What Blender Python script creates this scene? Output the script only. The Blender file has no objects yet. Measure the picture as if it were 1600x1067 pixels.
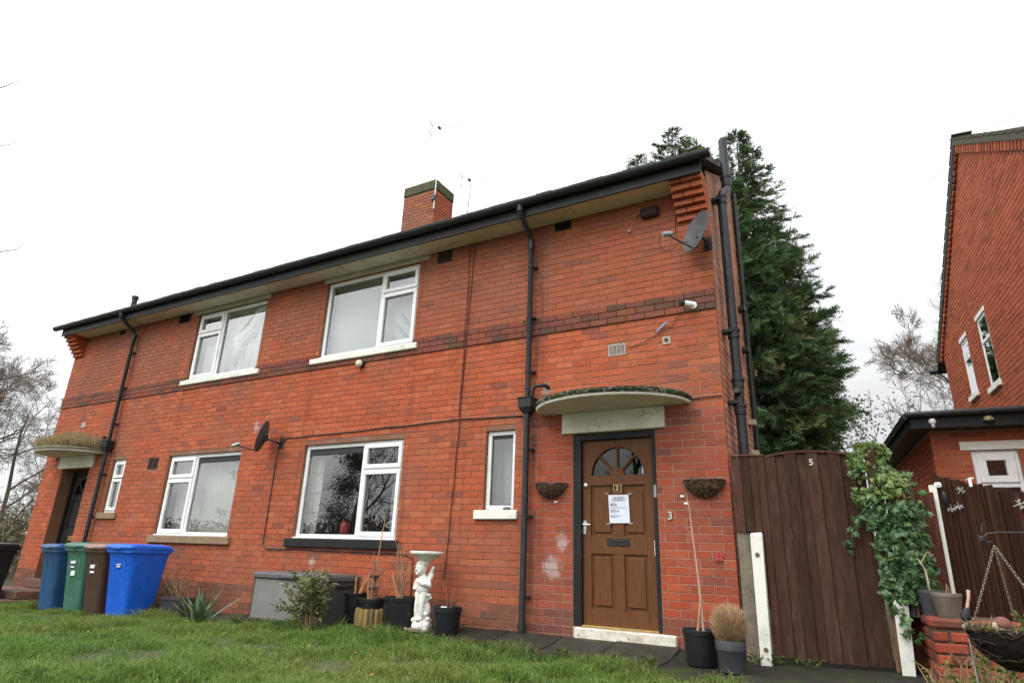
import bpy, math, random
import numpy as np
from mathutils import Vector, Matrix, noise as mnoise

random.seed(7)
SC = bpy.context.scene
COL = SC.collection
PI = math.pi
R = math.radians

# ------------------------------------------------------------------ camera, sky, sun, exposure
cam_d = bpy.data.cameras.new('camera')
cam = bpy.data.objects.new('camera', cam_d)
COL.objects.link(cam)
SC.camera = cam
cam_d.sensor_width = 36.0
cam_d.lens = 36.0 * 972.3 / 1600.0
cam_d.clip_start = 0.05
cam_d.clip_end = 900.0
YAW, PITCH, ROLL = R(29.918), R(19.188), R(2.0205)
fw = Vector((-math.sin(YAW) * math.cos(PITCH), math.cos(YAW) * math.cos(PITCH), math.sin(PITCH)))
rt = Vector((math.cos(YAW), math.sin(YAW), 0))
up = rt.cross(fw)
rt2 = math.cos(ROLL) * rt + math.sin(ROLL) * up
up2 = -math.sin(ROLL) * rt + math.cos(ROLL) * up
m3 = Matrix((rt2, up2, -fw)).transposed()
CAM = Vector((1.2744, -6.9096, 0.6618))
cam.matrix_world = Matrix.Translation(CAM) @ m3.to_4x4()

SUN_EL, SUN_AZ = 48.0, 205.0      # azimuth measured clockwise from +Y
w = bpy.data.worlds.new('World')
SC.world = w
w.use_nodes = True
nt = w.node_tree
nt.nodes.clear()
def WN(t, **k):
    n = nt.nodes.new(t)
    for a, b in k.items():
        setattr(n, a, b)
    return n
wl = nt.links.new
wo = WN('ShaderNodeOutputWorld'); bg = WN('ShaderNodeBackground')
sky = WN('ShaderNodeTexSky', sky_type='NISHITA', sun_disc=False)
sky.sun_elevation = R(SUN_EL); sky.sun_rotation = R(SUN_AZ); sky.dust_density = 4.0
hsv = WN('ShaderNodeHueSaturation'); hsv.inputs['Saturation'].default_value = 0.35; hsv.inputs['Value'].default_value = 1.0
wl(sky.outputs[0], hsv.inputs['Color'])
tc = WN('ShaderNodeTexCoord'); sx = WN('ShaderNodeSeparateXYZ')
wl(tc.outputs['Generated'], sx.inputs[0])
# overcast deck: zenith three times as bright as the horizon (CIE overcast sky)
mr = WN('ShaderNodeMapRange'); mr.inputs['From Min'].default_value = 0; mr.inputs['From Max'].default_value = 1
mr.inputs['To Min'].default_value = 8.0; mr.inputs['To Max'].default_value = 37.0
pw = WN('ShaderNodeMath', operation='POWER', use_clamp=True); pw.inputs[1].default_value = 1.35
mxz = WN('ShaderNodeMath', operation='MAXIMUM'); mxz.inputs[1].default_value = 0.0; wl(sx.outputs['Z'], mxz.inputs[0]); wl(mxz.outputs[0], pw.inputs[0])
wl(pw.outputs[0], mr.inputs['Value'])
mp = WN('ShaderNodeMapping'); mp.inputs['Scale'].default_value = (1.6, 1.6, 5.0)
wl(tc.outputs['Generated'], mp.inputs['Vector'])
nz = WN('ShaderNodeTexNoise'); nz.inputs['Scale'].default_value = 2.2; nz.inputs['Detail'].default_value = 5; nz.inputs['Roughness'].default_value = 0.55
wl(mp.outputs[0], nz.inputs['Vector'])
mr2 = WN('ShaderNodeMapRange'); mr2.inputs['From Min'].default_value = .3; mr2.inputs['From Max'].default_value = .7
mr2.inputs['To Min'].default_value = .80; mr2.inputs['To Max'].default_value = 1.22
wl(nz.outputs['Fac'], mr2.inputs['Value'])
mu = WN('ShaderNodeMath', operation='MULTIPLY'); wl(mr.outputs[0], mu.inputs[0]); wl(mr2.outputs[0], mu.inputs[1])
dt = WN('ShaderNodeVectorMath', operation='DOT_PRODUCT'); dt.inputs[1].default_value = (math.sin(R(SUN_AZ)), math.cos(R(SUN_AZ)), 0.0); wl(tc.outputs['Generated'], dt.inputs[0])
mr3 = WN('ShaderNodeMapRange', interpolation_type='SMOOTHSTEP'); mr3.inputs['From Min'].default_value = -.7; mr3.inputs['From Max'].default_value = 1.0; mr3.inputs['To Min'].default_value = .95; mr3.inputs['To Max'].default_value = 1.9
wl(dt.outputs['Value'], mr3.inputs['Value'])
mu2 = WN('ShaderNodeMath', operation='MULTIPLY'); wl(mu.outputs[0], mu2.inputs[0]); wl(mr3.outputs[0], mu2.inputs[1]); mu = mu2
cl = WN('ShaderNodeMix', data_type='RGBA', blend_type='MULTIPLY'); cl.inputs['Factor'].default_value = 1
cl.inputs['A'].default_value = (0.965, 0.985, 1.0, 1); wl(mu.outputs[0], cl.inputs['B'])
mx = WN('ShaderNodeMix', data_type='RGBA'); mx.inputs['Factor'].default_value = 0.88
wl(hsv.outputs[0], mx.inputs['A']); wl(cl.outputs['Result'], mx.inputs['B'])
wl(mx.outputs['Result'], bg.inputs['Color'])
bg.inputs['Strength'].default_value = 0.10
wl(bg.outputs[0], wo.inputs[0])

sl = bpy.data.lights.new('sun', 'SUN'); so = bpy.data.objects.new('sun', sl); COL.objects.link(so)
sl.energy = 1.2; sl.angle = R(25); sl.color = (1.0, 0.97, 0.92)
sd = Vector((math.sin(R(SUN_AZ)) * math.cos(R(SUN_EL)), math.cos(R(SUN_AZ)) * math.cos(R(SUN_EL)), math.sin(R(SUN_EL))))
so.rotation_euler = sd.to_track_quat('Z', 'Y').to_euler()
SC.view_settings.view_transform = 'Standard'
SC.view_settings.look = 'None'
SC.view_settings.exposure = -0.28
SC.view_settings.gamma = 1.0
SC.view_settings.use_curve_mapping = False

# ------------------------------------------------------------------ mesh helper
class MB:
    def __init__(s):
        s.v = []; s.f = []; s.c = []; s.mi = []; s.cur = (1, 1, 1); s.m = 0
    def add(s, vs, fs):
        b = len(s.v)
        s.v.extend([tuple(x) for x in vs]); s.c.extend([s.cur] * len(vs))
        for f in fs:
            s.f.append(tuple(i + b for i in f)); s.mi.append(s.m)
        return b
    def xf(s, M, start=0):
        for i in range(start, len(s.v)):
            s.v[i] = tuple(M @ Vector(s.v[i]))
    def box(s, x0, x1, y0, y1, z0, z1, bev=0.0, M=None):
        c = Vector(((x0 + x1) / 2, (y0 + y1) / 2, (z0 + z1) / 2)); h = (abs(x1 - x0) / 2, abs(y1 - y0) / 2, abs(z1 - z0) / 2)
        st = len(s.v)
        if bev <= 0:
            vs = [(c.x + a * h[0], c.y + b * h[1], c.z + d * h[2]) for a in (-1, 1) for b in (-1, 1) for d in (-1, 1)]
            s.add(vs, [(0, 1, 3, 2), (4, 6, 7, 5), (0, 4, 5, 1), (2, 3, 7, 6), (0, 2, 6, 4), (1, 5, 7, 3)])
        else:
            bev = min(bev, min(h) * .9)
            vs = []; idx = {}
            for a in (-1, 1):
                for b in (-1, 1):
                    for d in (-1, 1):
                        for k in range(3):
                            p = [a * h[0], b * h[1], d * h[2]]
                            for j in range(3):
                                if j != k:
                                    p[j] -= (a, b, d)[j] * bev
                            idx[(a, b, d, k)] = len(vs)
                            vs.append((c.x + p[0], c.y + p[1], c.z + p[2]))
            fs = []
            for k in range(3):
                o = [j for j in range(3) if j != k]
                for sg in (-1, 1):
                    q = []
                    for (u, w_) in ((-1, -1), (1, -1), (1, 1), (-1, 1)):
                        t = [0, 0, 0]; t[k] = sg; t[o[0]] = u; t[o[1]] = w_
                        q.append(idx[(t[0], t[1], t[2], k)])
                    fl = (sg > 0) == (k != 1)
                    fs.append(tuple(q) if fl else tuple(reversed(q)))
            for k in range(3):
                o = [j for j in range(3) if j != k]
                for u in (-1, 1):
                    for w_ in (-1, 1):
                        t0 = [0, 0, 0]; t0[o[0]] = u; t0[o[1]] = w_
                        ta = t0[:]; ta[k] = -1; tb = t0[:]; tb[k] = 1
                        fs.append((idx[(*ta, o[0])], idx[(*tb, o[0])], idx[(*tb, o[1])], idx[(*ta, o[1])]))
            for a in (-1, 1):
                for b in (-1, 1):
                    for d in (-1, 1):
                        fs.append((idx[(a, b, d, 0)], idx[(a, b, d, 1)], idx[(a, b, d, 2)]))
            s.add(vs, fs)
        if M is not None:
            s.xf(M, st)
        return st
    def tube(s, pts, r, n=8, cap=True, flat=None):
        pts = [Vector(p) for p in pts]
        if not hasattr(r, '__len__'):
            r = [r] * len(pts)
        t0 = (pts[1] - pts[0]).normalized()
        a = Vector((0, 0, 1)) if abs(t0.z) < .9 else Vector((1, 0, 0))
        u = t0.cross(a).normalized()
        vs = []
        for i, p in enumerate(pts):
            if i == 0: t = t0
            elif i == len(pts) - 1: t = (pts[i] - pts[i - 1])
            else: t = (pts[i + 1] - pts[i - 1])
            if t.length < 1e-9: t = t0
            t = t.normalized()
            u = (u - t * u.dot(t))
            if u.length < 1e-6: u = t.orthogonal()
            u.normalize(); w_ = t.cross(u)
            for k in range(n):
                an = 2 * PI * k / n
                vs.append(p + u * (math.cos(an) * r[i]) + w_ * (math.sin(an) * r[i]))
        fs = []
        for i in range(len(pts) - 1):
            for k in range(n):
                k2 = (k + 1) % n
                fs.append((i * n + k, i * n + k2, (i + 1) * n + k2, (i + 1) * n + k))
        if cap:
            fs.append(tuple(reversed(range(n)))); fs.append(tuple(range((len(pts) - 1) * n, len(pts) * n)))
        return s.add(vs, fs)
    def lathe(s, prof, n=20, c=(0, 0, 0), M=None, sy=1.0):
        vs = []
        for r, z in prof:
            for k in range(n):
                an = 2 * PI * k / n
                vs.append((c[0] + r * math.cos(an), c[1] + r * math.sin(an) * sy, c[2] + z))
        fs = []
        for i in range(len(prof) - 1):
            for k in range(n):
                k2 = (k + 1) % n
                fs.append((i * n + k, i * n + k2, (i + 1) * n + k2, (i + 1) * n + k))
        if prof[0][0] > 1e-4: fs.append(tuple(reversed(range(n))))
        if prof[-1][0] > 1e-4: fs.append(tuple(range((len(prof) - 1) * n, len(prof) * n)))
        st = s.add(vs, fs)
        if M is not None: s.xf(M, st)
        return st
    def prism(s, poly, a0, a1, plane='xz'):
        """extrude a 2-D polygon; plane xz -> along y, xy -> along z, yz -> along x"""
        n = len(poly)
        def P(p, a):
            if plane == 'xz': return (p[0], a, p[1])
            if plane == 'xy': return (p[0], p[1], a)
            return (a, p[0], p[1])
        vs = [P(p, a0) for p in poly] + [P(p, a1) for p in poly]
        fs = [tuple(range(n)), tuple(reversed(range(n, 2 * n)))]
        for i in range(n):
            j = (i + 1) % n
            fs.append((i, i + n, j + n, j))
        return s.add(vs, fs)
    def loft(s, rings, cap=True):
        n = len(rings[0]); vs = [p for r in rings for p in r]; fs = []
        for i in range(len(rings) - 1):
            for k in range(n):
                k2 = (k + 1) % n
                fs.append((i * n + k, i * n + k2, (i + 1) * n + k2, (i + 1) * n + k))
        if cap:
            fs.append(tuple(reversed(range(n)))); fs.append(tuple(range((len(rings) - 1) * n, len(rings) * n)))
        return s.add(vs, fs)
    def mesh(s, name, mats, smooth=False, off=None, fix=True):
        me = bpy.data.meshes.new(name)
        v = s.v if off is None else [(a - off[0], b - off[1], c - off[2]) for a, b, c in s.v]
        me.from_pydata(v, [], s.f)
        if not isinstance(mats, (list, tuple)): mats = [mats]
        for m in mats: me.materials.append(m)
        if any(s.mi): me.polygons.foreach_set('material_index', s.mi)
        if any(c != (1, 1, 1) for c in s.c):
            at = me.color_attributes.new('tint', 'FLOAT_COLOR', 'POINT')
            at.data.foreach_set('color', [x for c in s.c for x in (c[0], c[1], c[2], 1.0)])
        if fix:
            import bmesh
            bm = bmesh.new(); bm.from_mesh(me)
            bmesh.ops.recalc_face_normals(bm, faces=bm.faces)
            bm.to_mesh(me); bm.free()
        if smooth:
            me.polygons.foreach_set('use_smooth', [True] * len(me.polygons))
            try: me.set_sharp_from_angle(angle=R(38))
            except Exception: pass
        me.update()
        return me
    def build(s, name, mats, parent=None, smooth=False, world=True, fix=True):
        """vertices are world coordinates when world=True (parent chain unrotated)"""
        off = None
        if world and parent is not None:
            off = wloc(parent)
        o = bpy.data.objects.new(name, s.mesh(name, mats, smooth, off, fix))
        COL.objects.link(o)
        if parent is not None: o.parent = parent
        return o

def wloc(o):
    l = Vector((0, 0, 0))
    while o is not None:
        l += o.location; o = o.parent
    return l

def thing(name, label, cat, loc=(0, 0, 0), rz=0.0, group=None):
    o = bpy.data.objects.new(name, None); COL.objects.link(o)
    o.location = loc; o.rotation_euler = (0, 0, rz); o.empty_display_size = .1
    return tag(o, label, cat, group)

def tag(o, label=None, cat=None, group=None, kind=None):
    if label: o['label'] = label
    if cat: o['category'] = cat
    if group: o['group'] = group
    if kind: o['kind'] = kind
    return o

def inst(name, me, parent, loc, rot=(0, 0, 0), sc=(1, 1, 1), color=None):
    o = bpy.data.objects.new(name, me); COL.objects.link(o)
    o.parent = parent; o.location = loc; o.rotation_euler = rot; o.scale = sc
    if color: o.color = (*color, 1)
    return o

def text_mesh(txt, size, depth, mat, name):
    cu = bpy.data.curves.new(name, 'FONT'); cu.body = txt; cu.size = size; cu.extrude = depth
    cu.align_x = 'CENTER'; cu.align_y = 'CENTER'; cu.offset = size * .015
    t = bpy.data.objects.new(name, cu); COL.objects.link(t)
    bpy.context.view_layer.update()
    me = bpy.data.meshes.new_from_object(t.evaluated_get(bpy.context.evaluated_depsgraph_get()))
    bpy.data.objects.remove(t)
    me.materials.clear(); me.materials.append(mat); me.name = name
    return me

# ------------------------------------------------------------------ materials
def newmat(name):
    m = bpy.data.materials.new(name); m.use_nodes = True
    t = m.node_tree; b = t.nodes['Principled BSDF']
    return m, t, b

def mat(name, col, rough=.6, col2=None, scale=8.0, detail=4, lo=.4, hi=.65, bump=0.0, bscale=60.0, metal=0.0, spec=.5,
        tint=None, stretch=None, col3=None, scale3=2.0, lo3=.5, hi3=.7, transm=0.0):
    """principled with a noise mix of two colours, an optional patchy third colour, and bump.
    tint: None | 'obj' (object colour) | 'attr' (vertex colour) multiplies the base colour"""
    m, t, b = newmat(name); L = t.links.new; N = t.nodes.new
    b.inputs['Roughness'].default_value = rough; b.inputs['Metallic'].default_value = metal
    b.inputs['Specular IOR Level'].default_value = spec
    co = N('ShaderNodeTexCoord'); vec = co.outputs['Object']
    ge = N('ShaderNodeNewGeometry'); vec = ge.outputs['Position']
    if stretch:
        mp = N('ShaderNodeMapping'); mp.inputs['Scale'].default_value = stretch; L(vec, mp.inputs[0]); vec = mp.outputs[0]
    cur = None
    if col2 is not None:
        n = N('ShaderNodeTexNoise'); n.inputs['Scale'].default_value = scale; n.inputs['Detail'].default_value = detail; n.inputs['Roughness'].default_value = .6
        L(vec, n.inputs['Vector'])
        r = N('ShaderNodeMapRange'); r.inputs['From Min'].default_value = lo; r.inputs['From Max'].default_value = hi; L(n.outputs['Fac'], r.inputs['Value'])
        x = N('ShaderNodeMix'); x.data_type = 'RGBA'
        x.inputs['A'].default_value = (*col, 1); x.inputs['B'].default_value = (*col2, 1); L(r.outputs[0], x.inputs['Factor'])
        cur = x.outputs['Result']
    if col3 is not None:
        n = N('ShaderNodeTexNoise'); n.inputs['Scale'].default_value = scale3; n.inputs['Detail'].default_value = 6; n.inputs['Roughness'].default_value = .65
        L(vec, n.inputs['Vector'])
        r = N('ShaderNodeMapRange'); r.inputs['From Min'].default_value = lo3; r.inputs['From Max'].default_value = hi3; L(n.outputs['Fac'], r.inputs['Value'])
        x = N('ShaderNodeMix'); x.data_type = 'RGBA'; x.inputs['A'].default_value = (*col, 1)
        if cur: L(cur, x.inputs['A'])
        x.inputs['B'].default_value = (*col3, 1); L(r.outputs[0], x.inputs['Factor']); cur = x.outputs['Result']
    if tint:
        if tint == 'obj':
            a = N('ShaderNodeObjectInfo'); tc_ = a.outputs['Color']
        else:
            a = N('ShaderNodeAttribute'); a.attribute_name = 'tint'; tc_ = a.outputs['Color']
        x = N('ShaderNodeMix'); x.data_type = 'RGBA'; x.blend_type = 'MULTIPLY'; x.inputs['Factor'].default_value = 1
        x.inputs['A'].default_value = (*col, 1)
        if cur: L(cur, x.inputs['A'])
        L(tc_, x.inputs['B']); cur = x.outputs['Result']
    if cur: L(cur, b.inputs['Base Color'])
    else: b.inputs['Base Color'].default_value = (*col, 1)
    if bump > 0:
        n = N('ShaderNodeTexNoise'); n.inputs['Scale'].default_value = bscale; n.inputs['Detail'].default_value = 5; L(vec, n.inputs['Vector'])
        bp = N('ShaderNodeBump'); bp.inputs['Strength'].default_value = bump; bp.inputs['Distance'].default_value = .01
        L(n.outputs['Fac'], bp.inputs['Height']); L(bp.outputs[0], b.inputs['Normal'])
    return m

def leafmat(name, trans=.25, rough=.5, spec=.3):
    m, t, b = newmat(name); L = t.links.new; N = t.nodes.new
    a = N('ShaderNodeAttribute'); a.attribute_name = 'tint'
    n = N('ShaderNodeTexNoise'); n.inputs['Scale'].default_value = 9; ge = N('ShaderNodeNewGeometry'); L(ge.outputs['Position'], n.inputs['Vector'])
    r = N('ShaderNodeMapRange'); r.inputs['To Min'].default_value = .75; r.inputs['To Max'].default_value = 1.25; L(n.outputs['Fac'], r.inputs['Value'])
    x = N('ShaderNodeMix'); x.data_type = 'RGBA'; x.blend_type = 'MULTIPLY'; x.inputs['Factor'].default_value = 1
    L(a.outputs['Color'], x.inputs['A']); L(r.outputs[0], x.inputs['B'])
    L(x.outputs['Result'], b.inputs['Base Color']); b.inputs['Roughness'].default_value = rough; b.inputs['Specular IOR Level'].default_value = spec
    tr = N('ShaderNodeBsdfTranslucent'); L(x.outputs['Result'], tr.inputs['Color'])
    mxs = N('ShaderNodeMixShader'); mxs.inputs[0].default_value = trans
    L(b.outputs[0], mxs.inputs[1]); L(tr.outputs[0], mxs.inputs[2]); L(mxs.outputs[0], t.nodes['Material Output'].inputs[0])
    return m

def glassmat(name, tintc=(.88, .92, .9), boost=1.2):
    m, t, b = newmat(name); L = t.links.new; N = t.nodes.new
    t.nodes.remove(b)
    tr = N('ShaderNodeBsdfTransparent'); tr.inputs[0].default_value = (*[c_ ** .5 for c_ in tintc], 1)
    gl = N('ShaderNodeBsdfGlossy'); gl.inputs['Roughness'].default_value = 0.012
    fr = N('ShaderNodeFresnel'); fr.inputs['IOR'].default_value = 1.52
    # the four surfaces of a double glazed unit together reflect nearly four times what one does; inner sides are left out
    mth = N('ShaderNodeMath'); mth.operation = 'MULTIPLY'; mth.inputs[1].default_value = 3.6 * boost; mth.use_clamp = True; L(fr.outputs[0], mth.inputs[0])
    gb_ = N('ShaderNodeNewGeometry'); iv = N('ShaderNodeMath'); iv.operation = 'SUBTRACT'; iv.inputs[0].default_value = 1.0; L(gb_.outputs['Backfacing'], iv.inputs[1])
    m2_ = N('ShaderNodeMath'); m2_.operation = 'MULTIPLY'; L(mth.outputs[0], m2_.inputs[0]); L(iv.outputs[0], m2_.inputs[1]); mth = m2_
    n = N('ShaderNodeTexNoise'); n.inputs['Scale'].default_value = 1.6; ge = N('ShaderNodeNewGeometry'); L(ge.outputs['Position'], n.inputs['Vector'])
    bp = N('ShaderNodeBump'); bp.inputs['Strength'].default_value = .02; bp.inputs['Distance'].default_value = .02
    L(n.outputs['Fac'], bp.inputs['Height']); L(bp.outputs[0], gl.inputs['Normal'])
    mxs = N('ShaderNodeMixShader'); L(mth.outputs[0], mxs.inputs[0]); L(tr.outputs[0], mxs.inputs[1]); L(gl.outputs[0], mxs.inputs[2])
    L(mxs.outputs[0], t.nodes['Material Output'].inputs[0])
    return m

def brickmat(name, src):
    m, t, b = newmat(name); L = t.links.new; N = t.nodes.new
    if src == 'obj': a = N('ShaderNodeObjectInfo')
    else:
        a = N('ShaderNodeAttribute'); a.attribute_name = 'tint'
    ge = N('ShaderNodeNewGeometry'); pos = ge.outputs['Position']
    def noise(sc, det, lo, hi, t0, t1):
        n = N('ShaderNodeTexNoise'); n.inputs['Scale'].default_value = sc; n.inputs['Detail'].default_value = det; n.inputs['Roughness'].default_value = .62
        L(pos, n.inputs['Vector'])
        r = N('ShaderNodeMapRange'); r.inputs['From Min'].default_value = lo; r.inputs['From Max'].default_value = hi
        r.inputs['To Min'].default_value = t0; r.inputs['To Max'].default_value = t1; L(n.outputs['Fac'], r.inputs['Value'])
        return r.outputs[0], n
    def mulc(c, f):
        x = N('ShaderNodeMix'); x.data_type = 'RGBA'; x.blend_type = 'MULTIPLY'; x.inputs['Factor'].default_value = 1
        L(c, x.inputs['A']); L(f, x.inputs['B']); return x.outputs['Result']
    def mixc(c, colr, f):
        x = N('ShaderNodeMix'); x.data_type = 'RGBA'; L(c, x.inputs['A']); x.inputs['B'].default_value = (*colr, 1); L(f, x.inputs['Factor']); return x.outputs['Result']
    f1, n1 = noise(55, 5, .3, .7, .8, 1.18)
    c = mulc(a.outputs['Color'], f1)
    f2, _ = noise(7, 5, .48, .78, 0, .5)         # brown weathering inside and across bricks
    c = mixc(c, (.17, .055, .034), f2)
    f4, _ = noise(1.3, 7, .46, .74, 0, .16)       # dusty bleached areas
    c = mixc(c, (.36, .150, .088), f4)
    f3, _ = noise(22, 6, .62, .8, 0, .35)         # dusty lime specks
    c = mixc(c, (.42, .27, .22), f3)
    # rusty black water stains that run down beside the drainpipes and below the sill ends
    sp_ = N('ShaderNodeSeparateXYZ'); L(pos, sp_.inputs[0])
    stn = N('ShaderNodeMapping'); stn.inputs['Scale'].default_value = (9, 9, 1.1); L(pos, stn.inputs[0])
    ns_ = N('ShaderNodeTexNoise'); ns_.inputs['Scale'].default_value = 1.5; ns_.inputs['Detail'].default_value = 6; L(stn.outputs[0], ns_.inputs['Vector'])
    rs_ = N('ShaderNodeMapRange'); rs_.inputs['From Min'].default_value = .42; rs_.inputs['From Max'].default_value = .68; L(ns_.outputs['Fac'], rs_.inputs['Value'])
    for (sx_, wd_, am_) in ((-2.30, .17, .85), (-11.74, .2, .7), (-6.45, .10, .5), (-4.36, .10, .5), (-3.45, .3, .35), (-9.85, .12, .5)):
        d_ = N('ShaderNodeMath'); d_.operation = 'SUBTRACT'; L(sp_.outputs['X'], d_.inputs[0]); d_.inputs[1].default_value = sx_
        a_ = N('ShaderNodeMath'); a_.operation = 'ABSOLUTE'; L(d_.outputs[0], a_.inputs[0])
        r_ = N('ShaderNodeMapRange'); r_.inputs['From Min'].default_value = wd_; r_.inputs['From Max'].default_value = .02; r_.inputs['To Min'].default_value = 0; r_.inputs['To Max'].default_value = am_; L(a_.outputs[0], r_.inputs['Value'])
        m_ = N('ShaderNodeMath'); m_.operation = 'MULTIPLY'; L(r_.outputs[0], m_.inputs[0]); L(rs_.outputs[0], m_.inputs[1])
        c = mixc(c, (.085, .032, .024), m_.outputs[0])
    # lime bloom left where things were taken off the wall
    for (cx, cz, rad) in ((-2.06, .58, .17), (-1.93, .86, .12), (-2.17, 2.70, .12), (-5.9, .52, .10), (-1.25, .02, .01), (-7.6, 2.6, .12), (-5.6, 4.3, .09)):
        vm = N('ShaderNodeVectorMath'); vm.operation = 'DISTANCE'; L(pos, vm.inputs[0]); vm.inputs[1].default_value = (cx, 0, cz)
        r = N('ShaderNodeMapRange'); r.inputs['From Min'].default_value = 0; r.inputs['From Max'].default_value = rad * 1.5
        r.inputs['To Min'].default_value = .55; r.inputs['To Max'].default_value = 0; L(vm.outputs['Value'], r.inputs['Value'])
        n = N('ShaderNodeTexNoise'); n.inputs['Scale'].default_value = 9; n.inputs['Detail'].default_value = 9; n.inputs['Roughness'].default_value = .68; L(pos, n.inputs['Vector'])
        ad = N('ShaderNodeMath'); ad.operation = 'ADD'; L(r.outputs[0], ad.inputs[0]); L(n.outputs['Fac'], ad.inputs[1])
        mm = N('ShaderNodeMapRange'); mm.inputs['From Min'].default_value = .74; mm.inputs['From Max'].default_value = .95; L(ad.outputs[0], mm.inputs['Value'])
        m2 = N('ShaderNodeMath'); m2.operation = 'MULTIPLY'; L(mm.outputs[0], m2.inputs[0]); m2.inputs[1].default_value = .52
        c = mixc(c, (.5, .46, .45), m2.outputs[0])
    L(c, b.inputs['Base Color']); b.inputs['Roughness'].default_value = .88; b.inputs['Specular IOR Level'].default_value = .25
    bp = N('ShaderNodeBump'); bp.inputs['Strength'].default_value = .5; bp.inputs['Distance'].default_value = .004
    L(n1.outputs['Fac'], bp.inputs['Height']); L(bp.outputs[0], b.inputs['Normal'])
    return m

M = {}
M['brick'] = brickmat('brick_single', 'obj')
M['brickj'] = brickmat('brick_joined', 'attr')
def mortar():
    m, t, b = newmat('mortar'); L = t.links.new; N = t.nodes.new
    ge = N('ShaderNodeNewGeometry'); s = N('ShaderNodeSeparateXYZ'); L(ge.outputs['Position'], s.inputs[0])
    n = N('ShaderNodeTexNoise'); n.inputs['Scale'].default_value = 3; n.inputs['Detail'].default_value = 6; L(ge.outputs['Position'], n.inputs['Vector'])
    n2 = N('ShaderNodeTexNoise'); n2.inputs['Scale'].default_value = 40; n2.inputs['Detail'].default_value = 4; L(ge.outputs['Position'], n2.inputs['Vector'])
    # the entrance end was repointed in pale cement
    a = N('ShaderNodeMath'); a.operation = 'ADD'; L(s.outputs['X'], a.inputs[0]); L(n.outputs['Fac'], a.inputs[1])
    r1 = N('ShaderNodeMapRange'); r1.inputs['From Min'].default_value = -2.3; r1.inputs['From Max'].default_value = -1.5; L(a.outputs[0], r1.inputs['Value'])
    r2 = N('ShaderNodeMapRange'); r2.inputs['From Min'].default_value = 3.4; r2.inputs['From Max'].default_value = 2.2; L(s.outputs['Z'], r2.inputs['Value'])
    mm = N('ShaderNodeMath'); mm.operation = 'MULTIPLY'; L(r1.outputs[0], mm.inputs[0]); L(r2.outputs[0], mm.inputs[1])
    x = N('ShaderNodeMix'); x.data_type = 'RGBA'; x.inputs['A'].default_value = (.205, .092, .053, 1); x.inputs['B'].default_value = (.36, .27, .205, 1)
    sub = N('ShaderNodeMath'); sub.operation = 'MULTIPLY'; L(mm.outputs[0], sub.inputs[0]); L(n2.outputs['Fac'], sub.inputs[1])
    s2 = N('ShaderNodeMath'); s2.operation = 'MULTIPLY'; L(sub.outputs[0], s2.inputs[0]); s2.inputs[1].default_value = 1.7; s2.use_clamp = True
    L(s2.outputs[0], x.inputs['Factor'])
    r3 = N('ShaderNodeMapRange'); r3.inputs['From Min'].default_value = .52; r3.inputs['From Max'].default_value = .7; r3.inputs['To Max'].default_value = .55; L(n.outputs['Fac'], r3.inputs['Value'])
    y = N('ShaderNodeMix'); y.data_type = 'RGBA'; L(x.outputs['Result'], y.inputs['A']); y.inputs['B'].default_value = (.26, .20, .15, 1); L(r3.outputs[0], y.inputs['Factor'])
    L(y.outputs['Result'], b.inputs['Base Color']); b.inputs['Roughness'].default_value = .95
    bp = N('ShaderNodeBump'); bp.inputs['Strength'].default_value = .6; bp.inputs['Distance'].default_value = .004; L(n2.outputs['Fac'], bp.inputs['Height']); L(bp.outputs[0], b.inputs['Normal'])
    return m
M['mortar'] = mortar()
M['upvc'] = mat('white_upvc', (.78, .78, .77), .32, (.62, .62, .60), 5, lo=.5, hi=.8)
M['whitepaint'] = mat('white_masonry_paint', (.72, .71, .64), .75, (.52, .50, .42), 6, lo=.5, hi=.75, bump=.4, bscale=70)
M['dirtywhite'] = mat('weathered_cream_paint', (.46, .42, .33), .7, (.30, .27, .19), 3.5, lo=.4, hi=.7, bump=.2, col3=(.15, .14, .09), scale3=5, lo3=.62, hi3=.75)
M['canopyunder'] = mat('cream_painted_concrete', (.70, .67, .58), .8, (.58, .55, .46), 4, bump=.35, bscale=50, col3=(.40, .38, .28), scale3=9, lo3=.58, hi3=.72)
M['canopyedge'] = mat('mossy_canopy_edge', (.30, .27, .20), .95, (.022, .024, .015), 26, detail=9, lo=.30, hi=.50, bump=1.0, bscale=60, col3=(.04, .05, .016), scale3=8, lo3=.50, hi3=.60, spec=.15)
M['soffit'] = mat('soffit_board', (.60, .54, .41), .65, (.50, .44, .32), 2.0, lo=.4, hi=.7, col3=(.27, .21, .13), scale3=5, lo3=.56, hi3=.72)
M['blackpl'] = mat('black_plastic', (.017, .018, .020), .45, (.03, .031, .033), 10, lo=.45, hi=.7, spec=.3)
M['blackpaint'] = mat('black_paint', (.012, .012, .013), .55, (.03, .027, .025), 9, lo=.5, hi=.8, bump=.25, bscale=60, spec=.25)
M['roof'] = mat('roof_tile', (.06, .05, .045), .85, (.045, .05, .025), 5, bump=.5, bscale=30)
M['brownpaint'] = mat('brown_sill_paint', (.26, .17, .095), .6, (.20, .13, .07), 7, bump=.2)
M['timberdoor'] = mat('brown_varnished_wood', (.138, .054, .020), .5, (.102, .039, .015), 5, lo=.35, hi=.7, spec=.2, bump=.12, bscale=90, stretch=(6, 6, 1), col3=(.155, .062, .028), scale3=3, lo3=.55, hi3=.75)
M['darkdoor'] = mat('dark_grey_door', (.030, .027, .026), .5, (.02, .018, .018), 6, spec=.25)
M['metal'] = mat('brushed_steel', (.62, .62, .60), .3, metal=1.0)
M['brass'] = mat('brass', (.68, .48, .16), .35, (.5, .36, .13), 20, metal=.9)
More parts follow.
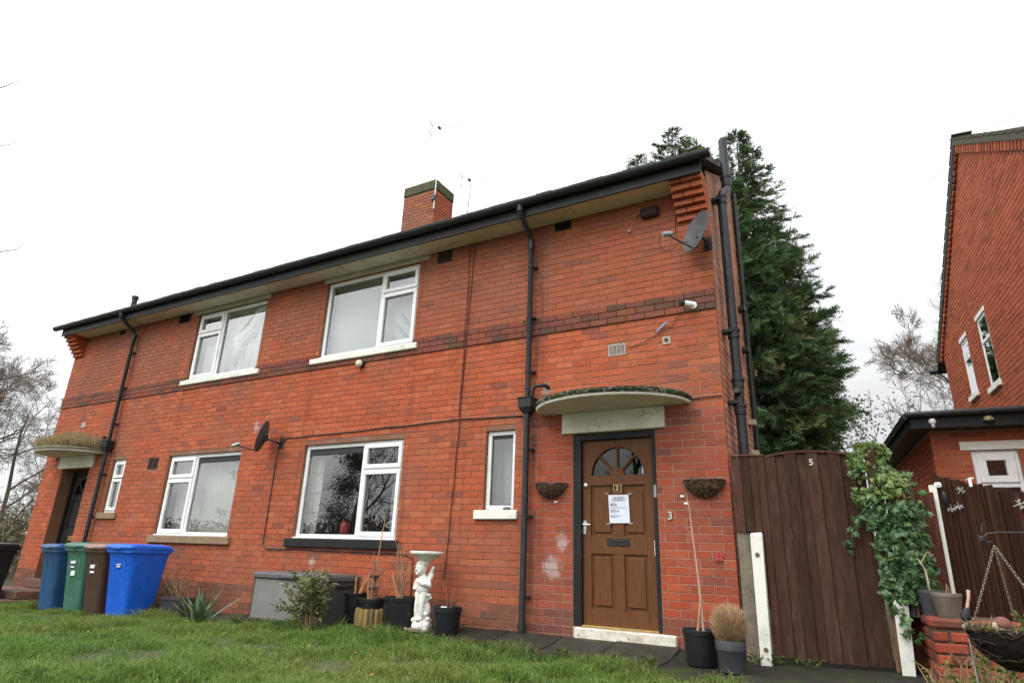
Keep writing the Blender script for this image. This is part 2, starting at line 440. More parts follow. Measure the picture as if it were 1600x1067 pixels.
M['galv'] = mat('galvanised_grey', (.35, .36, .36), .5, (.25, .25, .25), 12, metal=.5)
M['dish'] = mat('dish_grey', (.085, .085, .09), .55, (.06, .06, .062), 12, bump=.1)
M['paper'] = mat('paper_in_sleeve', (.74, .76, .84), .22, (.66, .68, .78), 9, bump=.35, bscale=16)
M['ink'] = mat('ink', (.12, .12, .15), .6)
M['glass'] = glassmat('window_glass')
M['doorglass'] = glassmat('door_glass', (.35, .36, .36), .45)
M['room'] = mat('room_wall', (.30, .27, .23), .9, (.25, .22, .19), 2)
M['roomfloor'] = mat('room_floor', (.10, .07, .05), .8)
M['blind'] = mat('matt_dark_grey', (.05, .05, .054), .8, spec=.2)
def netmat(name, c, transp, trans):
    m, t, b = newmat(name); L = t.links.new; N = t.nodes.new
    b.inputs['Base Color'].default_value = (*c, 1); b.inputs['Roughness'].default_value = .9
    tr = N('ShaderNodeBsdfTranslucent'); tr.inputs[0].default_value = (*c, 1)
    tp = N('ShaderNodeBsdfTransparent')
    a = N('ShaderNodeMixShader'); a.inputs[0].default_value = trans; L(b.outputs[0], a.inputs[1]); L(tr.outputs[0], a.inputs[2])
    d = N('ShaderNodeMixShader'); d.inputs[0].default_value = transp; L(a.outputs[0], d.inputs[1]); L(tp.outputs[0], d.inputs[2])
    L(d.outputs[0], t.nodes['Material Output'].inputs[0]); return m
M['net'] = netmat('net_curtain', (.85, .85, .82), .10, .25)
M['voile'] = netmat('grey_voile', (.62, .64, .67), .12, .3)
M['vertblind'] = netmat('pale_vertical_blind', (.78, .76, .69), .03, .25)
M['red'] = mat('red_glaze', (.30, .015, .02), .4, (.2, .01, .015), 30, col3=(.7, .4, .35), scale3=30, lo3=.66, hi3=.7)
M['fencewood'] = mat('brown_stained_wood', (.064, .032, .024), .88, (.046, .023, .018), 3, spec=.1, stretch=(9, 9, 1.6), bump=.3, bscale=14, tint='obj',
                     col3=(.095, .062, .048), scale3=2.2, lo3=.52, hi3=.78)
M['oldwood'] = mat('weathered_split_wood', (.16, .085, .045), .85, (.05, .03, .02), 5, stretch=(12, 12, 1.2), bump=.8, bscale=10)
M['slatwood'] = mat('brown_slat_wood', (.040, .018, .011), .85, (.026, .013, .009), 6, spec=.1, stretch=(10, 10, 1), bump=.5, bscale=14, tint='obj')
M['concrete'] = mat('grey_concrete', (.20, .17, .125), .9, (.14, .12, .085), 6, bump=.6, bscale=50, col3=(.09, .085, .045), scale3=3, lo3=.5, hi3=.7)
M['postwhite'] = mat('white_painted_post', (.70, .69, .62), .7, (.52, .50, .42), 6, lo=.52, hi=.72, bump=.4, bscale=50, col3=(.24, .21, .14), scale3=7, lo3=.66, hi3=.74)
M['stepstone'] = mat('worn_white_step', (.66, .62, .52), .8, (.46, .40, .31), 9, lo=.4, hi=.66, bump=.7, bscale=26, col3=(.17, .12, .09), scale3=16, lo3=.6, hi3=.68)
M['flag'] = mat('dark_wet_flagstone', (.036, .032, .024), .8, (.022, .021, .016), 7, spec=.2, bump=.6, bscale=35, col3=(.045, .055, .018), scale3=3, lo3=.5, hi3=.66, tint='obj')
M['pathbase'] = mat('dark_path', (.030, .027, .021), .85, (.019, .018, .014), 5, spec=.15, bump=.7, bscale=30, col3=(.035, .05, .014), scale3=2.5, lo3=.48, hi3=.66)
M['soil'] = mat('soil', (.045, .03, .02), .95, (.08, .06, .04), 25, bump=1.0, bscale=60)
M['potblack'] = mat('black_pot', (.012, .013, .015), .5, (.02, .02, .022), 8, lo=.5, hi=.75, spec=.3)
M['potgrey'] = mat('grey_pot', (.040, .043, .05), .55, (.055, .056, .06), 8, spec=.3)
M['potbrown'] = mat('dusty_brown_pot', (.14, .105, .08), .6, (.09, .07, .055), 8)
M['terra'] = mat('orange_terracotta', (.48, .13, .04), .7, (.4, .1, .03), 8)
M['trough'] = mat('charcoal_trough', (.03, .03, .034), .6, (.05, .05, .05), 9)
M['boxlight'] = mat('grey_resin_panel', (.20, .195, .185), .55, (.17, .166, .158), 3, bump=.1)
M['boxdark'] = mat('charcoal_resin', (.045, .045, .045), .5, (.06, .06, .06), 5, bump=.1)
M['plasterwhite'] = mat('white_painted_stone', (.74, .73, .68), .7, (.58, .56, .48), 25, lo=.45, hi=.7, bump=.5, bscale=90)
M['logroll'] = mat('mossy_log_wood', (.24, .15, .05), .8, (.12, .09, .03), 8, stretch=(5, 5, 1), bump=.4, tint='obj')
M['cane'] = mat('bamboo_cane', (.48, .25, .12), .6, (.36, .17, .08), 12)
M['deadstem'] = mat('dry_stem', (.32, .19, .11), .8, (.22, .12, .07), 20)
M['bark'] = mat('bark', (.11, .09, .07), .9, (.07, .058, .045), 6, bump=.6, bscale=20)
M['twig'] = mat('grey_twig', (.19, .15, .12), .9, (.14, .11, .09), 3)
M['iron'] = mat('black_iron', (.02, .022, .028), .45, (.035, .035, .04), 20, metal=.2)
M['chain'] = mat('chain_steel', (.32, .28, .25), .45, (.30, .13, .06), 8, metal=.6, lo=.5, hi=.7)
M['coir'] = mat('dry_coir_liner', (.11, .06, .032), .95, (.055, .03, .018), 20, bump=1.0, bscale=45, col3=(.2, .12, .07), scale3=24, lo3=.55, hi3=.7)
M['cable'] = mat('cable', (.03, .025, .022), .6)
M['cablered'] = mat('cable_over_brick', (.13, .035, .025), .7, (.07, .025, .018), 5, spec=.2)
M['ventdark'] = mat('clay_vent', (.085, .04, .03), .8, (.06, .03, .022), 14)
M['ventgrey'] = mat('pale_vent', (.42, .36, .33), .7, (.33, .29, .27), 20)
M['dark'] = mat('dark_void', (.008, .008, .008), .9)
M['whitepl'] = mat('white_plastic', (.75, .75, .72), .35)
M['bluepl'] = mat('blue_tape', (.25, .45, .75), .5)
M['render'] = mat('cement', (.42, .36, .29), .9, (.3, .26, .2), 14, bump=.5)
M['leaf'] = leafmat('leaf', .18)
M['ivyleaf'] = leafmat('ivy_leaf', .12, .38, .45)
M['grass'] = leafmat('grass_blade', .35, .6, .25)
M['needle'] = leafmat('conifer_spray', .15, .7, .15)
def binmat(n, c, c2): return mat(n, c, .45, c2, 4, lo=.4, hi=.75, bump=.05, bscale=200, col3=tuple(min(1, x * 1.5 + .004) for x in c), scale3=9, lo3=.54, hi3=.8, spec=.35)
M['bin_blue'] = binmat('bin_blue', (.022, .075, .19), (.018, .06, .15))
M['bin_green'] = binmat('bin_green', (.055, .155, .11), (.045, .12, .085))
M['bin_brown'] = binmat('bin_brown', (.075, .036, .026), (.055, .028, .02))
M['bin_brownlid'] = binmat('bin_brown_faded', (.24, .15, .125), (.2, .12, .10))
M['bin_bright'] = binmat('bin_bright_blue', (.012, .115, .62), (.01, .095, .52))
M['bin_black'] = binmat('bin_black', (.011, .012, .014), (.017, .018, .02))
M['rubber'] = mat('rubber', (.015, .015, .015), .8)

def fbm(x, y, z, s):
    return mnoise.fractal(Vector((x * s, y * s, z * s)), 1.0, 2.0, 4)

# ------------------------------------------------------------------ ground, path, lawn
def gz(x, y=-2.0):
    xs = [-400, -16, -12, -8.3, -5, -2, 0, 1.5, 6, 400]; zs = [-.5, -.47, -.43, -.36, -.27, -.255, -.25, -.20, -.2, -.2]
    return float(np.interp(x, xs, zs))
def pz(x, y):       # top of the path
    z = float(np.interp(x, [-16, -12, -8.3, -5, -2, 0, 1.5, 6], [-.43, -.39, -.33, -.21, -.20, -.205, -.15, -.14]))
    t = float(np.interp(x, [-7, -5.5, -.3, .1], [.3, 1, 1, .2]))
    return z + t * max(0, .085 * (1 - abs(y) / .45))

gm = MB()
xs = sorted(set([-420, -250, -150, -90, -60, -40, -30, -24] + [-20 + .5 * i for i in range(57)] + [10, 14, 20, 30, 50, 90, 150, 250, 420]))
ys = sorted(set([-420, -250, -120, -60, -30, -20, -14] + [-10 + .5 * i for i in range(41)] + [12, 15, 20, 30, 50, 90, 150, 250, 420]))
gv = [(x, y, gz(x) + (.03 * fbm(x, y, 3, .6) if -20 < x < 8 and -10 < y < -1.2 else -.03)) for y in ys for x in xs]
nx = len(xs)
gm.add(gv, [(j * nx + i, j * nx + i + 1, (j + 1) * nx + i + 1, (j + 1) * nx + i) for j in range(len(ys) - 1) for i in range(nx - 1)])
M['ground'] = mat('lawn_soil', (.045, .06, .018), .95, (.06, .05, .025), 3, bump=.6, bscale=30, col3=(.035, .05, .012), scale3=1.2)
tag(gm.build('ground', M['ground'], smooth=True), kind='structure')

pm = MB()
px_ = [-12.2, -10, -8, -6, -5, -4, -3.2, -2.4, -1.6, -.8, 0, .5, 1.0, 1.5, 2.0, 3.0]
def pedge(x): return float(np.interp(x, [-12, -5.5, -3.3, -2.0, -.8, 0.2, 3], [-.85, -.85, -.72, -.78, -1.12, -1.5, -1.9]))
NB = 6
pv = []
for x in px_:
    for k in range(NB):
        y = .02 + (pedge(x) - .02) * k / (NB - 1) if x < .2 else .9 + (pedge(x) - .9) * k / (NB - 1)
        pv.append((x, y, pz(x, min(0, y)) - .012))
    pv.append((x, pedge(x) - .01, pz(x, -1) - .2))
NR = NB + 1
pm.add(pv, [(i * NR + k, (i + 1) * NR + k, (i + 1) * NR + k + 1, i * NR + k + 1) for i in range(len(px_) - 1) for k in range(NR - 1)])
path = tag(pm.build('path', M['pathbase'], smooth=False), kind='structure')
rng = random.Random(5)
x = -8.0
while x < -1.0:
    wd = rng.uniform(.5, .72)
    y0 = -.03
    for k in range(2):
        y1 = y0 - rng.uniform(.36, .4)
        y1 = max(y1, pedge(x + wd / 2) + .02)
        if y0 - y1 > .15:
            cx, cy = x + wd / 2, (y0 + y1) / 2
            fm = MB(); fm.box(-wd / 2 + .006, wd / 2 - .006, -(y0 - y1) / 2 + .006, (y0 - y1) / 2 - .006, -.045, .0, .006)
            sl_ = (pz(cx, y0) - pz(cx, y1)) / (y0 - y1)
            o = inst('flagstone', fm.mesh('flagstone', M['flag']), path, (cx, cy, pz(cx, cy) + rng.uniform(-.004, .007)),
                     (math.atan(sl_) + rng.uniform(-.012, .012), rng.uniform(-.01, .01), rng.uniform(-.01, .01)), color=(rng.uniform(.7, 1.25),) * 3)
        y0 = y1
    x += wd

# ------------------------------------------------------------------ brickwork generator
CH = .0831; BZ0 = 3.462 - 45 * CH; BL = .24
def runs(a, b, z0, z1, ops):
    segs = [(a, b)]
    for (x0, x1, q0, q1) in ops:
        ov = min(z1, q1) - max(z0, q0)
        if ov > (z1 - z0) * .45:
            ns = []
            for (s, e) in segs:
                if x1 <= s or x0 >= e: ns.append((s, e)); continue
                if x0 - s > .02: ns.append((s, x0))
                if e - x1 > .02: ns.append((x1, e))
            segs = ns
    return segs
def lay(a, b, zlo, zhi, ops, zbase=BZ0, rr=None):
    """stretcher bond; yields (xc, zc, length, height)"""
    out = []
    i0 = int(math.floor((zlo - zbase) / CH))
    i = i0
    while zbase + i * CH < zhi - .02:
        z0 = zbase + i * CH; z1 = min(z0 + CH, zhi)
        z0c = max(z0, zlo)
        if z1 - z0c > .03:
            off = (i % 2) * BL / 2
            for (s, e) in runs(a, b, z0c, z1, ops):
                k = math.floor((s - off) / BL); xx = s
                while xx < e - 1e-4:
                    nx_ = off + (k + 1) * BL
                    if nx_ - xx < .03: k += 1; continue
                    if e - nx_ < .03: nx_ = e
                    nx_ = min(nx_, e)
                    out.append(((xx + nx_) / 2, (z0c + z1) / 2, nx_ - xx - .0075, z1 - z0c - .0075))
                    xx = nx_; k += 1
        i += 1
    return out

def tint_for(x, z, r, dull=0.0):
    """individual clay colour of a brick plus the soot it has taken over the years; dull can also hold canopy shade"""
    n = fbm(x, 0, z, .55); n2 = fbm(x + 40, 5, z, 1.4)
    base = np.array((.410, .090, .036))
    k = r.random()
    if k < .10: base = np.array((.35, .088, .042))
    elif k < .14: base = np.array((.26, .074, .048))
    elif k < .34: base = np.array((.44, .112, .049))
    elif k < .44: base = np.array((.385, .083, .035))
    base = base * r.uniform(.9, 1.08)
    soot = max(0, min(1.25, .30 + 1.15 * n + .45 * n2 + dull))
    t = base * (1 - .46 * soot) + np.array((.185, .092, .060)) * (.46 * soot)
    return tuple(t)

BRICK_CACHE = {}
def brick_mesh(L_, H_, D_=.055):
    key = (round(L_, 3), round(H_, 3), D_)
    if key not in BRICK_CACHE:
        b = MB(); b.box(-L_ / 2, L_ / 2, 0, D_, -H_ / 2, H_ / 2, .0025)
        BRICK_CACHE[key] = b.mesh('brick', M['brick'])
    return BRICK_CACHE[key]

def put_bricks(bl, wall, frame, name='brickwork', single=300, depth=.055):
    """bl: list of (u, z, len, h, proud, tint); frame(u, z) -> (point on face, rotation about z). Largest ones become objects."""
    sc = []
    mw = cam.matrix_world.inverted()
    for i, b in enumerate(bl):
        p, rz = frame(b[0], b[1])
        pc = mw @ Vector(p)
        nrm = Vector((math.sin(rz), -math.cos(rz), 0))
        dv = (CAM - Vector(p))
        vis = max(0, nrm.dot(dv.normalized()))
        u_, v_ = pc.x / -pc.z if pc.z < 0 else 9, pc.y / -pc.z if pc.z < 0 else 9
        inside = pc.z < 0 and abs(u_) < .83 and abs(v_) < .56
        sc.append((b[2] * b[3] * vis / dv.length_squared if inside else 0, i))
    sc.sort(reverse=True)
    pick = set(i for s_, i in sc[:single] if s_ > 0)
    jm = MB()
    off = wloc(wall)
    r = random.Random(len(bl))
    for i, (u, z, L_, H_, pr, tn) in enumerate(bl):
        p, rz = frame(u, z)
        p = Vector(p); nrm = Vector((math.sin(rz), -math.cos(rz), 0))
        p = p + nrm * (pr + r.uniform(-.0015, .002))
        rot = (r.uniform(-.008, .008), r.uniform(-.006, .006), rz + r.uniform(-.006, .006))
        if i in pick:
            inst('brick', brick_mesh(L_, H_, depth), wall, p - off, rot, color=tn)
        else:
            jm.cur = tn
            jm.box(-L_ / 2, L_ / 2, 0, depth, -H_ / 2, H_ / 2, .0025, Matrix.Translation(p) @ Matrix.Rotation(rz, 4, 'Z'))
    if jm.v:
        tag(jm.build(name, M['brickj'], wall, fix=False), kind='stuff')

def wall_sheet(mb, ops, a, b, zlo, zhi, y, rev):
    """sheet at depth y with holes and reveals going back by rev"""
    X = sorted(set([a, b] + [o[0] for o in ops] + [o[1] for o in ops])); Z = sorted(set([zlo, zhi] + [o[2] for o in ops] + [o[3] for o in ops]))
    X = [q for q in X if a <= q <= b]; Z = [q for q in Z if zlo <= q <= zhi]
    for i in range(len(X) - 1):
        for j in range(len(Z) - 1):
            cx, cz = (X[i] + X[i + 1]) / 2, (Z[j] + Z[j + 1]) / 2
            if any(o[0] < cx < o[1] and o[2] < cz < o[3] for o in ops): continue
            mb.add([(X[i], y, Z[j]), (X[i + 1], y, Z[j]), (X[i + 1], y, Z[j + 1]), (X[i], y, Z[j + 1])], [(0, 1, 2, 3)])
    for (x0, x1, z0, z1) in ops:
        y2 = y + (rev if not (x1 < -12 and z1 - z0 > 2) else .40)
        mb.add([(x0, y, z0), (x0, y2, z0), (x0, y2, z1), (x0, y, z1)], [(0, 1, 2, 3)])
        mb.add([(x1, y, z0), (x1, y2, z0), (x1, y2, z1), (x1, y, z1)], [(0, 3, 2, 1)])
        mb.add([(x0, y, z0), (x1, y, z0), (x1, y2, z0), (x0, y2, z0)], [(0, 1, 2, 3)])
        mb.add([(x0, y, z1), (x1, y, z1), (x1, y2, z1), (x0, y2, z1)], [(0, 3, 2, 1)])

# ------------------------------------------------------------------ the semi-detached house
LH = 14.264; SOF = 5.09
def mir(x): return -LH - x
house = thing('semi_detached_house', 'wide red brick two storey house pair with white windows and half round canopies', 'house', (-7.132, 3.5, -.3))
WA = (-6.375, -4.408, 3.65, 5.0); WD = (-6.38, -4.415, .841, 2.226); WS = (-3.042, -2.604, 1.227, 2.233)
DO = (-1.80, -.785, -.02, 2.11)
def mirop(o): return (mir(o[1]), mir(o[0]), o[2], o[3])
VENTS = [(-2.08, -1.83, 4.925, SOF), (-4.08, -3.80, 4.885, SOF), (-10.50, -10.14, 4.91, SOF), (-12.60, -12.42, 4.98, SOF), (-10.48, -10.16, 2.0, 2.21), (-1.33, -1.10, 3.045, 3.19)]
far_door_hole = None
holes = [(WA[0], WA[1], 3.64, 5.0), (WD[0], WD[1], .84, 2.226), (WS[0], WS[1], 1.225, 2.233), DO]
holes += [mirop(o) for o in holes]
holes += VENTS[:5]
nobrick = [(WA[0], WA[1], 3.55, SOF), (-6.47, -4.23, 5.02, SOF), (WD[0], WD[1], .72, 2.29), (WS[0], WS[1], 1.11, 2.315), (DO[0], DO[1], -.35, 2.12)]
nobrick += [mirop(o) for o in nobrick] + VENTS
SIDE_D = 1.86
wm = MB()
wall_sheet(wm, holes, -LH + .008, -.008, -.5, SOF + .1, .005, .165)
# right side wall, gable slope, rear block
RS = .52
def roofz(y): return 5.24 + RS * (y + .40)
wm.add([(-.008, .008, -.5), (-.008, SIDE_D, -.5), (-.008, SIDE_D, roofz(SIDE_D) - .12), (-.008, .008, roofz(0) - .12)], [(0, 1, 2, 3)])
wm.add([(-.008, SIDE_D, -.5), (-1.5, SIDE_D, -.5), (-1.5, SIDE_D, roofz(SIDE_D) - .12), (-.008, SIDE_D, roofz(SIDE_D) - .12)], [(0, 1, 2, 3)])
wm.add([(-1.5, SIDE_D, -.5), (-1.5, 7.2, -.5), (-1.5, 7.2, 5.2), (-1.5, 3.5, roofz(3.5) - .12), (-1.5, SIDE_D, roofz(SIDE_D) - .12)], [(0, 1, 2, 3, 4)])
wm.add([(-LH + .008, .008, -.5), (-LH + .008, 7.2, -.5), (-LH + .008, 7.2, 5.2), (-LH + .008, 3.5, roofz(3.5) - .12), (-LH + .008, .008, roofz(0) - .12)], [(4, 3, 2, 1, 0)])
wm.add([(-1.5, 7.2, -.5), (-LH, 7.2, -.5), (-LH, 7.2, 5.2), (-1.5, 7.2, 5.2)], [(0, 1, 2, 3)])
wall = wm.build('wall', M['mortar'], house, fix=False)
r = random.Random(11)
bl = []
for (u, z, L_, H_) in lay(-LH, 0, -.42, SOF, nobrick):
    ti = int(round((z - BZ0) / CH - .5))
    if 45 <= ti <= 47:
        k = r.random()
        tn = (.165, .055, .038) if k < .55 else ((.095, .052, .036) if k < .78 else (.20, .060, .036))
        tn = tuple(c * r.uniform(.85, 1.15) for c in tn); pr = .020
    else:
        dull = .0
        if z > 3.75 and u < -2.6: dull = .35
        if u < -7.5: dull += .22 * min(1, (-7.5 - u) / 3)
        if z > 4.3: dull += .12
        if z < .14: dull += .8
        if u > -2.4 and z < 2.3: dull += .1  # canopy shade, put in as extra dulling
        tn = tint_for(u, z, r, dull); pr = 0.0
        if u > -2.35 and z < 2.3: tn = (tn[0] * .86, tn[1] * .74, tn[2] * .84)  # bricks round the door tinted darker and redder for the canopy's shade
        if z < .14 and r.random() < .75: tn = (tn[0] * .60, tn[1] * .75, tn[2] * .85)
    bl.append((u, z, L_, H_, pr, tn))
put_bricks(bl, wall, lambda u, z: ((u, 0, z), 0.0), single=300, depth=.06)
# side wall bricks (facing +x)
bl = []
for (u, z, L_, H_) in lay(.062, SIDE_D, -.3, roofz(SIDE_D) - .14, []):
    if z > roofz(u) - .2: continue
    tn = tint_for(u + 9, z, r, -.1); tn = (tn[0] * 1.08, tn[1] * 2.1, tn[2] * 3.0)  # paler, pinker tint: grazing glare put into the brick colour
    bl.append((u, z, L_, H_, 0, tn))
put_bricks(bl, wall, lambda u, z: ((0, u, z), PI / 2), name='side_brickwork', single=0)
bl = [(u, z, L_, H_, 0, tint_for(u + 3, z, r)) for (u, z, L_, H_) in lay(0.07, 7.2, -.4, 5.2, [])]
put_bricks(bl, wall, lambda u, z: ((-LH, u, z), -PI / 2), name='far_side_brickwork', single=0)

# corbels under the eaves at both ends
def corbel(x0, x1):
    cm = MB(); cm.box(x0 + .004, x1 - .004, -.32, .01, 5.10, SOF + .10)
    c = cm.build('corbel', M['mortar'], house)
    z = 4.655
    for i in range(6):
        pr = .055 * (i + 1)
        L_ = (x1 - x0)
        for k in range(2):
            lk = (.235 if (k + i) % 2 == 0 else L_ - .235 - .008)
            xa = x0 if k == 0 else x0 + ((.235 if i % 2 == 0 else L_ - .235 - .008) + .008)
            b = MB(); b.box(-lk / 2, lk / 2, -pr, .05, -.0335, .0335, .004)
            inst('brick', b.mesh('brick', M['brick']), c, Vector((xa + lk / 2, 0, z + .036)) - wloc(house), color=tint_for(xa, z, r))
        z += .0765
corbel(-.375, .0); corbel(-LH, -LH + .375)

# window vents and air bricks
def grille(name, o, m, rows, cols, pr=.0, back=.05):
    g = MB(); x0, x1, z0, z1 = o
    g.box(x0 + .004, x0 + .018, -pr, back, z0 + .004, z1 - .004); g.box(x1 - .018, x1 - .004, -pr, back, z0 + .004, z1 - .004)
    for k in range(rows + 1):
        zz = z0 + .010 + (z1 - z0 - .02) * k / rows
        g.box(x0 + .018, x1 - .018, -pr + .002, back - .002, zz - .006, zz + .006)
    for k in range(1, cols):
        xx = x0 + (x1 - x0) * k / cols
        g.box(xx - .004, xx + .004, -pr + .004, back - .004, z0 + .016, z1 - .016)
    b = g.build(name, m, house)
    d = MB(); d.box(x0 + .002, x1 - .002, back - .01, back + .02, z0 + .002, z1 - .002); d.build('vent_back', M['dark'], b)
grille('air_brick', VENTS[0], M['dark'], 3, 1); grille('air_brick', VENTS[1], M['ventdark'], 5, 2); grille('air_brick', VENTS[2], M['dark'], 4, 1)
grille('air_brick', VENTS[3], M['dark'], 3, 1); grille('air_brick', VENTS[4], M['ventdark'], 6, 2)
g = MB()
x0, x1, z0, z1 = VENTS[5]
for k in range(10):
    zz = z0 + .012 + (z1 - z0 - .024) * k / 9; g.box(x0 + .010, x1 - .010, -.006, .03, zz - .0028, zz + .0028)
for k in range(5):
    xx = x0 + .010 + (x1 - x0 - .020) * k / 4; wv = .0075 if k in (0, 4) else .005; g.box(xx - wv, xx + wv, -.0045, .028, z0 + .006, z1 - .006)
for zz in (z0 + .006, z1 - .006): g.box(x0 + .002, x1 - .002, -.0052, .028, zz - .006, zz + .006)
ab = g.build('air_brick', M['ventgrey'], house); ab['label'] = 'pale square louvred air brick above the canopy'
d = MB(); d.box(x0, x1, .025, .05, z0, z1); d.build('vent_back', M['dark'], ab)

# eaves
for i in range(10):
    a = -LH + .37 + i * 1.353; b = a + 1.353 - .007
    s_ = MB(); s_.box(a, min(b, -.38), -.355, -.003, SOF, SOF + .012, .002); s_.build('soffit_panel', M['soffit'], house)
f = MB(); f.box(-LH - .02, .02, -.382, -.357, SOF - .02, 5.262, .003); f.build('fascia', M['blackpaint'], house)
gt = MB()
prof = []
for k in range(9):
    an = PI + PI * k / 8; prof.append((-.442 + .068 * math.cos(an), 5.275 + .075 * math.sin(an)))
for k in range(8, -1, -1):
    an = PI + PI * k / 8; prof.append((-.442 + .062 * math.cos(an), 5.279 + .067 * math.sin(an)))
gt.prism(prof, -LH - .23, .155, 'yz')
gut = gt.build('gutter', M['blackpl'], house)
for k in range(8):
    x = -13.6 + k * 1.93; q = MB(); pr = [(-.442 + .073 * math.cos(PI + PI * j / 8), 5.275 + .081 * math.sin(PI + PI * j / 8)) for j in range(9)]
    q.prism(pr, x - .022, x + .022, 'yz'); q.build('gutter_bracket', M['blackpl'], gut)
ec = MB(); ec.box(.150, .156, -.50, -.385, 5.22, 5.28); ec.build('gutter_stop_end', M['galv'], gut)
# roof
rf = MB()
E0 = -.40
rf.prism([(E0, 5.285), (3.5, roofz(3.5) + .045), (7.45, 5.285), (7.45, 5.21), (3.5, roofz(3.5) - .06), (E0, 5.23)], -LH - .20, -1.32, 'yz')
rf.prism([(E0, 5.285), (SIDE_D + .1, roofz(SIDE_D + .1) + .045), (SIDE_D + .1, roofz(SIDE_D + .1) - .05), (E0, 5.23)], -1.318, .07, 'yz')
roof = rf.build('roof', M['roof'], house)
te = MB()
x = -LH - .20
k = 0
while x < .05:          # tile noses that peep over the gutter
    te.box(x, x + .24, -.445, -.2, 0, .026, .006, Matrix.Translation((0, 0, 5.305 + random.uniform(-.006, .008))) @ Matrix.Rotation(0.0, 4, 'X')); x += .246
tag(te.build('eaves_tile', M['roof'], roof), kind='stuff')
rg = MB(); rg.tube([(-LH - .2, 3.5, roofz(3.5) + .03), (-1.32, 3.5, roofz(3.5) + .03)], .12, 10); rg.build('ridge', M['roof'], roof, smooth=True)
for (x, y) in ((-12.35, .0), (-5.95, 2.3)):
    q = MB(); q.lathe([(.055, 0), (.055, .34 + .08 * y), (.07, .34 + .08 * y), (.07, .40 + .08 * y), (.03, .42 + .08 * y)], 10, (x, y, roofz(y))); q.build('vent_pipe', M['blackpl'], roof, True)
# chimney at the party wall
CX0, CX1, CY0, CY1 = -7.555, -6.62, 3.0, 3.72
cb = MB(); cb.box(CX0 + .008, CX1 - .008, CY0 + .008, CY1 - .008, 6.6, 8.74)
chim = cb.build('chimney', M['mortar'], roof)
cj = MB()
for (u, z, L_, H_) in lay(CX0, CX1, 7.0, 8.72, []):
    cj.cur = tint_for(u + 70, z, r, -.05); cj.cur = tuple(c * k_ for c, k_ in zip(cj.cur, (.8, 1.15, 1.4)))
    cj.box(u - L_ / 2, u + L_ / 2, CY0 + random.uniform(-.002, .002), CY0 + .05, z - H_ / 2, z + H_ / 2, .004)
for (u, z, L_, H_) in lay(CY0 + .052, CY1, 7.0, 8.72, []):
    for xx in (CX1, CX0):
        cj.cur = tint_for(u + 70, z, r, .05); s_ = 1 if xx == CX1 else -1
        cj.box(xx - s_ * .05, xx, u - L_ / 2, u + L_ / 2, z - H_ / 2, z + H_ / 2, .004)
# third level: the chimney's brickwork and caps are parts of the house itself
tag(cj.build('chimney_brickwork', M['brickj'], house, fix=False), kind='stuff')
chim.parent = house; chim.location = (0, 0, 0)
M['chimcap'] = mat('mossy_chimney_cap', (.075, .055, .04), .9, (.045, .05, .02), 5, bump=.7, bscale=25, col3=(.09, .10, .025), scale3=4, lo3=.5, hi3=.65, stretch=(3, 3, .8))
cc = MB(); cc.box(CX0 - .02, CX1 + .02, CY0 - .02, CY1 + .02, 8.70, 8.99, .035)
cc.build('chimney_cap', M['chimcap'], chim)
for x in (-7.3, -6.86):
    q = MB(); q.lathe([(.085, 0), (.085, .10), (.10, .10), (.10, .13), (.05, .15)], 12, (x, 3.3, 9.01)); q.build('chimney_pot', M['galv'], chim, True)

# ---- windows
def ring(mb, x0, x1, z0, z1, t, y0, y1, bev=.004):
    mb.box(x0, x1, y0, y1, z0, z0 + t, bev); mb.box(x0, x1, y0, y1, z1 - t, z1, bev)
    mb.box(x0, x0 + t, y0 + .0015, y1, z0 + t - .004, z1 - t + .004, bev); mb.box(x1 - t, x1, y0 + .0015, y1, z0 + t - .004, z1 - t + .004, bev)
def pane(x0, x1, z0, z1, y, par):
    p = MB(); p.box(x0, x1, y, y + .006, z0, z1); p.build('pane', M['glass'], par)
def curtain(x0, x1, z0, z1, y, m, par, amp=.02, n=70, fr=40, name='curtain', seed=0):
    c = MB(); vs = []
    rr_ = random.Random(seed)
    ph = [rr_.uniform(0, 6) for _ in range(4)]
    NZ = 6
    for j in range(NZ):
        z = z0 + (z1 - z0) * j / (NZ - 1)
        for i in range(n):
            x = x0 + (x1 - x0) * i / (n - 1)
            vs.append((x, y + amp * (math.sin(fr * x + ph[0] + .6 * math.sin(3 * z)) + .5 * math.sin(fr * .37 * x + ph[1] + z)), z))
    c.add(vs, [(j * n + i, j * n + i + 1, (j + 1) * n + i + 1, (j + 1) * n + i) for j in range(NZ - 1) for i in range(n - 1)])
    return c.build(name, m, par, smooth=True, fix=False)
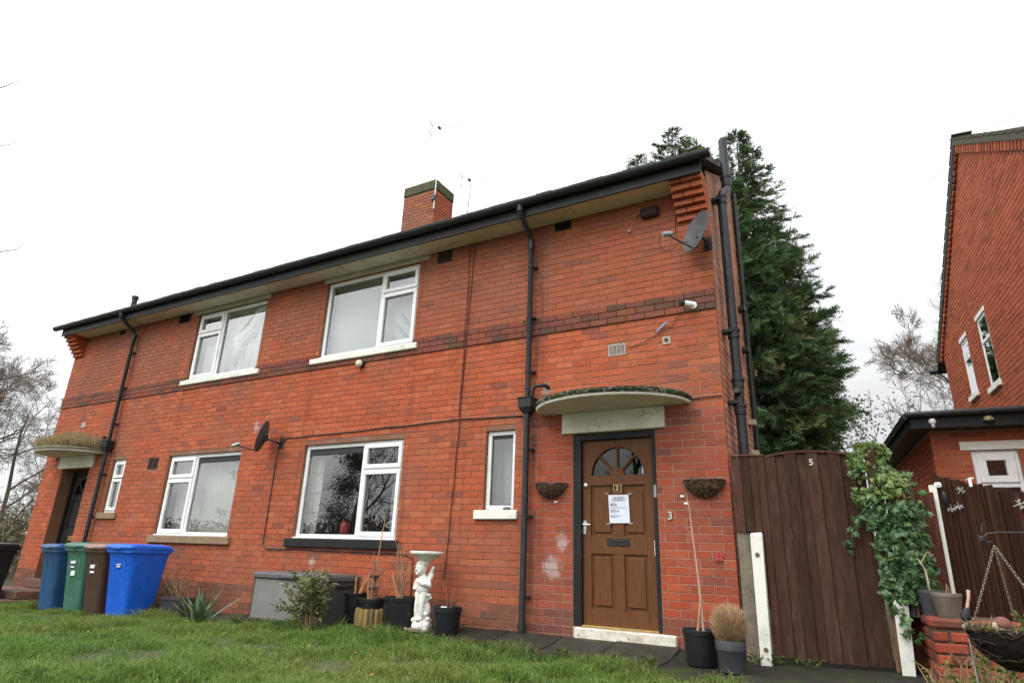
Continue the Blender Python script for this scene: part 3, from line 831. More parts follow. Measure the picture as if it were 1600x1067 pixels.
def window(o, flip, split=.615, top=.30, sill=None, sillm=None, lint=None, lintm=None, label=None):
    x0, x1, z0, z1 = o
    X = (lambda t: x0 + (x1 - x0) * t) if not flip else (lambda t: x1 - (x1 - x0) * t)
    srt = lambda a, b: (min(a, b), max(a, b))
    w_ = MB(); ring(w_, x0 + .004, x1 - .004, z0 + .004, z1 - .004, .058, .05, .125)
    ms = X(split); w_.box(ms - .03, ms + .03, .0515, .124, z0 + .058, z1 - .058, .004)
    zt = z1 - (z1 - z0) * top
    a, b = srt(X(split), X(1)); 
    ea = a + (.03 if not flip else .058); eb = b - (.058 if not flip else .03)
    w_.box(ea, eb, .053, .123, zt - .026, zt + .026, .004)
    win = w_.build('window', M['upvc'], house)
    if label: win['label'] = label
    for (q0, q1) in ((z0 + .045, zt - .012), (zt + .012, z1 - .045)):
        s_ = MB(); ring(s_, ea - .014, eb + .014, q0, q1, .062, .026, .098, .006); s_.build('sash', M['upvc'], win)
        pane(ea + .04, eb - .04, q0 + .055, q1 - .055, .072, win)
        gk = MB(); ring(gk, ea + .046, eb - .046, q0 + .06, q1 - .06, .008, .064, .071, 0); gk.build('gasket', M['blackpl'], win)
    c, d = srt(X(0), X(split)); fa = c + (.058 if not flip else .03); fb = d - (.03 if not flip else .058)
    pane(fa - .01, fb + .01, z0 + .05, z1 - .05, .088, win)
    gk = MB(); ring(gk, fa, fb, z0 + .062, z1 - .062, .009, .080, .087, 0); gk.build('gasket', M['blackpl'], win)
    if sill:
        s_ = MB(); s_.box(sill[0], sill[1], -.055, .05, sill[2], sill[3], .010)
        s_.build('sill', sillm, win)
        v = MB(); v.box(x0 + .006, x1 - .006, -.012, .06, sill[3] + .001, sill[3] + .022, .004); v.build('sill_strip', M['upvc'], win)
    if lint:
        s_ = MB(); s_.box(lint[0], lint[1], lint[4], .05, lint[2], lint[3], .004); s_.build('lintel', lintm, win)
    return win, (fa, fb)
wA, fA = window(WA, False, sill=(-6.51, -4.31, 3.548, 3.640), sillm=M['whitepaint'], lint=(-6.47, -4.23, 5.005, 5.086, -.016), lintm=M['dirtywhite'])
wA2, fA2 = window(mirop(WA), True, sill=(mir(-4.31), mir(-6.51), 3.548, 3.640), sillm=M['whitepaint'], lint=(mir(-4.23), mir(-6.47), 5.005, 5.086, -.016), lintm=M['dirtywhite'])
wD, fD = window(WD, False, sill=(-6.50, -4.325, .715, .838), sillm=M['blackpaint'], lint=(-6.375, -4.42, 2.23, 2.287, .035), lintm=M['brownpaint'])
wD2, fD2 = window(mirop(WD), True, sill=(mir(-4.325), mir(-6.50), .715, .838), sillm=M['brownpaint'], lint=(mir(-4.42), mir(-6.375), 2.23, 2.287, .035), lintm=M['brownpaint'])
wA['label'] = 'upper window with grey voile and wide fixed pane on the left'; wA2['label'] = 'upper window with crumpled white net curtain'
wD['label'] = 'lower window with black sill and a red ornament inside'; wD2['label'] = 'lower window with brown sill and pale vertical blind'
def slim(o, toplight, sill, sillm, lintm):
    x0, x1, z0, z1 = o
    w_ = MB(); ring(w_, x0 + .004, x1 - .004, z0 + .004, z1 - .004, .055, .05, .12)
    win = w_.build('window', M['upvc'], house)
    if toplight:
        zt = z1 - (z1 - z0) * .36
        for (q0, q1) in ((z0 + .045, zt - .01), (zt + .01, z1 - .045)):
            s_ = MB(); ring(s_, x0 + .045, x1 - .045, q0, q1, .055, .03, .09, .005); s_.build('sash', M['upvc'], win); pane(x0 + .09, x1 - .09, q0 + .05, q1 - .05, .07, win)
    else:
        pane(x0 + .05, x1 - .05, z0 + .05, z1 - .05, .085, win)
        gk = MB(); ring(gk, x0 + .059, x1 - .059, z0 + .059, z1 - .059, .012, .076, .084, 0); gk.build('gasket', M['blackpl'], win)
        bb = MB(); bb.box(x0 + .062, x1 - .062, .070, .083, z1 - .10, z1 - .062); bb.build('blind', M['blind'], win)  # plain dark strip across the head of the slim pane
    s_ = MB(); s_.box(sill[0], sill[1], -.05, .05, sill[2], sill[3], .008); s_.build('sill', sillm, win)
    s_ = MB(); s_.box(x0 + .01, x1 - .01, .006, .06, z1 + .004, z1 + .08, .004); s_.build('lintel', lintm, win)
    return win
wS = slim(WS, False, (-3.155, -2.53, 1.112, 1.222), M['whitepaint'], M['whitepaint']); wS['label'] = 'tall slim window beside the drainpipe with white sill'
wS2 = slim(mirop(WS), True, (mir(-2.53), mir(-3.155), 1.112, 1.222), M['brownpaint'], M['whitepaint']); wS2['label'] = 'small far window with brown sill and top light'
# dark strips across the pane heads, then curtains behind the glass
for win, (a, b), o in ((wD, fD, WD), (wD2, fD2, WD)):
    q = MB(); q.box(a + .004, b - .004, .070, .087, o[3] - .155, o[3] - .066, .003); q.build('top_strip', M['blind'], win)  # plain dark strip just outside the glass
curtain(fD2[0] - .75, fD2[1] + .1, .85, 2.2, .28, M['vertblind'], wD2, .012, 120, 75, seed=1)
curtain(fA[0] - .05, fA[1] + .75, 3.62, 5.02, .24, M['voile'], wA, .008, 110, 9, seed=2)
curtain(fA2[0] - .75, fA2[1] + .05, 3.62, 5.02, .24, M['net'], wA2, .022, 110, 30, seed=3)
# bunched fold of the net
q = MB()
bx = fA2[0]
pl = [(bx + .95, 4.95), (bx + .62, 4.62), (bx + .30, 4.36), (bx + .36, 4.18), (bx + .28, 4.02), (bx + .22, 3.98)]
for j in range(5):
    q.tube([(x + .03 * math.sin(j * 2.1), .19 + .012 * j, z - .02 * j) for x, z in pl], [.09 - .012 * j, .12, .10, .085, .06, .02], 8)
q.build('bunched_curtain', M['net'], wA2, smooth=True)
curtain(WS[0] - .1, WS[1] + .1, 1.2, 2.2, .3, M['voile'], wS, .01, 40, 40, seed=4)
curtain(WD[0] - .2, WD[0] + .22, .84, 2.22, .26, M['vertblind'], wD, .03, 40, 50, seed=5)
curtain(-4.75, -4.3, .84, 2.22, .26, M['voile'], wD, .03, 40, 50, seed=6)
q = MB()     # leaded bars of the inner panel seen through the glass
for xx in (-6.02, -5.72, -5.46):
    q.box(xx - .006, xx + .006, .20, .21, .86, 1.22 if xx > -6 else 1.1)
for zz in (1.22, 1.52, 1.82):
    q.box(-6.36, -5.2, .20, .21, zz - .005, zz + .005)
q.build('glazing_bar', M['blind'], wD)
rm = MB()
def quad(mb, *p): mb.add(p, [(0, 1, 2, 3)])
for (a, b, yb) in ((-LH + .1, -11.8, 4.2), (-11.8, -7.2, 4.2), (-7.1, -2.4, 4.2), (-2.4, -.1, 1.7)):
    for (z0, z1) in ((-.05, 2.42), (2.6, 5.06)):
        rm.m = 0
        quad(rm, (a, yb, z0), (b, yb, z0), (b, yb, z1), (a, yb, z1)); quad(rm, (a, .17, z0), (a, yb, z0), (a, yb, z1), (a, .17, z1))
        quad(rm, (b, .17, z0), (b, yb, z0), (b, yb, z1), (b, .17, z1)); quad(rm, (a, .17, z1), (b, .17, z1), (b, yb, z1), (a, yb, z1))
        rm.m = 1; quad(rm, (a, .17, z0), (b, .17, z0), (b, yb, z0), (a, yb, z0))
rm.build('interior', [M['room'], M['roomfloor']], house, fix=False)

# ---- doors
def front_door(mx_, leafm, framem, glassm, label, step_m, dy=0.0):
    X = (lambda x: x) if not mx_ else mir
    def bx(mb, a, b, y0, y1, z0, z1, bev=.003):
        p, q_ = X(a), X(b); mb.box(min(p, q_), max(p, q_), y0, y1, z0, z1, bev)
    fm = MB()
    bx(fm, -1.792, -1.70, .012, .13, -.05, 2.105); bx(fm, -.835, -.79, .012, .13, -.02, 2.105); bx(fm, -1.70, -.835, .013, .13, 2.03, 2.105)
    door = fm.build('front_door', framem, house); door['label'] = label
    lf = MB()
    x0, x1 = -1.697, -.838
    cx = (x0 + x1) / 2; ar = .325; az = 1.615
    # face with arch opening
    poly = [(x0, az), (cx - ar, az)] + [(cx - ar * math.cos(PI * k / 20), az + ar * math.sin(PI * k / 20)) for k in range(1, 20)] + [(cx + ar, az), (x1, az), (x1, 2.026), (x0, 2.026)]
    poly = [(X(a), b) for a, b in poly]
    lf.prism(poly, .062, .105, 'xz')
    for (a, b, c, d) in ((x0, x1, 1.500, 1.6145), (x0, -1.598, .0, 1.4995), (-.94, x1, .0, 1.4995), (-1.325, -1.205, .166, .744), (-1.325, -1.205, .941, 1.4995), (-1.5975, -.9405, .745, .94), (-1.5975, -.9405, 0.0, .165)):
        bx(lf, a, b, .062, .105, c, d, .002)
    bx(lf, x0 + .001, x1 - .001, .085, .104, .001, 1.5)
    for (a, b, c, d) in ((-1.596, -1.327, .942, 1.498), (-1.203, -.942, .942, 1.498), (-1.596, -1.327, .167, .743), (-1.203, -.942, .167, .743)):
        bx(lf, a + .030, b - .030, .068, .09, c + .030, d - .030, .014)
    leaf = lf.build('door_leaf', leafm, door)
    gb = MB()
    for an in (45, 90, 135):
        ca, sa = math.cos(R(an)), math.sin(R(an)); p0 = Vector((X(cx + .05 * ca), .073, az + .05 * sa)); p1 = Vector((X(cx + ar * ca), .073, az + ar * sa))
        gb.tube([p0, p1], .016, 6)
    hub = [(X(cx + .085 * math.cos(PI * k / 10)), az + .085 * math.sin(PI * k / 10)) for k in range(11)]
    gb.prism(hub, .060, .10, 'xz')
    arc = [(X(cx + ar * math.cos(PI * k / 20)), .066, az + ar * math.sin(PI * k / 20)) for k in range(21)]
    gb.tube(arc, .010, 6)
    gb.build('glazing_bar', leafm, door, smooth=True)
    gp = MB(); gp.prism([(X(cx + ar * math.cos(PI * k / 20)), az + ar * math.sin(PI * k / 20)) for k in range(21)], .088, .094, 'xz'); gp.build('fanlight_pane', glassm, door)
    door.location = (0, dy, 0)
    return door, X, bx
door, _, bx = front_door(False, M['timberdoor'], M['blackpaint'], M['doorglass'], 'brown panelled door with fanlight and a notice', None)
q = MB(); bx(q, -1.405, -1.138, .052, .07, .832, .912, .006); bx(q, -1.36, -1.18, .046, .06, .868, .905, .004); q.build('letterbox', M['blackpl'], door)
q = MB(); q.lathe([(.004, 0), (.026, .002), (.030, .015), (.022, .028), (0, .032)], 14, (0, 0, 0), Matrix.Translation((-1.653, .062, 1.505)) @ Matrix.Rotation(PI / 2, 4, 'X')); q.build('door_knob', M['metal'], door, True)
q = MB(); q.box(-1.697, -1.652, .052, .064, .95, 1.11, .005); q.tube([(-1.675, .06, 1.06), (-1.675, .018, 1.06), (-1.59, .016, 1.058)], .009, 8); q.build('door_handle', M['metal'], door, True)
q = MB(); q.box(-.828, -.797, .006, .02, 1.35, 1.488, .004)
for zz in (1.38, 1.42, 1.46): q.tube([(-.812, .008, zz), (-.812, .003, zz)], .008, 8)
q.build('key_safe_plate', M['galv'], door)
q = MB(); q.box(-1.317, -1.216, .054, .066, 1.418, 1.508, .003); np_ = q.build('number_plate', mat('number_tile', (.36, .22, .10), .5, (.25, .14, .06), 20), door)
q = MB(); q.box(-1.302, -1.232, .051, .056, 1.428, 1.498, .002); q.build('tile_centre', M['dark'], door)
nm = text_mesh('3', .085, .004, M['brass'], 'digit'); inst('digit', nm, door, Vector((-1.267, .048, 1.463)) - wloc(house), (PI / 2, 0, 0))
q = MB(); q.box(-.975, -.93, .082, .0865, 1.628, 1.73); q.build('window_sticker', M['paper'], door)
q = MB(); q.box(-1.72, -.81, .02, .11, -.022, -.001, .004); q.build('threshold', M['brass'], door)
q = MB(); q.box(-1.765, -.64, -.055, .16, -.165, -.025, .012); q.box(-1.78, -.63, -.075, .1, -.20, -.1655, .01); st_ = q.build('doorstep', M['stepstone'], house)
q = MB(); q.box(-.86, -.852, .056, .063, .74, .90); q.build('paint_drip', M['whitepaint'], door)
# far door, dark with glazed fan and two long panes
door2, X2, bx2 = front_door(True, M['darkdoor'], M['blackpaint'], M['doorglass'], 'dark grey far door with brass letterbox', None, .21)
q = MB(); bx2(q, -1.42, -1.12, .26, .28, .70, .80, .006); q.build('letterbox', M['brass'], door2)
q = MB(); bx2(q, -1.76, -.7, -.1, .16, -.19, -.02, .012); bx2(q, -1.9, -.5, -.75, .0, -.33, -.195, .012); bx2(q, -2.0, -.3, -1.05, -.3, -.46, -.335, .012)
q.build('doorstep', mat('brown_steps', (.16, .08, .055), .85, (.10, .055, .04), 5, bump=.5), house)

# ---- canopies
def canopy(cx, label, em):
    NP = 40
    pts = [(cx + .945 * math.cos(PI + PI * k / NP), .745 * math.sin(PI + PI * k / NP)) for k in range(NP + 1)]
    cm = MB()
    cm.m = 0
    tp = [(x, y * .99, 2.462 + .010 * fbm(x, y, 1, 3)) for x, y in pts]
    bt = [(x, y, 2.395) for x, y in pts]
    md = [(cx + (x - cx) * 1.012, y * 1.012, 2.43 + .008 * fbm(x * 3, y * 3, 2, 3)) for x, y in pts]
    ed = [(cx + (x - cx) * .985, y * .98, 2.372) for x, y in pts]
    n = NP + 1
    c0 = (cx, 0, 2.485); c1 = (cx, 0, 2.366)
    vs = tp + md + bt + ed + [c0, c1]; fs = []; mi = []
    for k in range(NP):
        fs.append((k, k + 1, n + k + 1, n + k)); fs.append((n + k, n + k + 1, 2 * n + k + 1, 2 * n + k)); fs.append((2 * n + k, 2 * n + k + 1, 3 * n + k + 1, 3 * n + k))
        fs.append((4 * n, k + 1, k)); mi += [0, 0, 1, 0]
    for k in range(NP):
        fs.append((4 * n + 1, 3 * n + k, 3 * n + k + 1)); mi.append(1)
    cm.add(vs, fs); cm.mi = mi
    c = cm.build('door_canopy', [em, M['canopyunder']], house, smooth=True); c['label'] = label
    s_ = MB(); s_.box(cx - .635, cx + .635, -.045, .02, 2.115, 2.364, .006); s_.build('lintel_block', M['canopyunder'], c)
canopy(-1.295, 'half round canopy with moss and flaking paint on its rim', M['canopyedge']); canopy(mir(-1.295), 'far half round canopy with dry grass growing on it', mat('grey_canopy_edge', (.17, .15, .10), .9, (.10, .09, .055), 8, bump=.6, bscale=40))

# ---- pipes
def ptube(name, pts, rad, par, n=12): 
    q = MB(); q.tube(pts, rad, n); return q.build(name, M['blackpl'], par, True)
def downpipe(x, zb, hopper=True):
    dp = ptube('downpipe', [(x, -.44, 5.24), (x, -.44, 5.16), (x, -.42, 5.10), (x, -.12, 4.90), (x, -.085, 4.84), (x, -.085, 2.60)], .036, house)
    for pp_ in ([(x, -.44, 5.23), (x, -.44, 5.13)], [(x, -.085, 4.86), (x, -.085, 4.72)]):
        q = MB(); q.tube(pp_, .044, 12); q.build('pipe_socket', M['blackpl'], dp, True)
    ptube('lower_pipe', [(x, -.085, 2.45), (x, -.085, zb + .13), (x, -.10, zb + .06), (x, -.15, zb + .01)], .038, dp)
    q = MB(); q.tube([(x, -.085, zb + .20), (x, -.085, zb + .11)], .047, 12); q.build('pipe_shoe_collar', M['blackpl'], dp, True)
    h = MB()
    h.loft([[(x - .045, -.13, 2.40), (x + .045, -.13, 2.40), (x + .045, -.03, 2.40), (x - .045, -.03, 2.40)],
            [(x - .09, -.165, 2.47), (x + .09, -.165, 2.47), (x + .09, -.004, 2.47), (x - .09, -.004, 2.47)],
            [(x - .095, -.17, 2.60), (x + .095, -.17, 2.60), (x + .095, -.004, 2.60), (x - .095, -.004, 2.60)]])
    h.box(x - .105, x + .105, -.18, -.004, 2.585, 2.60, .003)
    h.build('hopper', M['blackpl'], dp)
    for zz in (4.45, 3.7, 2.95, 1.95, 1.15, .25):
        q = MB(); q.tube([(x, -.085, zz - .012), (x, -.085, zz + .012)], .043, 12); q.box(x + .02, x + .075, -.075, -.001, zz - .012, zz + .012, .003); q.box(x - .075, x - .02, -.03, -.001, zz - .012, zz + .012, .003)
        q.build('pipe_bracket', M['blackpl'], dp)
    return dp
dp1 = downpipe(-2.395, -.24); dp2 = downpipe(mir(-2.43), -.36)
ptube('waste_pipe', [(-2.14, .01, 2.735), (-2.14, -.06, 2.74), (-2.17, -.10, 2.74), (-2.27, -.12, 2.735), (-2.30, -.12, 2.70), (-2.315, -.12, 2.58)], .024, dp1)
ptube('waste_pipe', [(mir(-2.14), .01, 2.70), (mir(-2.14), -.08, 2.71), (mir(-2.25), -.12, 2.69), (mir(-2.30), -.12, 2.58)], .024, dp2)
SX, SY = .115, .30
sp = ptube('soil_pipe', [(SX, SY, -.2), (SX, SY, 5.05), (SX + .015, SY + .02, 5.14), (SX + .05, SY + .14, 5.24), (SX + .05, SY + .16, 5.32), (SX + .05, SY + .16, 6.02)], .055, house, 16)
for zz in (.9, 2.32, 2.62, 3.22, 5.02):
    q = MB(); q.lathe([(.060, -.055), (.066, -.05), (.066, .03), (.075, .032), (.075, .056), (.060, .06)], 16, (SX, SY, zz)); q.build('pipe_socket', M['blackpl'], sp, True)
q = MB(); q.lathe([(.060, -.005), (.066, .0), (.066, .12), (.074, .122), (.074, .15), (.060, .155)], 16, (SX + .05, SY + .16, 5.30)); q.build('pipe_socket', M['blackpl'], sp, True)
q = MB()
for zz in (2.40, 3.25, 5.02): q.box(.0, SX, SY - .09, SY + .03, zz - .02, zz + .02, .004)
q.tube([(SX, SY, 2.50), (SX, SY - .13, 2.52)], .035, 10)
q.build('pipe_bracket', M['blackpl'], sp)
ptube('side_downpipe', [(.05, SIDE_D - .05, -.2), (.05, SIDE_D - .05, 6.0)], .034, house)
for zz in (2.0, 2.4, 3.4, 4.0):
    q = MB(); q.box(0, .09, SIDE_D - .32, SIDE_D - .2, zz, zz + .07, .006); q.build('overflow_outlet', M['render'] if zz < 3 else M['blackpl'], house)

# ------------------------------------------------------------------ things fixed to the house
def satellite_dish(c, wallpt, label, lnb, d=(-.80, -.55, .22), sz=1.0):
    c = Vector(c); d = Vector(d).normalized()
    t = thing('satellite_dish', label, 'satellite dish', wallpt, 0, 'satellite dishes on the front wall')
    Mx = Matrix.Translation(c) @ d.to_track_quat('Z', 'Y').to_matrix().to_4x4()
    q = MB()
    pr = [(0, -.045), (.06, -.043), (.12, -.036), (.18, -.02), (.222, 0), (.235, .004), (.236, -.004), (.22, -.012), (.12, -.046), (0, -.056)]
    q.lathe([(max(r_, .0005), z) for r_, z in pr], 32, (0, 0, 0), Mx @ Matrix.Diagonal((.92 * sz, 1.08 * sz, sz, 1)))
    q.build('reflector', M['dish'], t, True)
    low = Mx @ Vector((0, -.24, -.02)); back = Mx @ Vector((0, -.02, -.06)); lnb = Vector(lnb)
    a = MB(); a.tube([back + Vector((0, 0, -.02)), low, lnb], .011, 8); a.build('feed_arm', M['iron'], t, True)
    l = MB(); dr = (c - lnb).normalized(); l.tube([lnb - dr * .05, lnb + dr * .03, lnb + dr * .07], [.03, .034, .026], 12)
    l.build('lnb', M['galv'], t, True)
    mm_ = MB(); wp = Vector(wallpt)
    mm_.box(wp.x - .05, wp.x + .05, -.014, -.001, wp.z - .09, wp.z + .09, .004); mm_.tube([wp + Vector((0, -.01, -.03)), wp + Vector((0, -.13, -.01)), back], .018, 8); mm_.box(back.x - .04, back.x + .04, back.y - .03, back.y + .03, back.z - .05, back.z + .05, .008)
    mm_.build('wall_mount', M['iron'], t)
    return t
satellite_dish((-7.085, -.27, 2.37), (-6.92, 0, 2.30), 'small grey satellite dish on the wall between the two lower windows', (-7.36, -.52, 2.20))
satellite_dish((-.115, -.26, 4.36), (-.035, 0, 4.30), 'larger looking grey satellite dish high on the wall under the corbelled bricks', (-.40, -.50, 4.27), (-.64, -.72, .26), 1.08)

def cable(name, pts, rad, label, m=None, seed=1, step=.25, wob=.006):
    rr_ = random.Random(seed); out = []
    for i in range(len(pts) - 1):
        a, b = Vector(pts[i]), Vector(pts[i + 1]); n = max(1, int((b - a).length / step))
        for k in range(n):
            p = a.lerp(b, k / n)
            if k or i: p += Vector((rr_.uniform(-wob, wob), 0, rr_.uniform(-wob, wob)))
            out.append(p)
    out.append(Vector(pts[-1]))
    q = MB(); q.tube(out, rad, 5)
    return tag(q.build(name, m or M['cable'], None, True), label, 'cable', 'cables clipped to the brick walls')
cable('cable', [(-6.90, -.012, 2.30), (-6.80, -.012, 2.36), (-5.3, -.012, 2.385), (-4.4, -.012, 2.40), (-3.46, -.012, 2.425), (-2.50, -.012, 2.395)], .009, 'dark cable running from the lower dish over the window to the drainpipe')
cable('cable', [(-6.97, -.012, 2.24), (-6.99, -.012, 1.6), (-6.99, -.012, .74), (-6.93, -.012, .685), (-5.5, -.012, .675), (-4.2, -.012, .67), (-4.08, -.012, .62), (-4.06, -.012, .1)], .009, 'dark cable dropping from the dish and running under the black sill')
cable('cable', [(-3.385, -.012, 5.08), (-3.42, -.012, 4.2), (-3.425, -.032, 3.72), (-3.43, -.032, 3.45), (-3.45, -.012, 3.40), (-3.48, -.012, 2.2), (-3.53, -.012, .9), (-3.56, -.012, .40)], .0065, 'long cable from the eaves down past the birdbath, right of a twin', M['cablered'])
cable('cable', [(-3.475, -.012, 5.08), (-3.465, -.012, 4.2), (-3.465, -.032, 3.72), (-3.465, -.032, 3.45), (-3.47, -.012, 3.4), (-3.49, -.012, 2.46)], .0055, 'short cable from the eaves down to the horizontal cable, left of a twin', M['cablered'])
cable('cable', [(-.395, -.01, 5.08), (-.40, -.012, 4.75), (-.41, -.03, 4.5), (-.46, -.45, 4.33)], .006, 'thin cable from the eaves to the upper dish', wob=.002)
cable('cable', [(-.46, -.50, 4.28), (-.50, -.48, 4.20), (-.47, -.44, 4.10), (-.38, -.4, 4.10), (-.30, -.35, 4.21), (-.2, -.25, 4.24)], .005, 'loose loop of thin cable below the upper dish', wob=.001, step=.1)
cable('cable', [(-.40, -.02, 3.47), (-.52, -.014, 3.32), (-.85, -.014, 3.17), (-1.05, -.014, 3.12)], .004, 'hair thin lead from the wall camera to the pale air brick', wob=.002)
cable('cable', [(-.36, -.014, 2.415), (-.2, -.014, 2.42), (-.012, -.014, 2.425)], .008, 'cable from the canopy end to the house corner')
# alarm box
t = thing('alarm_box', 'dark brown alarm box under the eaves near the upper dish', 'alarm box', (-.72, 0, 4.82))
q = MB(); q.box(-.835, -.605, -.075, -.001, 4.82, 4.965, .018); q.build('cover', mat('alarm_brown', (.045, .018, .014), .6, (.03, .014, .012), 9, spec=.2), t)
q = MB(); q.box(-.815, -.625, -.079, -.073, 4.845, 4.94, .012); q.build('front_panel', mat('alarm_dark', (.02, .012, .012), .5, spec=.2), t)
q = MB(); q.tube([(-.835, -.02, 4.90), (-.885, -.02, 4.90), (-.90, -.015, 4.88), (-.90, -.004, 4.84)], .006, 6); q.build('wire', M['cable'], t)
# sensors, camera, lamp
t = thing('security_camera', 'white and dark bullet camera on the dark brick band', 'camera', (-.31, -.02, 3.54))
q = MB(); q.tube([(-.255, -.022, 3.53), (-.255, -.035, 3.53)], .045, 16); q.tube([(-.255, -.035, 3.53), (-.262, -.07, 3.525)], .02, 10); q.build('base', M['whitepl'], t, True)
q = MB(); q.tube([(-.26, -.075, 3.525), (-.34, -.14, 3.53)], .036, 14); q.build('housing', M['whitepl'], t, True)
q = MB(); q.tube([(-.335, -.136, 3.53), (-.372, -.166, 3.532)], .038, 14); q.build('lens_hood', M['blackpl'], t, True)
t = thing('wall_lamp', 'round cream wall light just below the upper window sill', 'lamp', (-5.37, 0, 3.43))
q = MB(); q.tube([(-5.37, -.001, 3.43), (-5.37, -.06, 3.43)], .055, 18); q.build('body', M['blackpl'], t, True)
q = MB(); q.lathe([(.058, 0), (.060, .02), (.045, .045), (.02, .055), (.001, .056)], 18, (0, 0, 0), Matrix.Translation((-5.38, -.058, 3.43)) @ Matrix.Rotation(PI / 2, 4, 'X')); q.build('lens', mat('cream_lens', (.66, .58, .42), .4), t, True)
t = thing('junction_box', 'small square grey plate with a cable hole above the canopy', 'wall plate', (-.595, 0, 3.15))
q = MB(); q.box(-.645, -.545, -.012, -.001, 3.10, 3.20, .004); q.build('plate', M['render'], t); q = MB(); q.tube([(-.595, -.01, 3.155), (-.595, -.03, 3.155)], .02, 10); q.build('gland', M['blackpl'], t)
q = MB(); q.box(mir(-1.24), mir(-1.08), -.012, -.001, 2.965, 3.075, .004); tag(q.build('wall_plate', M['galv']), 'small grey plate on the far wall above the grassy canopy', 'wall plate')
q = MB(); q.tube([(-.71, -.02, 3.27), (-.60, -.03, 3.35), (-.56, -.03, 3.37)], [.008, .010, .004], 6); tag(q.build('tape_strip', M['bluepl']), 'pale blue scrap of tape hanging from the thin lead', 'tape')
q = MB(); q.tube([(-1.0, -.001, 4.70), (-1.0, -.035, 4.69)], .02, 10); q.tube([(-1.0, -.03, 4.69), (-1.0, -.055, 4.67)], [.012, .006], 8); tag(q.build('wall_stub', M['galv'], None, True), 'short capped pipe stub below the alarm box', 'pipe stub')
# fixing cement by waste pipe, white cable clips
for (x, z, lab) in ((-2.02, 1.315, 'small white clip right below the left wall basket'), (-.51, 1.355, 'small white clip left below the right wall basket'), (-.475, 1.28, 'tiny white clip lowest by the right wall basket')):
    q = MB(); q.box(x - .022, x + .022, -.012, -.001, z - .012, z + .012, .003); tag(q.build('cable_clip', M['whitepl']), lab, 'clip', 'white clips beside the door')
nm = text_mesh('3', .115, .008, M['metal'], 'house_number')
o = bpy.data.objects.new('house_number', nm); COL.objects.link(o); o.location = (-.652, -.012, 1.15); o.rotation_euler = (PI / 2, 0, 0)
tag(o, 'steel figure 3 fixed to the bricks right of the brown door', 'house number')
# red and white butterfly like ornament
q = MB()
for sx_ in (-1, 1):
    for sz_ in (-1, 1):
        q.lathe([(.001, -.004), (.020, -.003), (.020, .003), (.001, .004)], 10, (0, 0, 0), Matrix.Translation((-.168 + sx_ * .020, -.014, .742 + sz_ * .018)) @ Matrix.Rotation(PI / 2, 4, 'X'))
q.box(-.172, -.164, -.022, -.004, .70, .785, .002)
tag(q.build('wall_ornament', mat('red_white_glaze', (.36, .02, .025), .5, (.5, .3, .28), 70, lo=.56, hi=.66)), 'little red and white four lobed ornament on the bricks right of the door', 'ornament')
# notice on the door
t = thing('notice', 'white printed notice taped in a plastic sleeve on the brown door', 'notice', (-1.262, .05, 1.07))
pq = MB(); NX, NZ = 8, 10; vs = []
for j in range(NZ):
    for i in range(NX):
        u, v = i / (NX - 1), j / (NZ - 1); vs.append((-1.377 + .012 * (1 - v) + .240 * u, .052 - .006 * math.sin(3 * u + 2 * v) * (.4 + v * .6) * .6, 1.078 + .312 * v + .008 * (1 - u) * (0)))
pq.add(vs, [(j * NX + i, j * NX + i + 1, (j + 1) * NX + i + 1, (j + 1) * NX + i) for j in range(NZ - 1) for i in range(NX - 1)])
sh = pq.build('sheet', M['paper'], t, True, fix=False)
tx = MB(); rr_ = random.Random(3)
for (z, x0, x1, h) in ((1.362, .06, .19, .007), (1.345, .05, .20, .007), (1.327, .035, .17, .006), (1.292, .02, .08, .008), (1.275, .02, .10, .010), (1.248, .02, .205, .005), (1.222, .02, .12, .005), (1.206, .02, .13, .005), (1.16, .02, .14, .005), (1.148, .02, .09, .005)):
    x = x0
    while x < x1:
        l = rr_.uniform(.008, .024); tx.box(-1.372 + x, -1.372 + min(x + l, x1), .0435, .0440, z - h / 2, z + h / 2); x += l + .006
tag(tx.build('print', M['ink'], t), kind='stuff')
tp = MB()
for (x, z) in ((-1.40, 1.405), (-1.12, 1.40), (-1.385, 1.07), (-1.115, 1.075)): tp.box(x - .022, x + .022, .0575, .0605, z - .012, z + .012)
tp.build('tape', mat('clear_tape', (.30, .18, .12), .15), t)
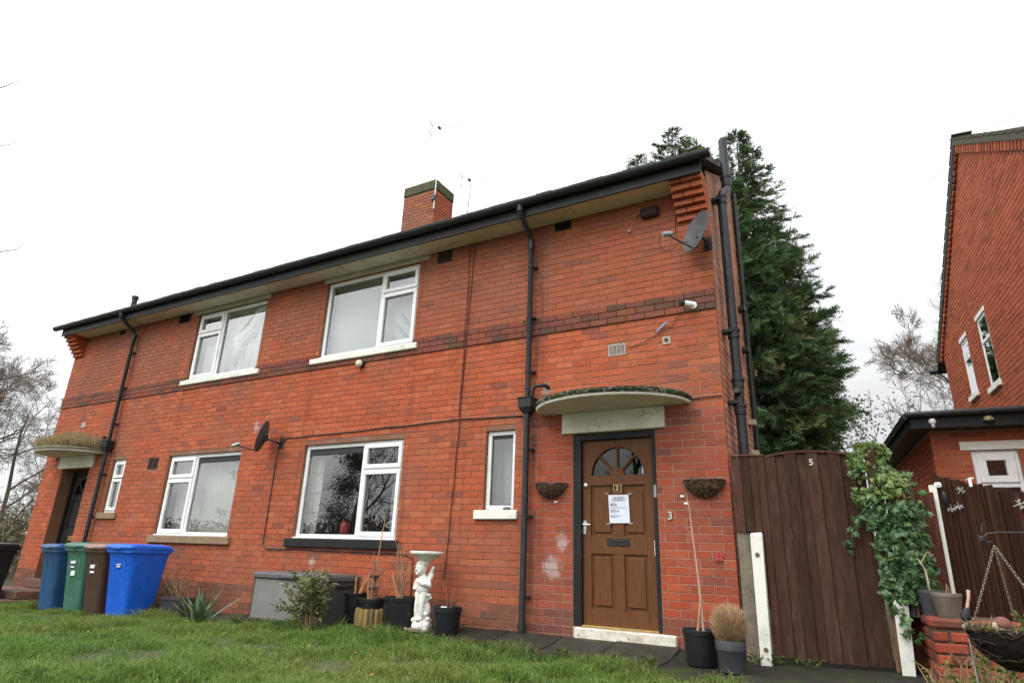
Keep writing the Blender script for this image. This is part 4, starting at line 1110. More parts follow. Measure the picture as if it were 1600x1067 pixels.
# wall baskets
def wall_basket(x, z, wd, label, seed):
    t = thing('wall_basket', label, 'hanging basket', (x, 0, z), 0, 'wall baskets either side of the door')
    q = MB(); n = 18; rr_ = random.Random(seed); rings = []
    for j in range(7):
        v = j / 6; ring_ = []
        rad = wd / 2 * (math.sin(v * PI / 2) ** .55 if j else .05)
        zz = z - .17 + .17 * v
        for k in range(n + 1):
            an = PI + PI * k / n; jit = 1 + .10 * rr_.uniform(-1, 1)
            ring_.append((x + rad * math.cos(an) * jit, rad * .62 * math.sin(an) * jit - .004, zz + rr_.uniform(-.012, .012) + (.02 * rr_.uniform(-1, 1) if j == 6 else 0)))
        ring_ += [(x + rad * .5, -.003, zz), (x - rad * .5, -.003, zz)]
        rings.append(ring_)
    q.loft(rings); q.build('liner', M['coir'], t, True)
    f_ = MB(); rr_ = random.Random(seed + 9)
    for _ in range(420):
        an = PI + PI * rr_.random(); v = rr_.random(); rad = wd / 2 * math.sin(max(.05, v) * PI / 2) ** .55
        p = Vector((x + rad * math.cos(an), rad * .62 * math.sin(an) - .004, z - .17 + .18 * v)); d = Vector((rr_.uniform(-1, 1), -abs(rr_.gauss(0, .5)), rr_.uniform(-1.1, .6))).normalized() * rr_.uniform(.015, .05)
        if (p + d).y > -.004: d.y = -.01
        f_.tube([p, p + d * .6 + Vector((0, 0, .004)), p + d], [.0022, .0018, .0008], 3, False)
    tag(f_.build('fibre', M['coir'], t), kind='stuff')
    wr = MB()
    for k in range(7):
        an = PI + PI * (k + .5) / 7; wr.tube([(x + wd / 2 * 1.03 * math.cos(an) * math.sin(max(.03, v) * PI / 2) ** .55, wd / 2 * .62 * 1.05 * math.sin(an) * math.sin(max(.03, v) * PI / 2) ** .55 - .006, z - .175 + .175 * v) for v in (0, .2, .4, .6, .8, 1)], .0035, 5)
    wr.tube([(x + wd / 2 * 1.04 * math.cos(PI + PI * k / 16), wd / 2 * .65 * math.sin(PI + PI * k / 16) - .006, z) for k in range(17)], .005, 6)
    wr.build('wire_frame', M['iron'], t)
wall_basket(-2.075, 1.525, .40, 'brown coir wall basket left of the brown door', 1); wall_basket(-.265, 1.515, .42, 'brown coir wall basket right of the brown door', 2)
q = MB(); q.lathe([(.001, -.02), (.05, -.012), (.06, 0), (.045, .016), (.001, .022)], 12, (-2.68, -.02, 1.242), None, .6); tag(q.build('pebble', mat('grey_pebble', (.18, .16, .14), .7), None, True), 'grey pebble lying on the small white window sill', 'pebble')
q = MB(); q.lathe([(.06, 0), (.075, .02), (.08, .12), (.078, .19), (.06, .235), (.045, .245), (.05, .26)], 18, (-5.50, .17, .846)); tag(q.build('red_vase', M['red'], None, True), 'red patterned vase standing inside the window with the black sill', 'vase')
# aerials
def aerial(base, top, boom_dir, label, m=None):
    t = thing('tv_aerial', label, 'aerial', base, 0, 'television aerials on the roof')
    b, tp_ = Vector(base), Vector(top)
    q = MB(); q.tube([b, tp_], .013, 6); q.build('mast', m or M['galv'], t)
    d = Vector(boom_dir).normalized(); s_ = d.cross(Vector((0, 0, 1))).normalized()
    q = MB(); q.tube([tp_ - d * .22, tp_ + d * .80], .006, 5)
    for k in range(8): p = tp_ + d * (.70 - .085 * k); q.tube([p - s_ * .06, p + s_ * .06], .004, 4)
    q.build('boom', M['galv'], t)
    q = MB(); p = tp_ - d * .05; q.box(-.028, .028, -.05, .05, -.028, .028, .006, Matrix.Translation(p)); 
    for sg in (-1, 1): q.tube([p - d * .08 + Vector((0, 0, .02 * sg)), p - d * .22 + Vector((0, 0, .14 * sg))], .006, 4); q.tube([p - d * .22 + Vector((0, 0, .14 * sg)) - s_ * .13, p - d * .22 + Vector((0, 0, .14 * sg)) + s_ * .13], .010, 4)
    q.build('dipole', mat('aerial_red', (.10, .04, .05), .5), t)
aerial((-6.585, 2.94, 8.15), (-6.55, 2.94, 10.35), (.9, .3, 0), 'taller tv aerial on a white mast strapped to the chimney', M['whitepl'])
aerial((-6.9, 4.6, 7.0), (-6.75, 4.6, 9.95), (.9, .3, 0), 'shorter looking tv aerial rising behind the roof right of the chimney')
q = MB(); q.box(-6.66, -6.56, 2.90, 3.0, 8.36, 8.50, .01); q.build('bracket', M['iron'], bpy.data.objects['tv_aerial'])

# ------------------------------------------------------------------ vegetation helpers
def bare_tree(name, label, loc, H, seed, spread=.55, trunk_r=.16, levels=5, kids=(4, 6), lean=(0, 0), group=None, first=.28, upb=.25, tw=.006, cat='tree', wig=.16):
    rr_ = random.Random(seed)
    t = thing(name, label, cat, loc, 0, group)
    tk, br, twg = MB(), MB(), MB()
    base = Vector(loc)
    def grow(p, d, L_, rad, lev):
        n = 5 if lev < 2 else 4 if lev < 4 else 3
        pts = [p]; rs = [rad]; cur = p; dd = d.copy()
        for k in range(n):
            dd = (dd + Vector((rr_.gauss(0, wig), rr_.gauss(0, wig), rr_.gauss(0, wig * .6) + upb * .10))).normalized()
            cur = cur + dd * (L_ / n); pts.append(cur); rs.append(max(tw * .6, rad * (1 - .62 * (k + 1) / n)))
        mb = tk if lev == 0 else br if lev < 3 else twg
        mb.tube(pts, rs, 7 if lev == 0 else 5 if lev < 2 else 3, False)
        if lev >= levels: return
        nk = rr_.randint(*kids)
        for k in range(nk):
            f_ = first + (1 - first) * (k + rr_.random()) / nk if lev == 0 else .25 + .75 * (k + rr_.random()) / nk
            i = min(n - 1, int(f_ * n)); q_ = pts[i].lerp(pts[i + 1], f_ * n - i); pd = (pts[i + 1] - pts[i]).normalized()
            sd_ = pd.orthogonal().normalized(); sd_.rotate(Matrix.Rotation(rr_.uniform(0, 2 * PI), 3, pd))
            nd = (pd * (1 - spread * rr_.uniform(.7, 1.2)) + sd_ * spread * 1.3 + Vector((0, 0, upb))).normalized()
            grow(q_, nd, L_ * rr_.uniform(.48, .72) * (1.05 - .35 * f_), max(tw, rs[i] * .62), lev + 1)
    grow(base, Vector((lean[0], lean[1], 1)).normalized(), H * .62, trunk_r, 0)
    tk.build('trunk', M['bark'], t, fix=False); br.build('branches', M['bark'], t, fix=False)
    if twg.v: tag(twg.build('twigs', M['twig'], t, fix=False), kind='stuff')
    return t

class FB:
    """fast leaf builder: quads/triangles in numpy-friendly lists with tint"""
    def __init__(s): s.v = []; s.f = []; s.c = []
    def tri(s, a, b, c, col): i = len(s.v); s.v += [a, b, c]; s.f.append((i, i + 1, i + 2)); s.c += [col] * 3
    def quad(s, a, b, c, d, col): i = len(s.v); s.v += [a, b, c, d]; s.f.append((i, i + 1, i + 2, i + 3)); s.c += [col] * 4
    def leaf(s, p, d, nrm, L_, W_, col, fold=.25):
        sd_ = d.cross(nrm).normalized(); m_ = p + d * (L_ * .5); tip = p + d * L_ - nrm * (L_ * .12)
        up_ = nrm * (W_ * fold)
        i = len(s.v); s.v += [p, m_ + sd_ * W_ * .5 + up_, tip, m_ - sd_ * W_ * .5 + up_, m_]
        s.f += [(i, i + 4, i + 1), (i + 4, i + 2, i + 1), (i, i + 3, i + 4), (i + 3, i + 2, i + 4)]; s.c += [col] * 5
    def build(s, name, m, parent=None, off=None):
        if parent is not None: off = wloc(parent)
        off = off or Vector((0, 0, 0))
        me = bpy.data.meshes.new(name); me.from_pydata([(v[0] - off[0], v[1] - off[1], v[2] - off[2]) for v in s.v], [], s.f)
        at = me.color_attributes.new('tint', 'FLOAT_COLOR', 'POINT'); at.data.foreach_set('color', [x for c in s.c for x in (c[0], c[1], c[2], 1.0)])
        me.materials.append(m); me.update()
        o = bpy.data.objects.new(name, me); COL.objects.link(o); o.parent = parent
        return o

def conifer(loc, H, Rm, seed, label, leaders, dens=1.0, low0=.8):
    t = thing('conifer_tree', label, 'tree', loc, 0, 'conifers behind the house')
    rr_ = random.Random(seed); base = Vector(loc)
    tk = MB(); fb = FB(); bm_ = MB()
    for (lx, ly, lh, lr, *lo_) in leaders:
        low = lo_[0] if lo_ else low0
        tk.tube([base + Vector((lx * .2, ly * .2, 0)), base + Vector((lx, ly, H * .35)), base + Vector((lx * 1.1, ly * 1.1, lh * .97))], [.22, .13, .02], 7)
        nb = int(430 * dens * lh / 14 * (lr / 2.5))
        for k in range(nb):
            v = rr_.random() ** .85; h = low + (lh - low) * v
            env = lr * ((1 - v) ** .60) * (.40 + .60 * min(1, (v + .03) / .25))
            L_ = env * rr_.uniform(.62, 1.12) * (1 + .18 * math.sin(7 * v + seed)) + .16
            az = rr_.uniform(0, 2 * PI)
            d = Vector((math.cos(az), math.sin(az), rr_.uniform(.15, .55)))
            p0 = base + Vector((lx, ly, h)); 
            n = 5; pts = []
            for j in range(n + 1):
                s_ = j / n; pts.append(p0 + Vector((d.x * L_ * s_, d.y * L_ * s_, L_ * (d.z * s_ - .34 * s_ * s_ + .12 * s_ ** 4))))
            if L_ > 1.2 and k % 5 == 0: bm_.tube(pts[:4], [.03, .024, .018, .01], 3, False)
            shade = rr_.uniform(.72, 1.25)
            cb_ = (.058 * shade, .102 * shade, .046 * shade) if rr_.random() > .18 else ((.095 * shade, .135 * shade, .05 * shade) if rr_.random() > .25 else (.15 * shade, .115 * shade, .07 * shade))
            ns = max(3, int(L_ * 7.5))
            for q_ in range(ns):
                s_ = .22 + .78 * (q_ + rr_.random()) / ns; i = min(n - 1, int(s_ * n)); p = pts[i].lerp(pts[i + 1], s_ * n - i)
                td = (pts[i + 1] - pts[i]).normalized()
                for w_ in range(3):
                    dd = (td * rr_.uniform(.5, 1.1) + Vector((rr_.gauss(0, .5), rr_.gauss(0, .5), rr_.gauss(.16, .38)))).normalized()
                    ll = rr_.uniform(.20, .46) * (1.12 - .4 * v); sd_ = dd.orthogonal(); sd_.rotate(Matrix.Rotation(rr_.uniform(0, 6.28), 3, dd)); sd_.normalize()
                    g_ = rr_.uniform(.75, 1.3); col = (cb_[0] * g_, cb_[1] * g_, cb_[2] * g_); tipc = (col[0] * 1.25, col[1] * 1.2, col[2] * 1.05)
                    dr = Vector((0, 0, -ll * rr_.uniform(.05, .25))); wd = ll * .055
                    # a feathery plume: thin spine and paired sprigs that shorten toward the drooping tip
                    fb.tri(p - sd_ * wd, p + sd_ * wd, p + dd * ll + dr, tipc)
                    for j in range(3):
                        u = .18 + .24 * j; c_ = p + dd * ll * u + dr * u * u
                        for sg in (-1, 1):
                            e = c_ + (dd * .8 + sd_ * sg * rr_.uniform(.55, .95)).normalized() * ll * (.46 - .11 * j) + dr * .3
                            fb.tri(c_ - dd * ll * .06, c_ + dd * ll * .075, e, col if j < 2 else tipc)
    tk.build('trunk', M['bark'], t, fix=False); bm_.build('limbs', M['bark'], t, fix=False); fb.build('crown', M['needle'], t)
    return t
conifer((-1.75, 12.2, -.2), 14.6, 3.1, 3, 'tall dense dark conifer standing close behind the right end of the house',
        [(.55, 0, 14.9, 2.6), (1.2, .5, 11.4, 2.1, 3.6), (-1.3, .3, 14.6, 2.6), (1.2, -1.0, 8.6, 2.0, 3.6), (.2, -1.2, 12.8, 2.2), (1.7, .6, 8.2, 1.6, 4.4), (-.4, .5, 14.3, 2.2, 6)], 1.35)
conifer((-3.9, 13.4, -.2), 15.4, 2.6, 8, 'conifer showing only its tips above the roof left of the tall conifer', [(.35, 0, 16.6, 2.3), (-.9, 0, 15.9, 2.0), (-2.0, 0, 15.2, 1.7), (1.1, .3, 15.9, 1.9)], .75, low0=7.0)
# dead sticks in the conifer
# ------------------------------------------------------------------ neighbour house (turned about five degrees)
TH = R(5.6)
NP0 = Vector((3.475, 5.258, 0))                      # point on the gable wall
gx = Vector((math.cos(TH), math.sin(TH), 0)); gy = Vector((-math.sin(TH), math.cos(TH), 0))
def NW(u, v, z): p = NP0 + gx * u + gy * v; return (p.x, p.y, z)
nh = thing('neighbouring_house', 'red brick gabled house at the right edge with a low side extension', 'house', (3.475, 5.258, -.2))
VB, VF = 4.0, -4.2            # back and front corner along the gable
EZ = 5.25; AP = 8.05
gs = (AP - EZ) / 4.25
nw1 = (1.98, 2.5, 3.93, 5.02); nw2 = (.60, 1.19, 3.77, 5.02)     # v range, z range
def gtop(v): return AP - gs * abs(v)
g_ = MB()
tmp = MB()
ops = [(-nw1[1], -nw1[0], nw1[2], nw1[3]), (-nw2[1], -nw2[0], nw2[2], nw2[3])]
wall_sheet(tmp, ops, -VB, -VF, -.4, 5.2, .008, .12)
b0 = g_.add(tmp.v, tmp.f)
for i in range(b0, len(g_.v)):
    x, y, z = g_.v[i]; g_.v[i] = NW(y, -x, z)
g_.add([NW(.008, VB, 5.2), NW(.008, VF, 5.2), NW(.008, VF, gtop(VF) - .02), NW(.008, 0, AP - .02), NW(.008, VB, gtop(VB) - .02)], [(0, 1, 2, 3, 4)])
g_.add([NW(.008, VB, -.4), NW(7, VB, -.4), NW(7, VB, 5.2), NW(.008, VB, 5.2)], [(0, 1, 2, 3)]); g_.add([NW(.008, VF, -.4), NW(7, VF, -.4), NW(7, VF, 5.2), NW(.008, VF, 5.2)], [(0, 1, 2, 3)])
nwall = g_.build('wall', M['mortar'], nh, fix=False)
r2 = random.Random(21)
def nt_(u, z, k=1.0):
    b = np.array((.36, .090, .039)) * r2.uniform(.85, 1.1)
    if r2.random() < .15: b *= .75
    n = fbm(u + 20, 3, z, .5); return tuple(b * k * (1 - .15 * max(0, n)))
bl = []
for (u, z, L_, H_) in lay(-VB, -VF, 2.0, AP, ops):
    if z + .06 > gtop(-u) - .12: continue
    bl.append((u, z, L_, H_, 0, nt_(u, z)))
put_bricks(bl, nwall, lambda u, z: (NW(0, -u, z), TH - PI / 2), name='gable_brickwork', single=0)
# verge: brick on edge course and roof
vg = MB()
for sg in (-1, 1):
    v = 0.0
    while v < 4.25:
        a, b = v * sg, (v + .105) * sg
        zc = gtop((v + .05)) - .06
        p = NW(-.012, (a + b) / 2, zc)
        vg.cur = nt_(v, 9, .85 if (int(v * 9) % 3) else 1.15)
        vg.box(-.03, .06, -.0475, .0475, -.10, .05, .004, Matrix.Translation(p) @ Matrix.Rotation(TH, 4, 'Z') @ Matrix.Rotation(math.atan(gs) * (-sg), 4, 'X')); v += .115
tag(vg.build('verge_brickwork', M['brickj'], nwall, fix=False), kind='stuff')
nr = MB()
for sg in (-1, 1):
    pa = [NW(-.055, 0, AP + .12), NW(-.055, sg * 4.55, EZ - .20 + .12), NW(7.5, sg * 4.55, EZ - .20 + .12), NW(7.5, 0, AP + .12)]
    pb = [(x, y, z - .12) for x, y, z in pa]; b = nr.add(pa + pb, [(0, 1, 2, 3), (7, 6, 5, 4), (0, 4, 5, 1), (1, 5, 6, 2), (2, 6, 7, 3), (3, 7, 4, 0)])
nroof = nr.build('roof', mat('mossy_tiles', (.07, .055, .045), .9, (.05, .06, .022), 3, bump=.7, bscale=20), nh)
tl = MB()
for sg in (-1, 1):
    v = .05
    while v < 4.5:
        zc = AP + .135 - gs * v; p = NW(0.05, sg * v, zc)
        tl.box(-.115, .20, -.15, .15, -.012, .012, .004, Matrix.Translation(p) @ Matrix.Rotation(TH, 4, 'Z') @ Matrix.Rotation(math.atan(gs) * (-sg) + .06 * sg, 4, 'X')); v += .27
tag(tl.build('verge_tile', nroof.data.materials[0], nroof), kind='stuff')
bg_ = MB()
for sg in (1,):
    a = [NW(-.050, 4.60, EZ - .27), NW(-.050, 4.60, EZ - .12), NW(-.050, 0, AP + .08), NW(-.050, 0, AP - .12)]
    b = [NW(-.014, 4.60, EZ - .27), NW(-.014, 4.60, EZ - .12), NW(-.014, 0, AP + .08), NW(-.014, 0, AP - .12)]
    bg_.add(a + b, [(0, 1, 2, 3), (7, 6, 5, 4), (0, 4, 5, 1), (1, 5, 6, 2), (2, 6, 7, 3), (3, 7, 4, 0)])
bg_.build('bargeboard', M['blackpaint'], nh)
gg = MB(); gg.tube([NW(-.2, 4.62, EZ - .2), NW(7.4, 4.62, EZ - .2)], .06, 8); gg.build('gutter', M['blackpl'], nh)
for (v0, v1, z0, z1) in (nw1, nw2):
    w_ = MB(); st = len(w_.v)
    ring(w_, -v1 + .003, -v0 - .003, z0 + .003, z1 - .003, .05, .010, .09); zt = z0 + (z1 - z0) * .66; w_.box(-v1 + .05, -v0 - .05, .011, .089, zt - .03, zt + .03, .003)
    for i in range(st, len(w_.v)): x, y, z = w_.v[i]; w_.v[i] = NW(y, -x, z)
    win = w_.build('window', M['upvc'], nh)
    p = MB(); st = len(p.v); p.box(-v1 + .045, -v0 - .045, .022, .028, z0 + .045, z1 - .045)
    for i in range(len(p.v)): x, y, z = p.v[i]; p.v[i] = NW(y, -x, z)
    p.build('pane', M['glass'], win)
    for (nm_, a, b, c, d, m_) in (('sill', -v1 - .06, -v0 + .06, z0 - .10, z0 - .002, M['whitepaint']), ('lintel', -v1 - .02, -v0 + .02, z1 + .002, z1 + .09, M['whitepaint'])):
        s_ = MB(); s_.box(a, b, -.045 if nm_ == 'sill' else -.012, .05, c, d, .006)
        for i in range(len(s_.v)): x, y, z = s_.v[i]; s_.v[i] = NW(y, -x, z)
        s_.build(nm_, m_, win)
    bk = MB(); bk.box(-v1, -v0, .35, .36, z0 - .1, z1 + .1)
    for i in range(len(bk.v)): x, y, z = bk.v[i]; bk.v[i] = NW(y, -x, z)
    bk.build('blind', M['voile'], win)
# extension: front face toward the camera at local v = VE, west face at local u = UE
UE, VE = -1.43, -.95
EW0, EW1 = 0.47, 1.03             # window, measured along u from the west corner
EZT = 2.66
def EWp(u, z, d=0.0): return NW(UE + u, VE + d, z)
eo = [(EW0, EW1, 1.35, 2.36)]
tmp = MB(); wall_sheet(tmp, eo, 0.006, 3.2, -.4, EZT + .1, .008, .12)
ex = MB(); ex.add(tmp.v, tmp.f)
for i in range(len(ex.v)): x, y, z = ex.v[i]; ex.v[i] = NW(UE + x, VE + y, z)
ex.add([NW(UE + .008, VE + .008, -.4), NW(UE + .008, VE + 4.5, -.4), NW(UE + .008, VE + 4.5, EZT + .1), NW(UE + .008, VE + .008, EZT + .1)], [(0, 1, 2, 3)])
ewall = ex.build('extension_wall', M['mortar'], nh, fix=False)
bl = [(u, z, L_, H_, 0, nt_(u + 8, z, 1.0)) for (u, z, L_, H_) in lay(0, 2.2, .6, EZT, [(EW0, EW1, 1.27, 2.37), (EW0 - .12, 2.2, 2.36, 2.50)])]
put_bricks(bl, ewall, lambda u, z: (EWp(u, z), TH), name='extension_brickwork', single=120)
bl = [(u, z, L_, H_, 0, nt_(u + 18, z, .9)) for (u, z, L_, H_) in lay(-4.4, -.062, .4, EZT, [])]
put_bricks(bl, ewall, lambda u, z: (NW(UE, VE - u, z), TH - PI / 2), name='extension_side_brickwork', single=0)
def LX(mb):
    for i in range(len(mb.v)): x, y, z = mb.v[i]; mb.v[i] = NW(UE + x, VE + y, z)
    return mb
q = MB(); ring(q, EW0 + .003, EW1 - .003, 1.353, 2.357, .05, .04, .11); q.box(EW0 + .05, EW1 - .05, .041, .109, 1.84, 1.90, .003); ew = LX(q).build('window', M['upvc'], nh); ew['label'] = 'white casement window of the low extension'
q = MB(); ring(q, EW0 + .05, EW1 - .05, 1.905, 2.31, .095, .02, .08, .006); q.box(EW0 + .14, EW0 + .165, .0215, .079, 1.995, 2.22, .003); q.box(EW1 - .165, EW1 - .14, .0215, .079, 1.995, 2.22, .003); LX(q).build('sash', M['upvc'], ew)
q = MB(); q.box(EW0 + .04, EW1 - .04, .07, .076, 1.38, 2.33); LX(q).build('pane', M['glass'], ew)
q = MB(); q.box(EW0, EW1, .3, .31, 1.3, 2.4); LX(q).build('blind', M['blind'], ew)
q = MB(); q.box(EW0 - .12, EW1 + .8, -.008, .05, 2.365, 2.49, .004); LX(q).build('lintel', M['whitepaint'], ew)
q = MB(); q.box(EW0 - .05, EW1 + .05, -.04, .05, 1.26, 1.348, .006); LX(q).build('sill', M['whitepaint'], ew)
q = MB(); q.box(-.26, 3.6, -.26, -.24, EZT, EZT + .21, .004); q.box(-.262, -.242, -.238, 4.6, EZT, EZT + .21, .004); LX(q).build('fascia', M['blackpaint'], nh)
q = MB(); q.box(-.24, 3.5, -.238, 4.6, EZT + .01, EZT + .022); LX(q).build('soffit_panel', mat('dark_soffit', (.02, .018, .017), .6), nh)
q = MB(); q.box(-.30, 3.6, -.30, 4.65, EZT + .212, EZT + .25, .01); q.tube([(-.31, -.315, EZT + .20), (3.6, -.315, EZT + .235)], .045, 8); q.tube([(-.315, -.33, EZT + .18), (-.315, 4.6, EZT + .20)], .045, 8); LX(q).build('flat_roof', M['blackpl'], nh)
p = NW(UE + .02, VE - .27, 2.74)
t = thing('security_camera', 'white dome camera on the black fascia corner of the extension', 'camera', p)
q = MB(); q.lathe([(.001, .06), (.04, .055), (.05, .02), (.05, 0), (.03, -.03), (.001, -.045)], 14, p); q.build('dome', M['whitepl'], t, True); q = MB(); q.tube([Vector(p) + Vector((0, -.03, -.03)), Vector(p) + Vector((.0, -.05, -.085))], .028, 10); q.build('lens', mat('cam_grey', (.25, .25, .25), .3), t, True)
p = NW(UE + .70, VE - .27, 2.76)
t = thing('bulkhead_lamp', 'round amber lamp on the black fascia of the extension', 'lamp', p)
q = MB(); q.lathe([(.001, .05), (.05, .035), (.065, 0), (.06, -.02)], 16, p, None, .7); q.build('lens', mat('amber_lens', (.35, .27, .12), .4), t, True); q = MB(); q.lathe([(.066, -.018), (.066, -.04), (.03, -.06)], 16, p, None, .7); q.build('body', M['blackpl'], t, True)

# ------------------------------------------------------------------ gate, posts, fences
def board(par, name, x0, x1, y0, y1, z0, z1, m, bev=.004, rx=0, col=None, slope=0):
    q = MB(); q.box(-(x1 - x0) / 2, (x1 - x0) / 2, 0, y1 - y0, 0, z1 - z0, bev)
    if slope:
        for i in range(len(q.v)):
            x, y, z = q.v[i]
            if z > (z1 - z0) * .9: q.v[i] = (x, y, z + slope * x)
    return inst(name, q.mesh(name, m), par, Vector(((x0 + x1) / 2, y0, z0)) - wloc(par), (0, rx, 0), color=col or (1, 1, 1))
rr_ = random.Random(12)
gate = thing('garden_gate', 'tall dark brown boarded gate with a curved top and a white number', 'gate', (.8, -.05, -.14))
NBD = 9; gx0, gx1 = .362, 1.245
def gt_z(x): u = (x - gx0) / (gx1 - gx0); return 1.715 + .055 * (1 - (2 * u - .95) ** 2) - .03 * u
for i in range(NBD):
    a = gx0 + (gx1 - gx0) * i / NBD; b = gx0 + (gx1 - gx0) * (i + 1) / NBD
    zt = gt_z((a + b) / 2); k = rr_.uniform(.74, 1.26)
    board(gate, 'plank', a - .004, b + .004, -.062 + (.021 if i % 2 else 0), -.041 + (.0205 if i % 2 else 0), -.135 + rr_.uniform(-.01, .01), zt, M['fencewood'], .004, 0, (k, k * .97, k * .95), (gt_z(b) - gt_z(a)) / (b - a))
q = MB(); n = 20
tp_ = [(gx0 + (gx1 - gx0) * k / n, gt_z(gx0 + (gx1 - gx0) * k / n) + .001) for k in range(n + 1)]
q.prism(tp_ + [(x, z + .022) for x, z in reversed(tp_)], -.068, -.02, 'xz'); o = q.build('top_rail', M['fencewood'], gate); o.color = (1.2, 1.1, 1.05, 1)
for z in (.2, 1.35):
    o = board(gate, 'ledge', gx0 + .02, gx1 - .02, -.025, .01, z, z + .09, M['fencewood'])
nm = text_mesh('5', .086, .005, mat('greyed_white_digit', (.5, .49, .46), .6), 'digit'); inst('digit', nm, gate, Vector((.795, -.066, 1.655)) - wloc(gate), (PI / 2, 0, 0))
gp = thing('gate_post', 'dark brown square post the boarded gate is hung on', 'post', (.325, -.05, -.14))
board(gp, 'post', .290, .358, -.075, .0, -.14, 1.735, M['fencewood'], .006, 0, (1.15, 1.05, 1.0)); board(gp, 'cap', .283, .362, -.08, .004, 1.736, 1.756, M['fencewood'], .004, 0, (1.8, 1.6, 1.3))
pn = thing('fence_panel', 'short panel of dark brown boards between the house corner and the gate', 'fence', (.16, -.05, .99))
for (a, b, k) in ((.032, .125, 1.3), (.128, .215, .75), (.217, .288, 1.0)):
    board(pn, 'plank', a, b, -.066 + rr_.uniform(0, .006), -.044, .99 + rr_.uniform(0, .006), 1.742, M['fencewood'], .004, 0, (k, k * .95, k * .92))
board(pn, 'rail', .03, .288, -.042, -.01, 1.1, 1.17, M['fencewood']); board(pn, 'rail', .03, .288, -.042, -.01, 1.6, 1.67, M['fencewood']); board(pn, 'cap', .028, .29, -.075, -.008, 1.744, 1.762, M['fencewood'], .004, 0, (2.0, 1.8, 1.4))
q = MB(); q.box(.03, .172, -.035, .06, -.2, .985, .008); tag(q.build('concrete_post', M['concrete']), 'plain grey concrete post beside the house corner under the boards', 'post')
t = thing('white_post', 'white painted concrete post with two bolt holes in front of the gate post', 'post', (.225, -.12, -.17))
q = MB(); q.loft([[(.172, -.16, -.20), (.268, -.16, -.20), (.268, -.085, -.20), (.172, -.085, -.20)], [(.176, -.158, .955), (.285, -.158, .96), (.285, -.085, .96), (.176, -.085, .955)], [(.186, -.15, .978), (.278, -.15, .985), (.278, -.092, .985), (.186, -.092, .978)]]); q.build('shaft', M['postwhite'], t)
for z in (.775, -.06):
    q = MB(); q.tube([(.228, -.1605, z), (.228, -.166, z)], .022, 14); q.build('washer', M['concrete'], t); q = MB(); q.tube([(.228, -.167, z), (.228, -.173, z)], .011, 8); q.build('bolt', mat('rust', (.12, .07, .04), .8), t)
t = thing('ivy_clad_post', 'split weathered brown gatepost with ivy growing round it', 'post', (1.33, -.04, -.14))
q = MB(); q.loft([[(1.262 + dx, -.09, z), (1.375 + dx, -.09, z), (1.375 + dx, .02, z), (1.262 + dx, .02, z)] for z, dx in ((-.15, .0), (.5, .004), (1.2, -.004), (1.76, .0))]); q.build('post', M['oldwood'], t)
q = MB(); q.box(1.25, 1.39, -.10, .03, 1.762, 1.785, .004); q.build('cap', M['oldwood'], t)
q = MB(); q.loft([[(1.300, -.17, -.22), (1.395, -.17, -.22), (1.395, -.10, -.22), (1.300, -.10, -.22)], [(1.312, -.17, .40), (1.425, -.17, .40), (1.425, -.10, .40), (1.312, -.10, .40)], [(1.325, -.16, .43), (1.415, -.16, .43), (1.415, -.11, .43), (1.325, -.11, .43)]])
tag(q.build('white_post', M['postwhite']), 'stubby white concrete post below the ivy beside the brick wall', 'post')
q = MB(); q.loft([[(1.745, .27, .2), (1.812, .27, .2), (1.812, .33, .2), (1.745, .33, .2)], [(1.757, .27, 1.45), (1.818, .27, 1.45), (1.818, .33, 1.45), (1.757, .33, 1.45)]])
tag(q.build('white_post', M['postwhite']), 'slim white post at the left end of the slatted fence', 'post')
fence = thing('slatted_fence', 'dark brown fence of narrow upright slats dipping to the right', 'fence', (2.4, .60, -.1))
x = 1.835; i = 0
while x < 3.3:
    wd = rr_.uniform(.040, .048); u = x - 1.83
    zt = 1.60 - .30 * u + .10 * max(0, u - .6) + rr_.uniform(-.02, .02); k = rr_.uniform(.75, 1.45)
    y = .58 + .10 * u
    q = MB(); q.lathe([(wd / 2, 0), (wd / 2, zt + .08), (wd / 2 * .8, zt + .095), (.002, zt + .10)], 8, (0, 0, 0)); 
    o = inst('slat', q.mesh('slat', M['slatwood'], True), fence, Vector((x, y, -.1)) - wloc(fence), (rr_.uniform(-.008, .008), rr_.uniform(-.003, .003), 0), color=(k, k * .92, k * .88)); x += wd - .007; i += 1
for z in (.35, 1.15):
    q = MB(); q.tube([(1.83, .625, z), (3.3, .77, z)], .03, 6); o = q.build('rail', M['slatwood'], fence); o.color = (1, 1, 1, 1)
pn2 = thing('fence_panel', 'dark boards half hidden behind the ivy between gatepost and slim white post', 'fence', (1.56, .06, -.2))
for i in range(5):
    a = 1.385 + i * .078; board(pn2, 'plank', a, a + .083, .05 + .01 * (i % 2) + .04 * i, .068 + .01 * (i % 2) + .04 * i, -.2, 1.50 - .03 * i + rr_.uniform(-.01, .01), M['fencewood'], .004, 0, (1.5, 1.0, .9))
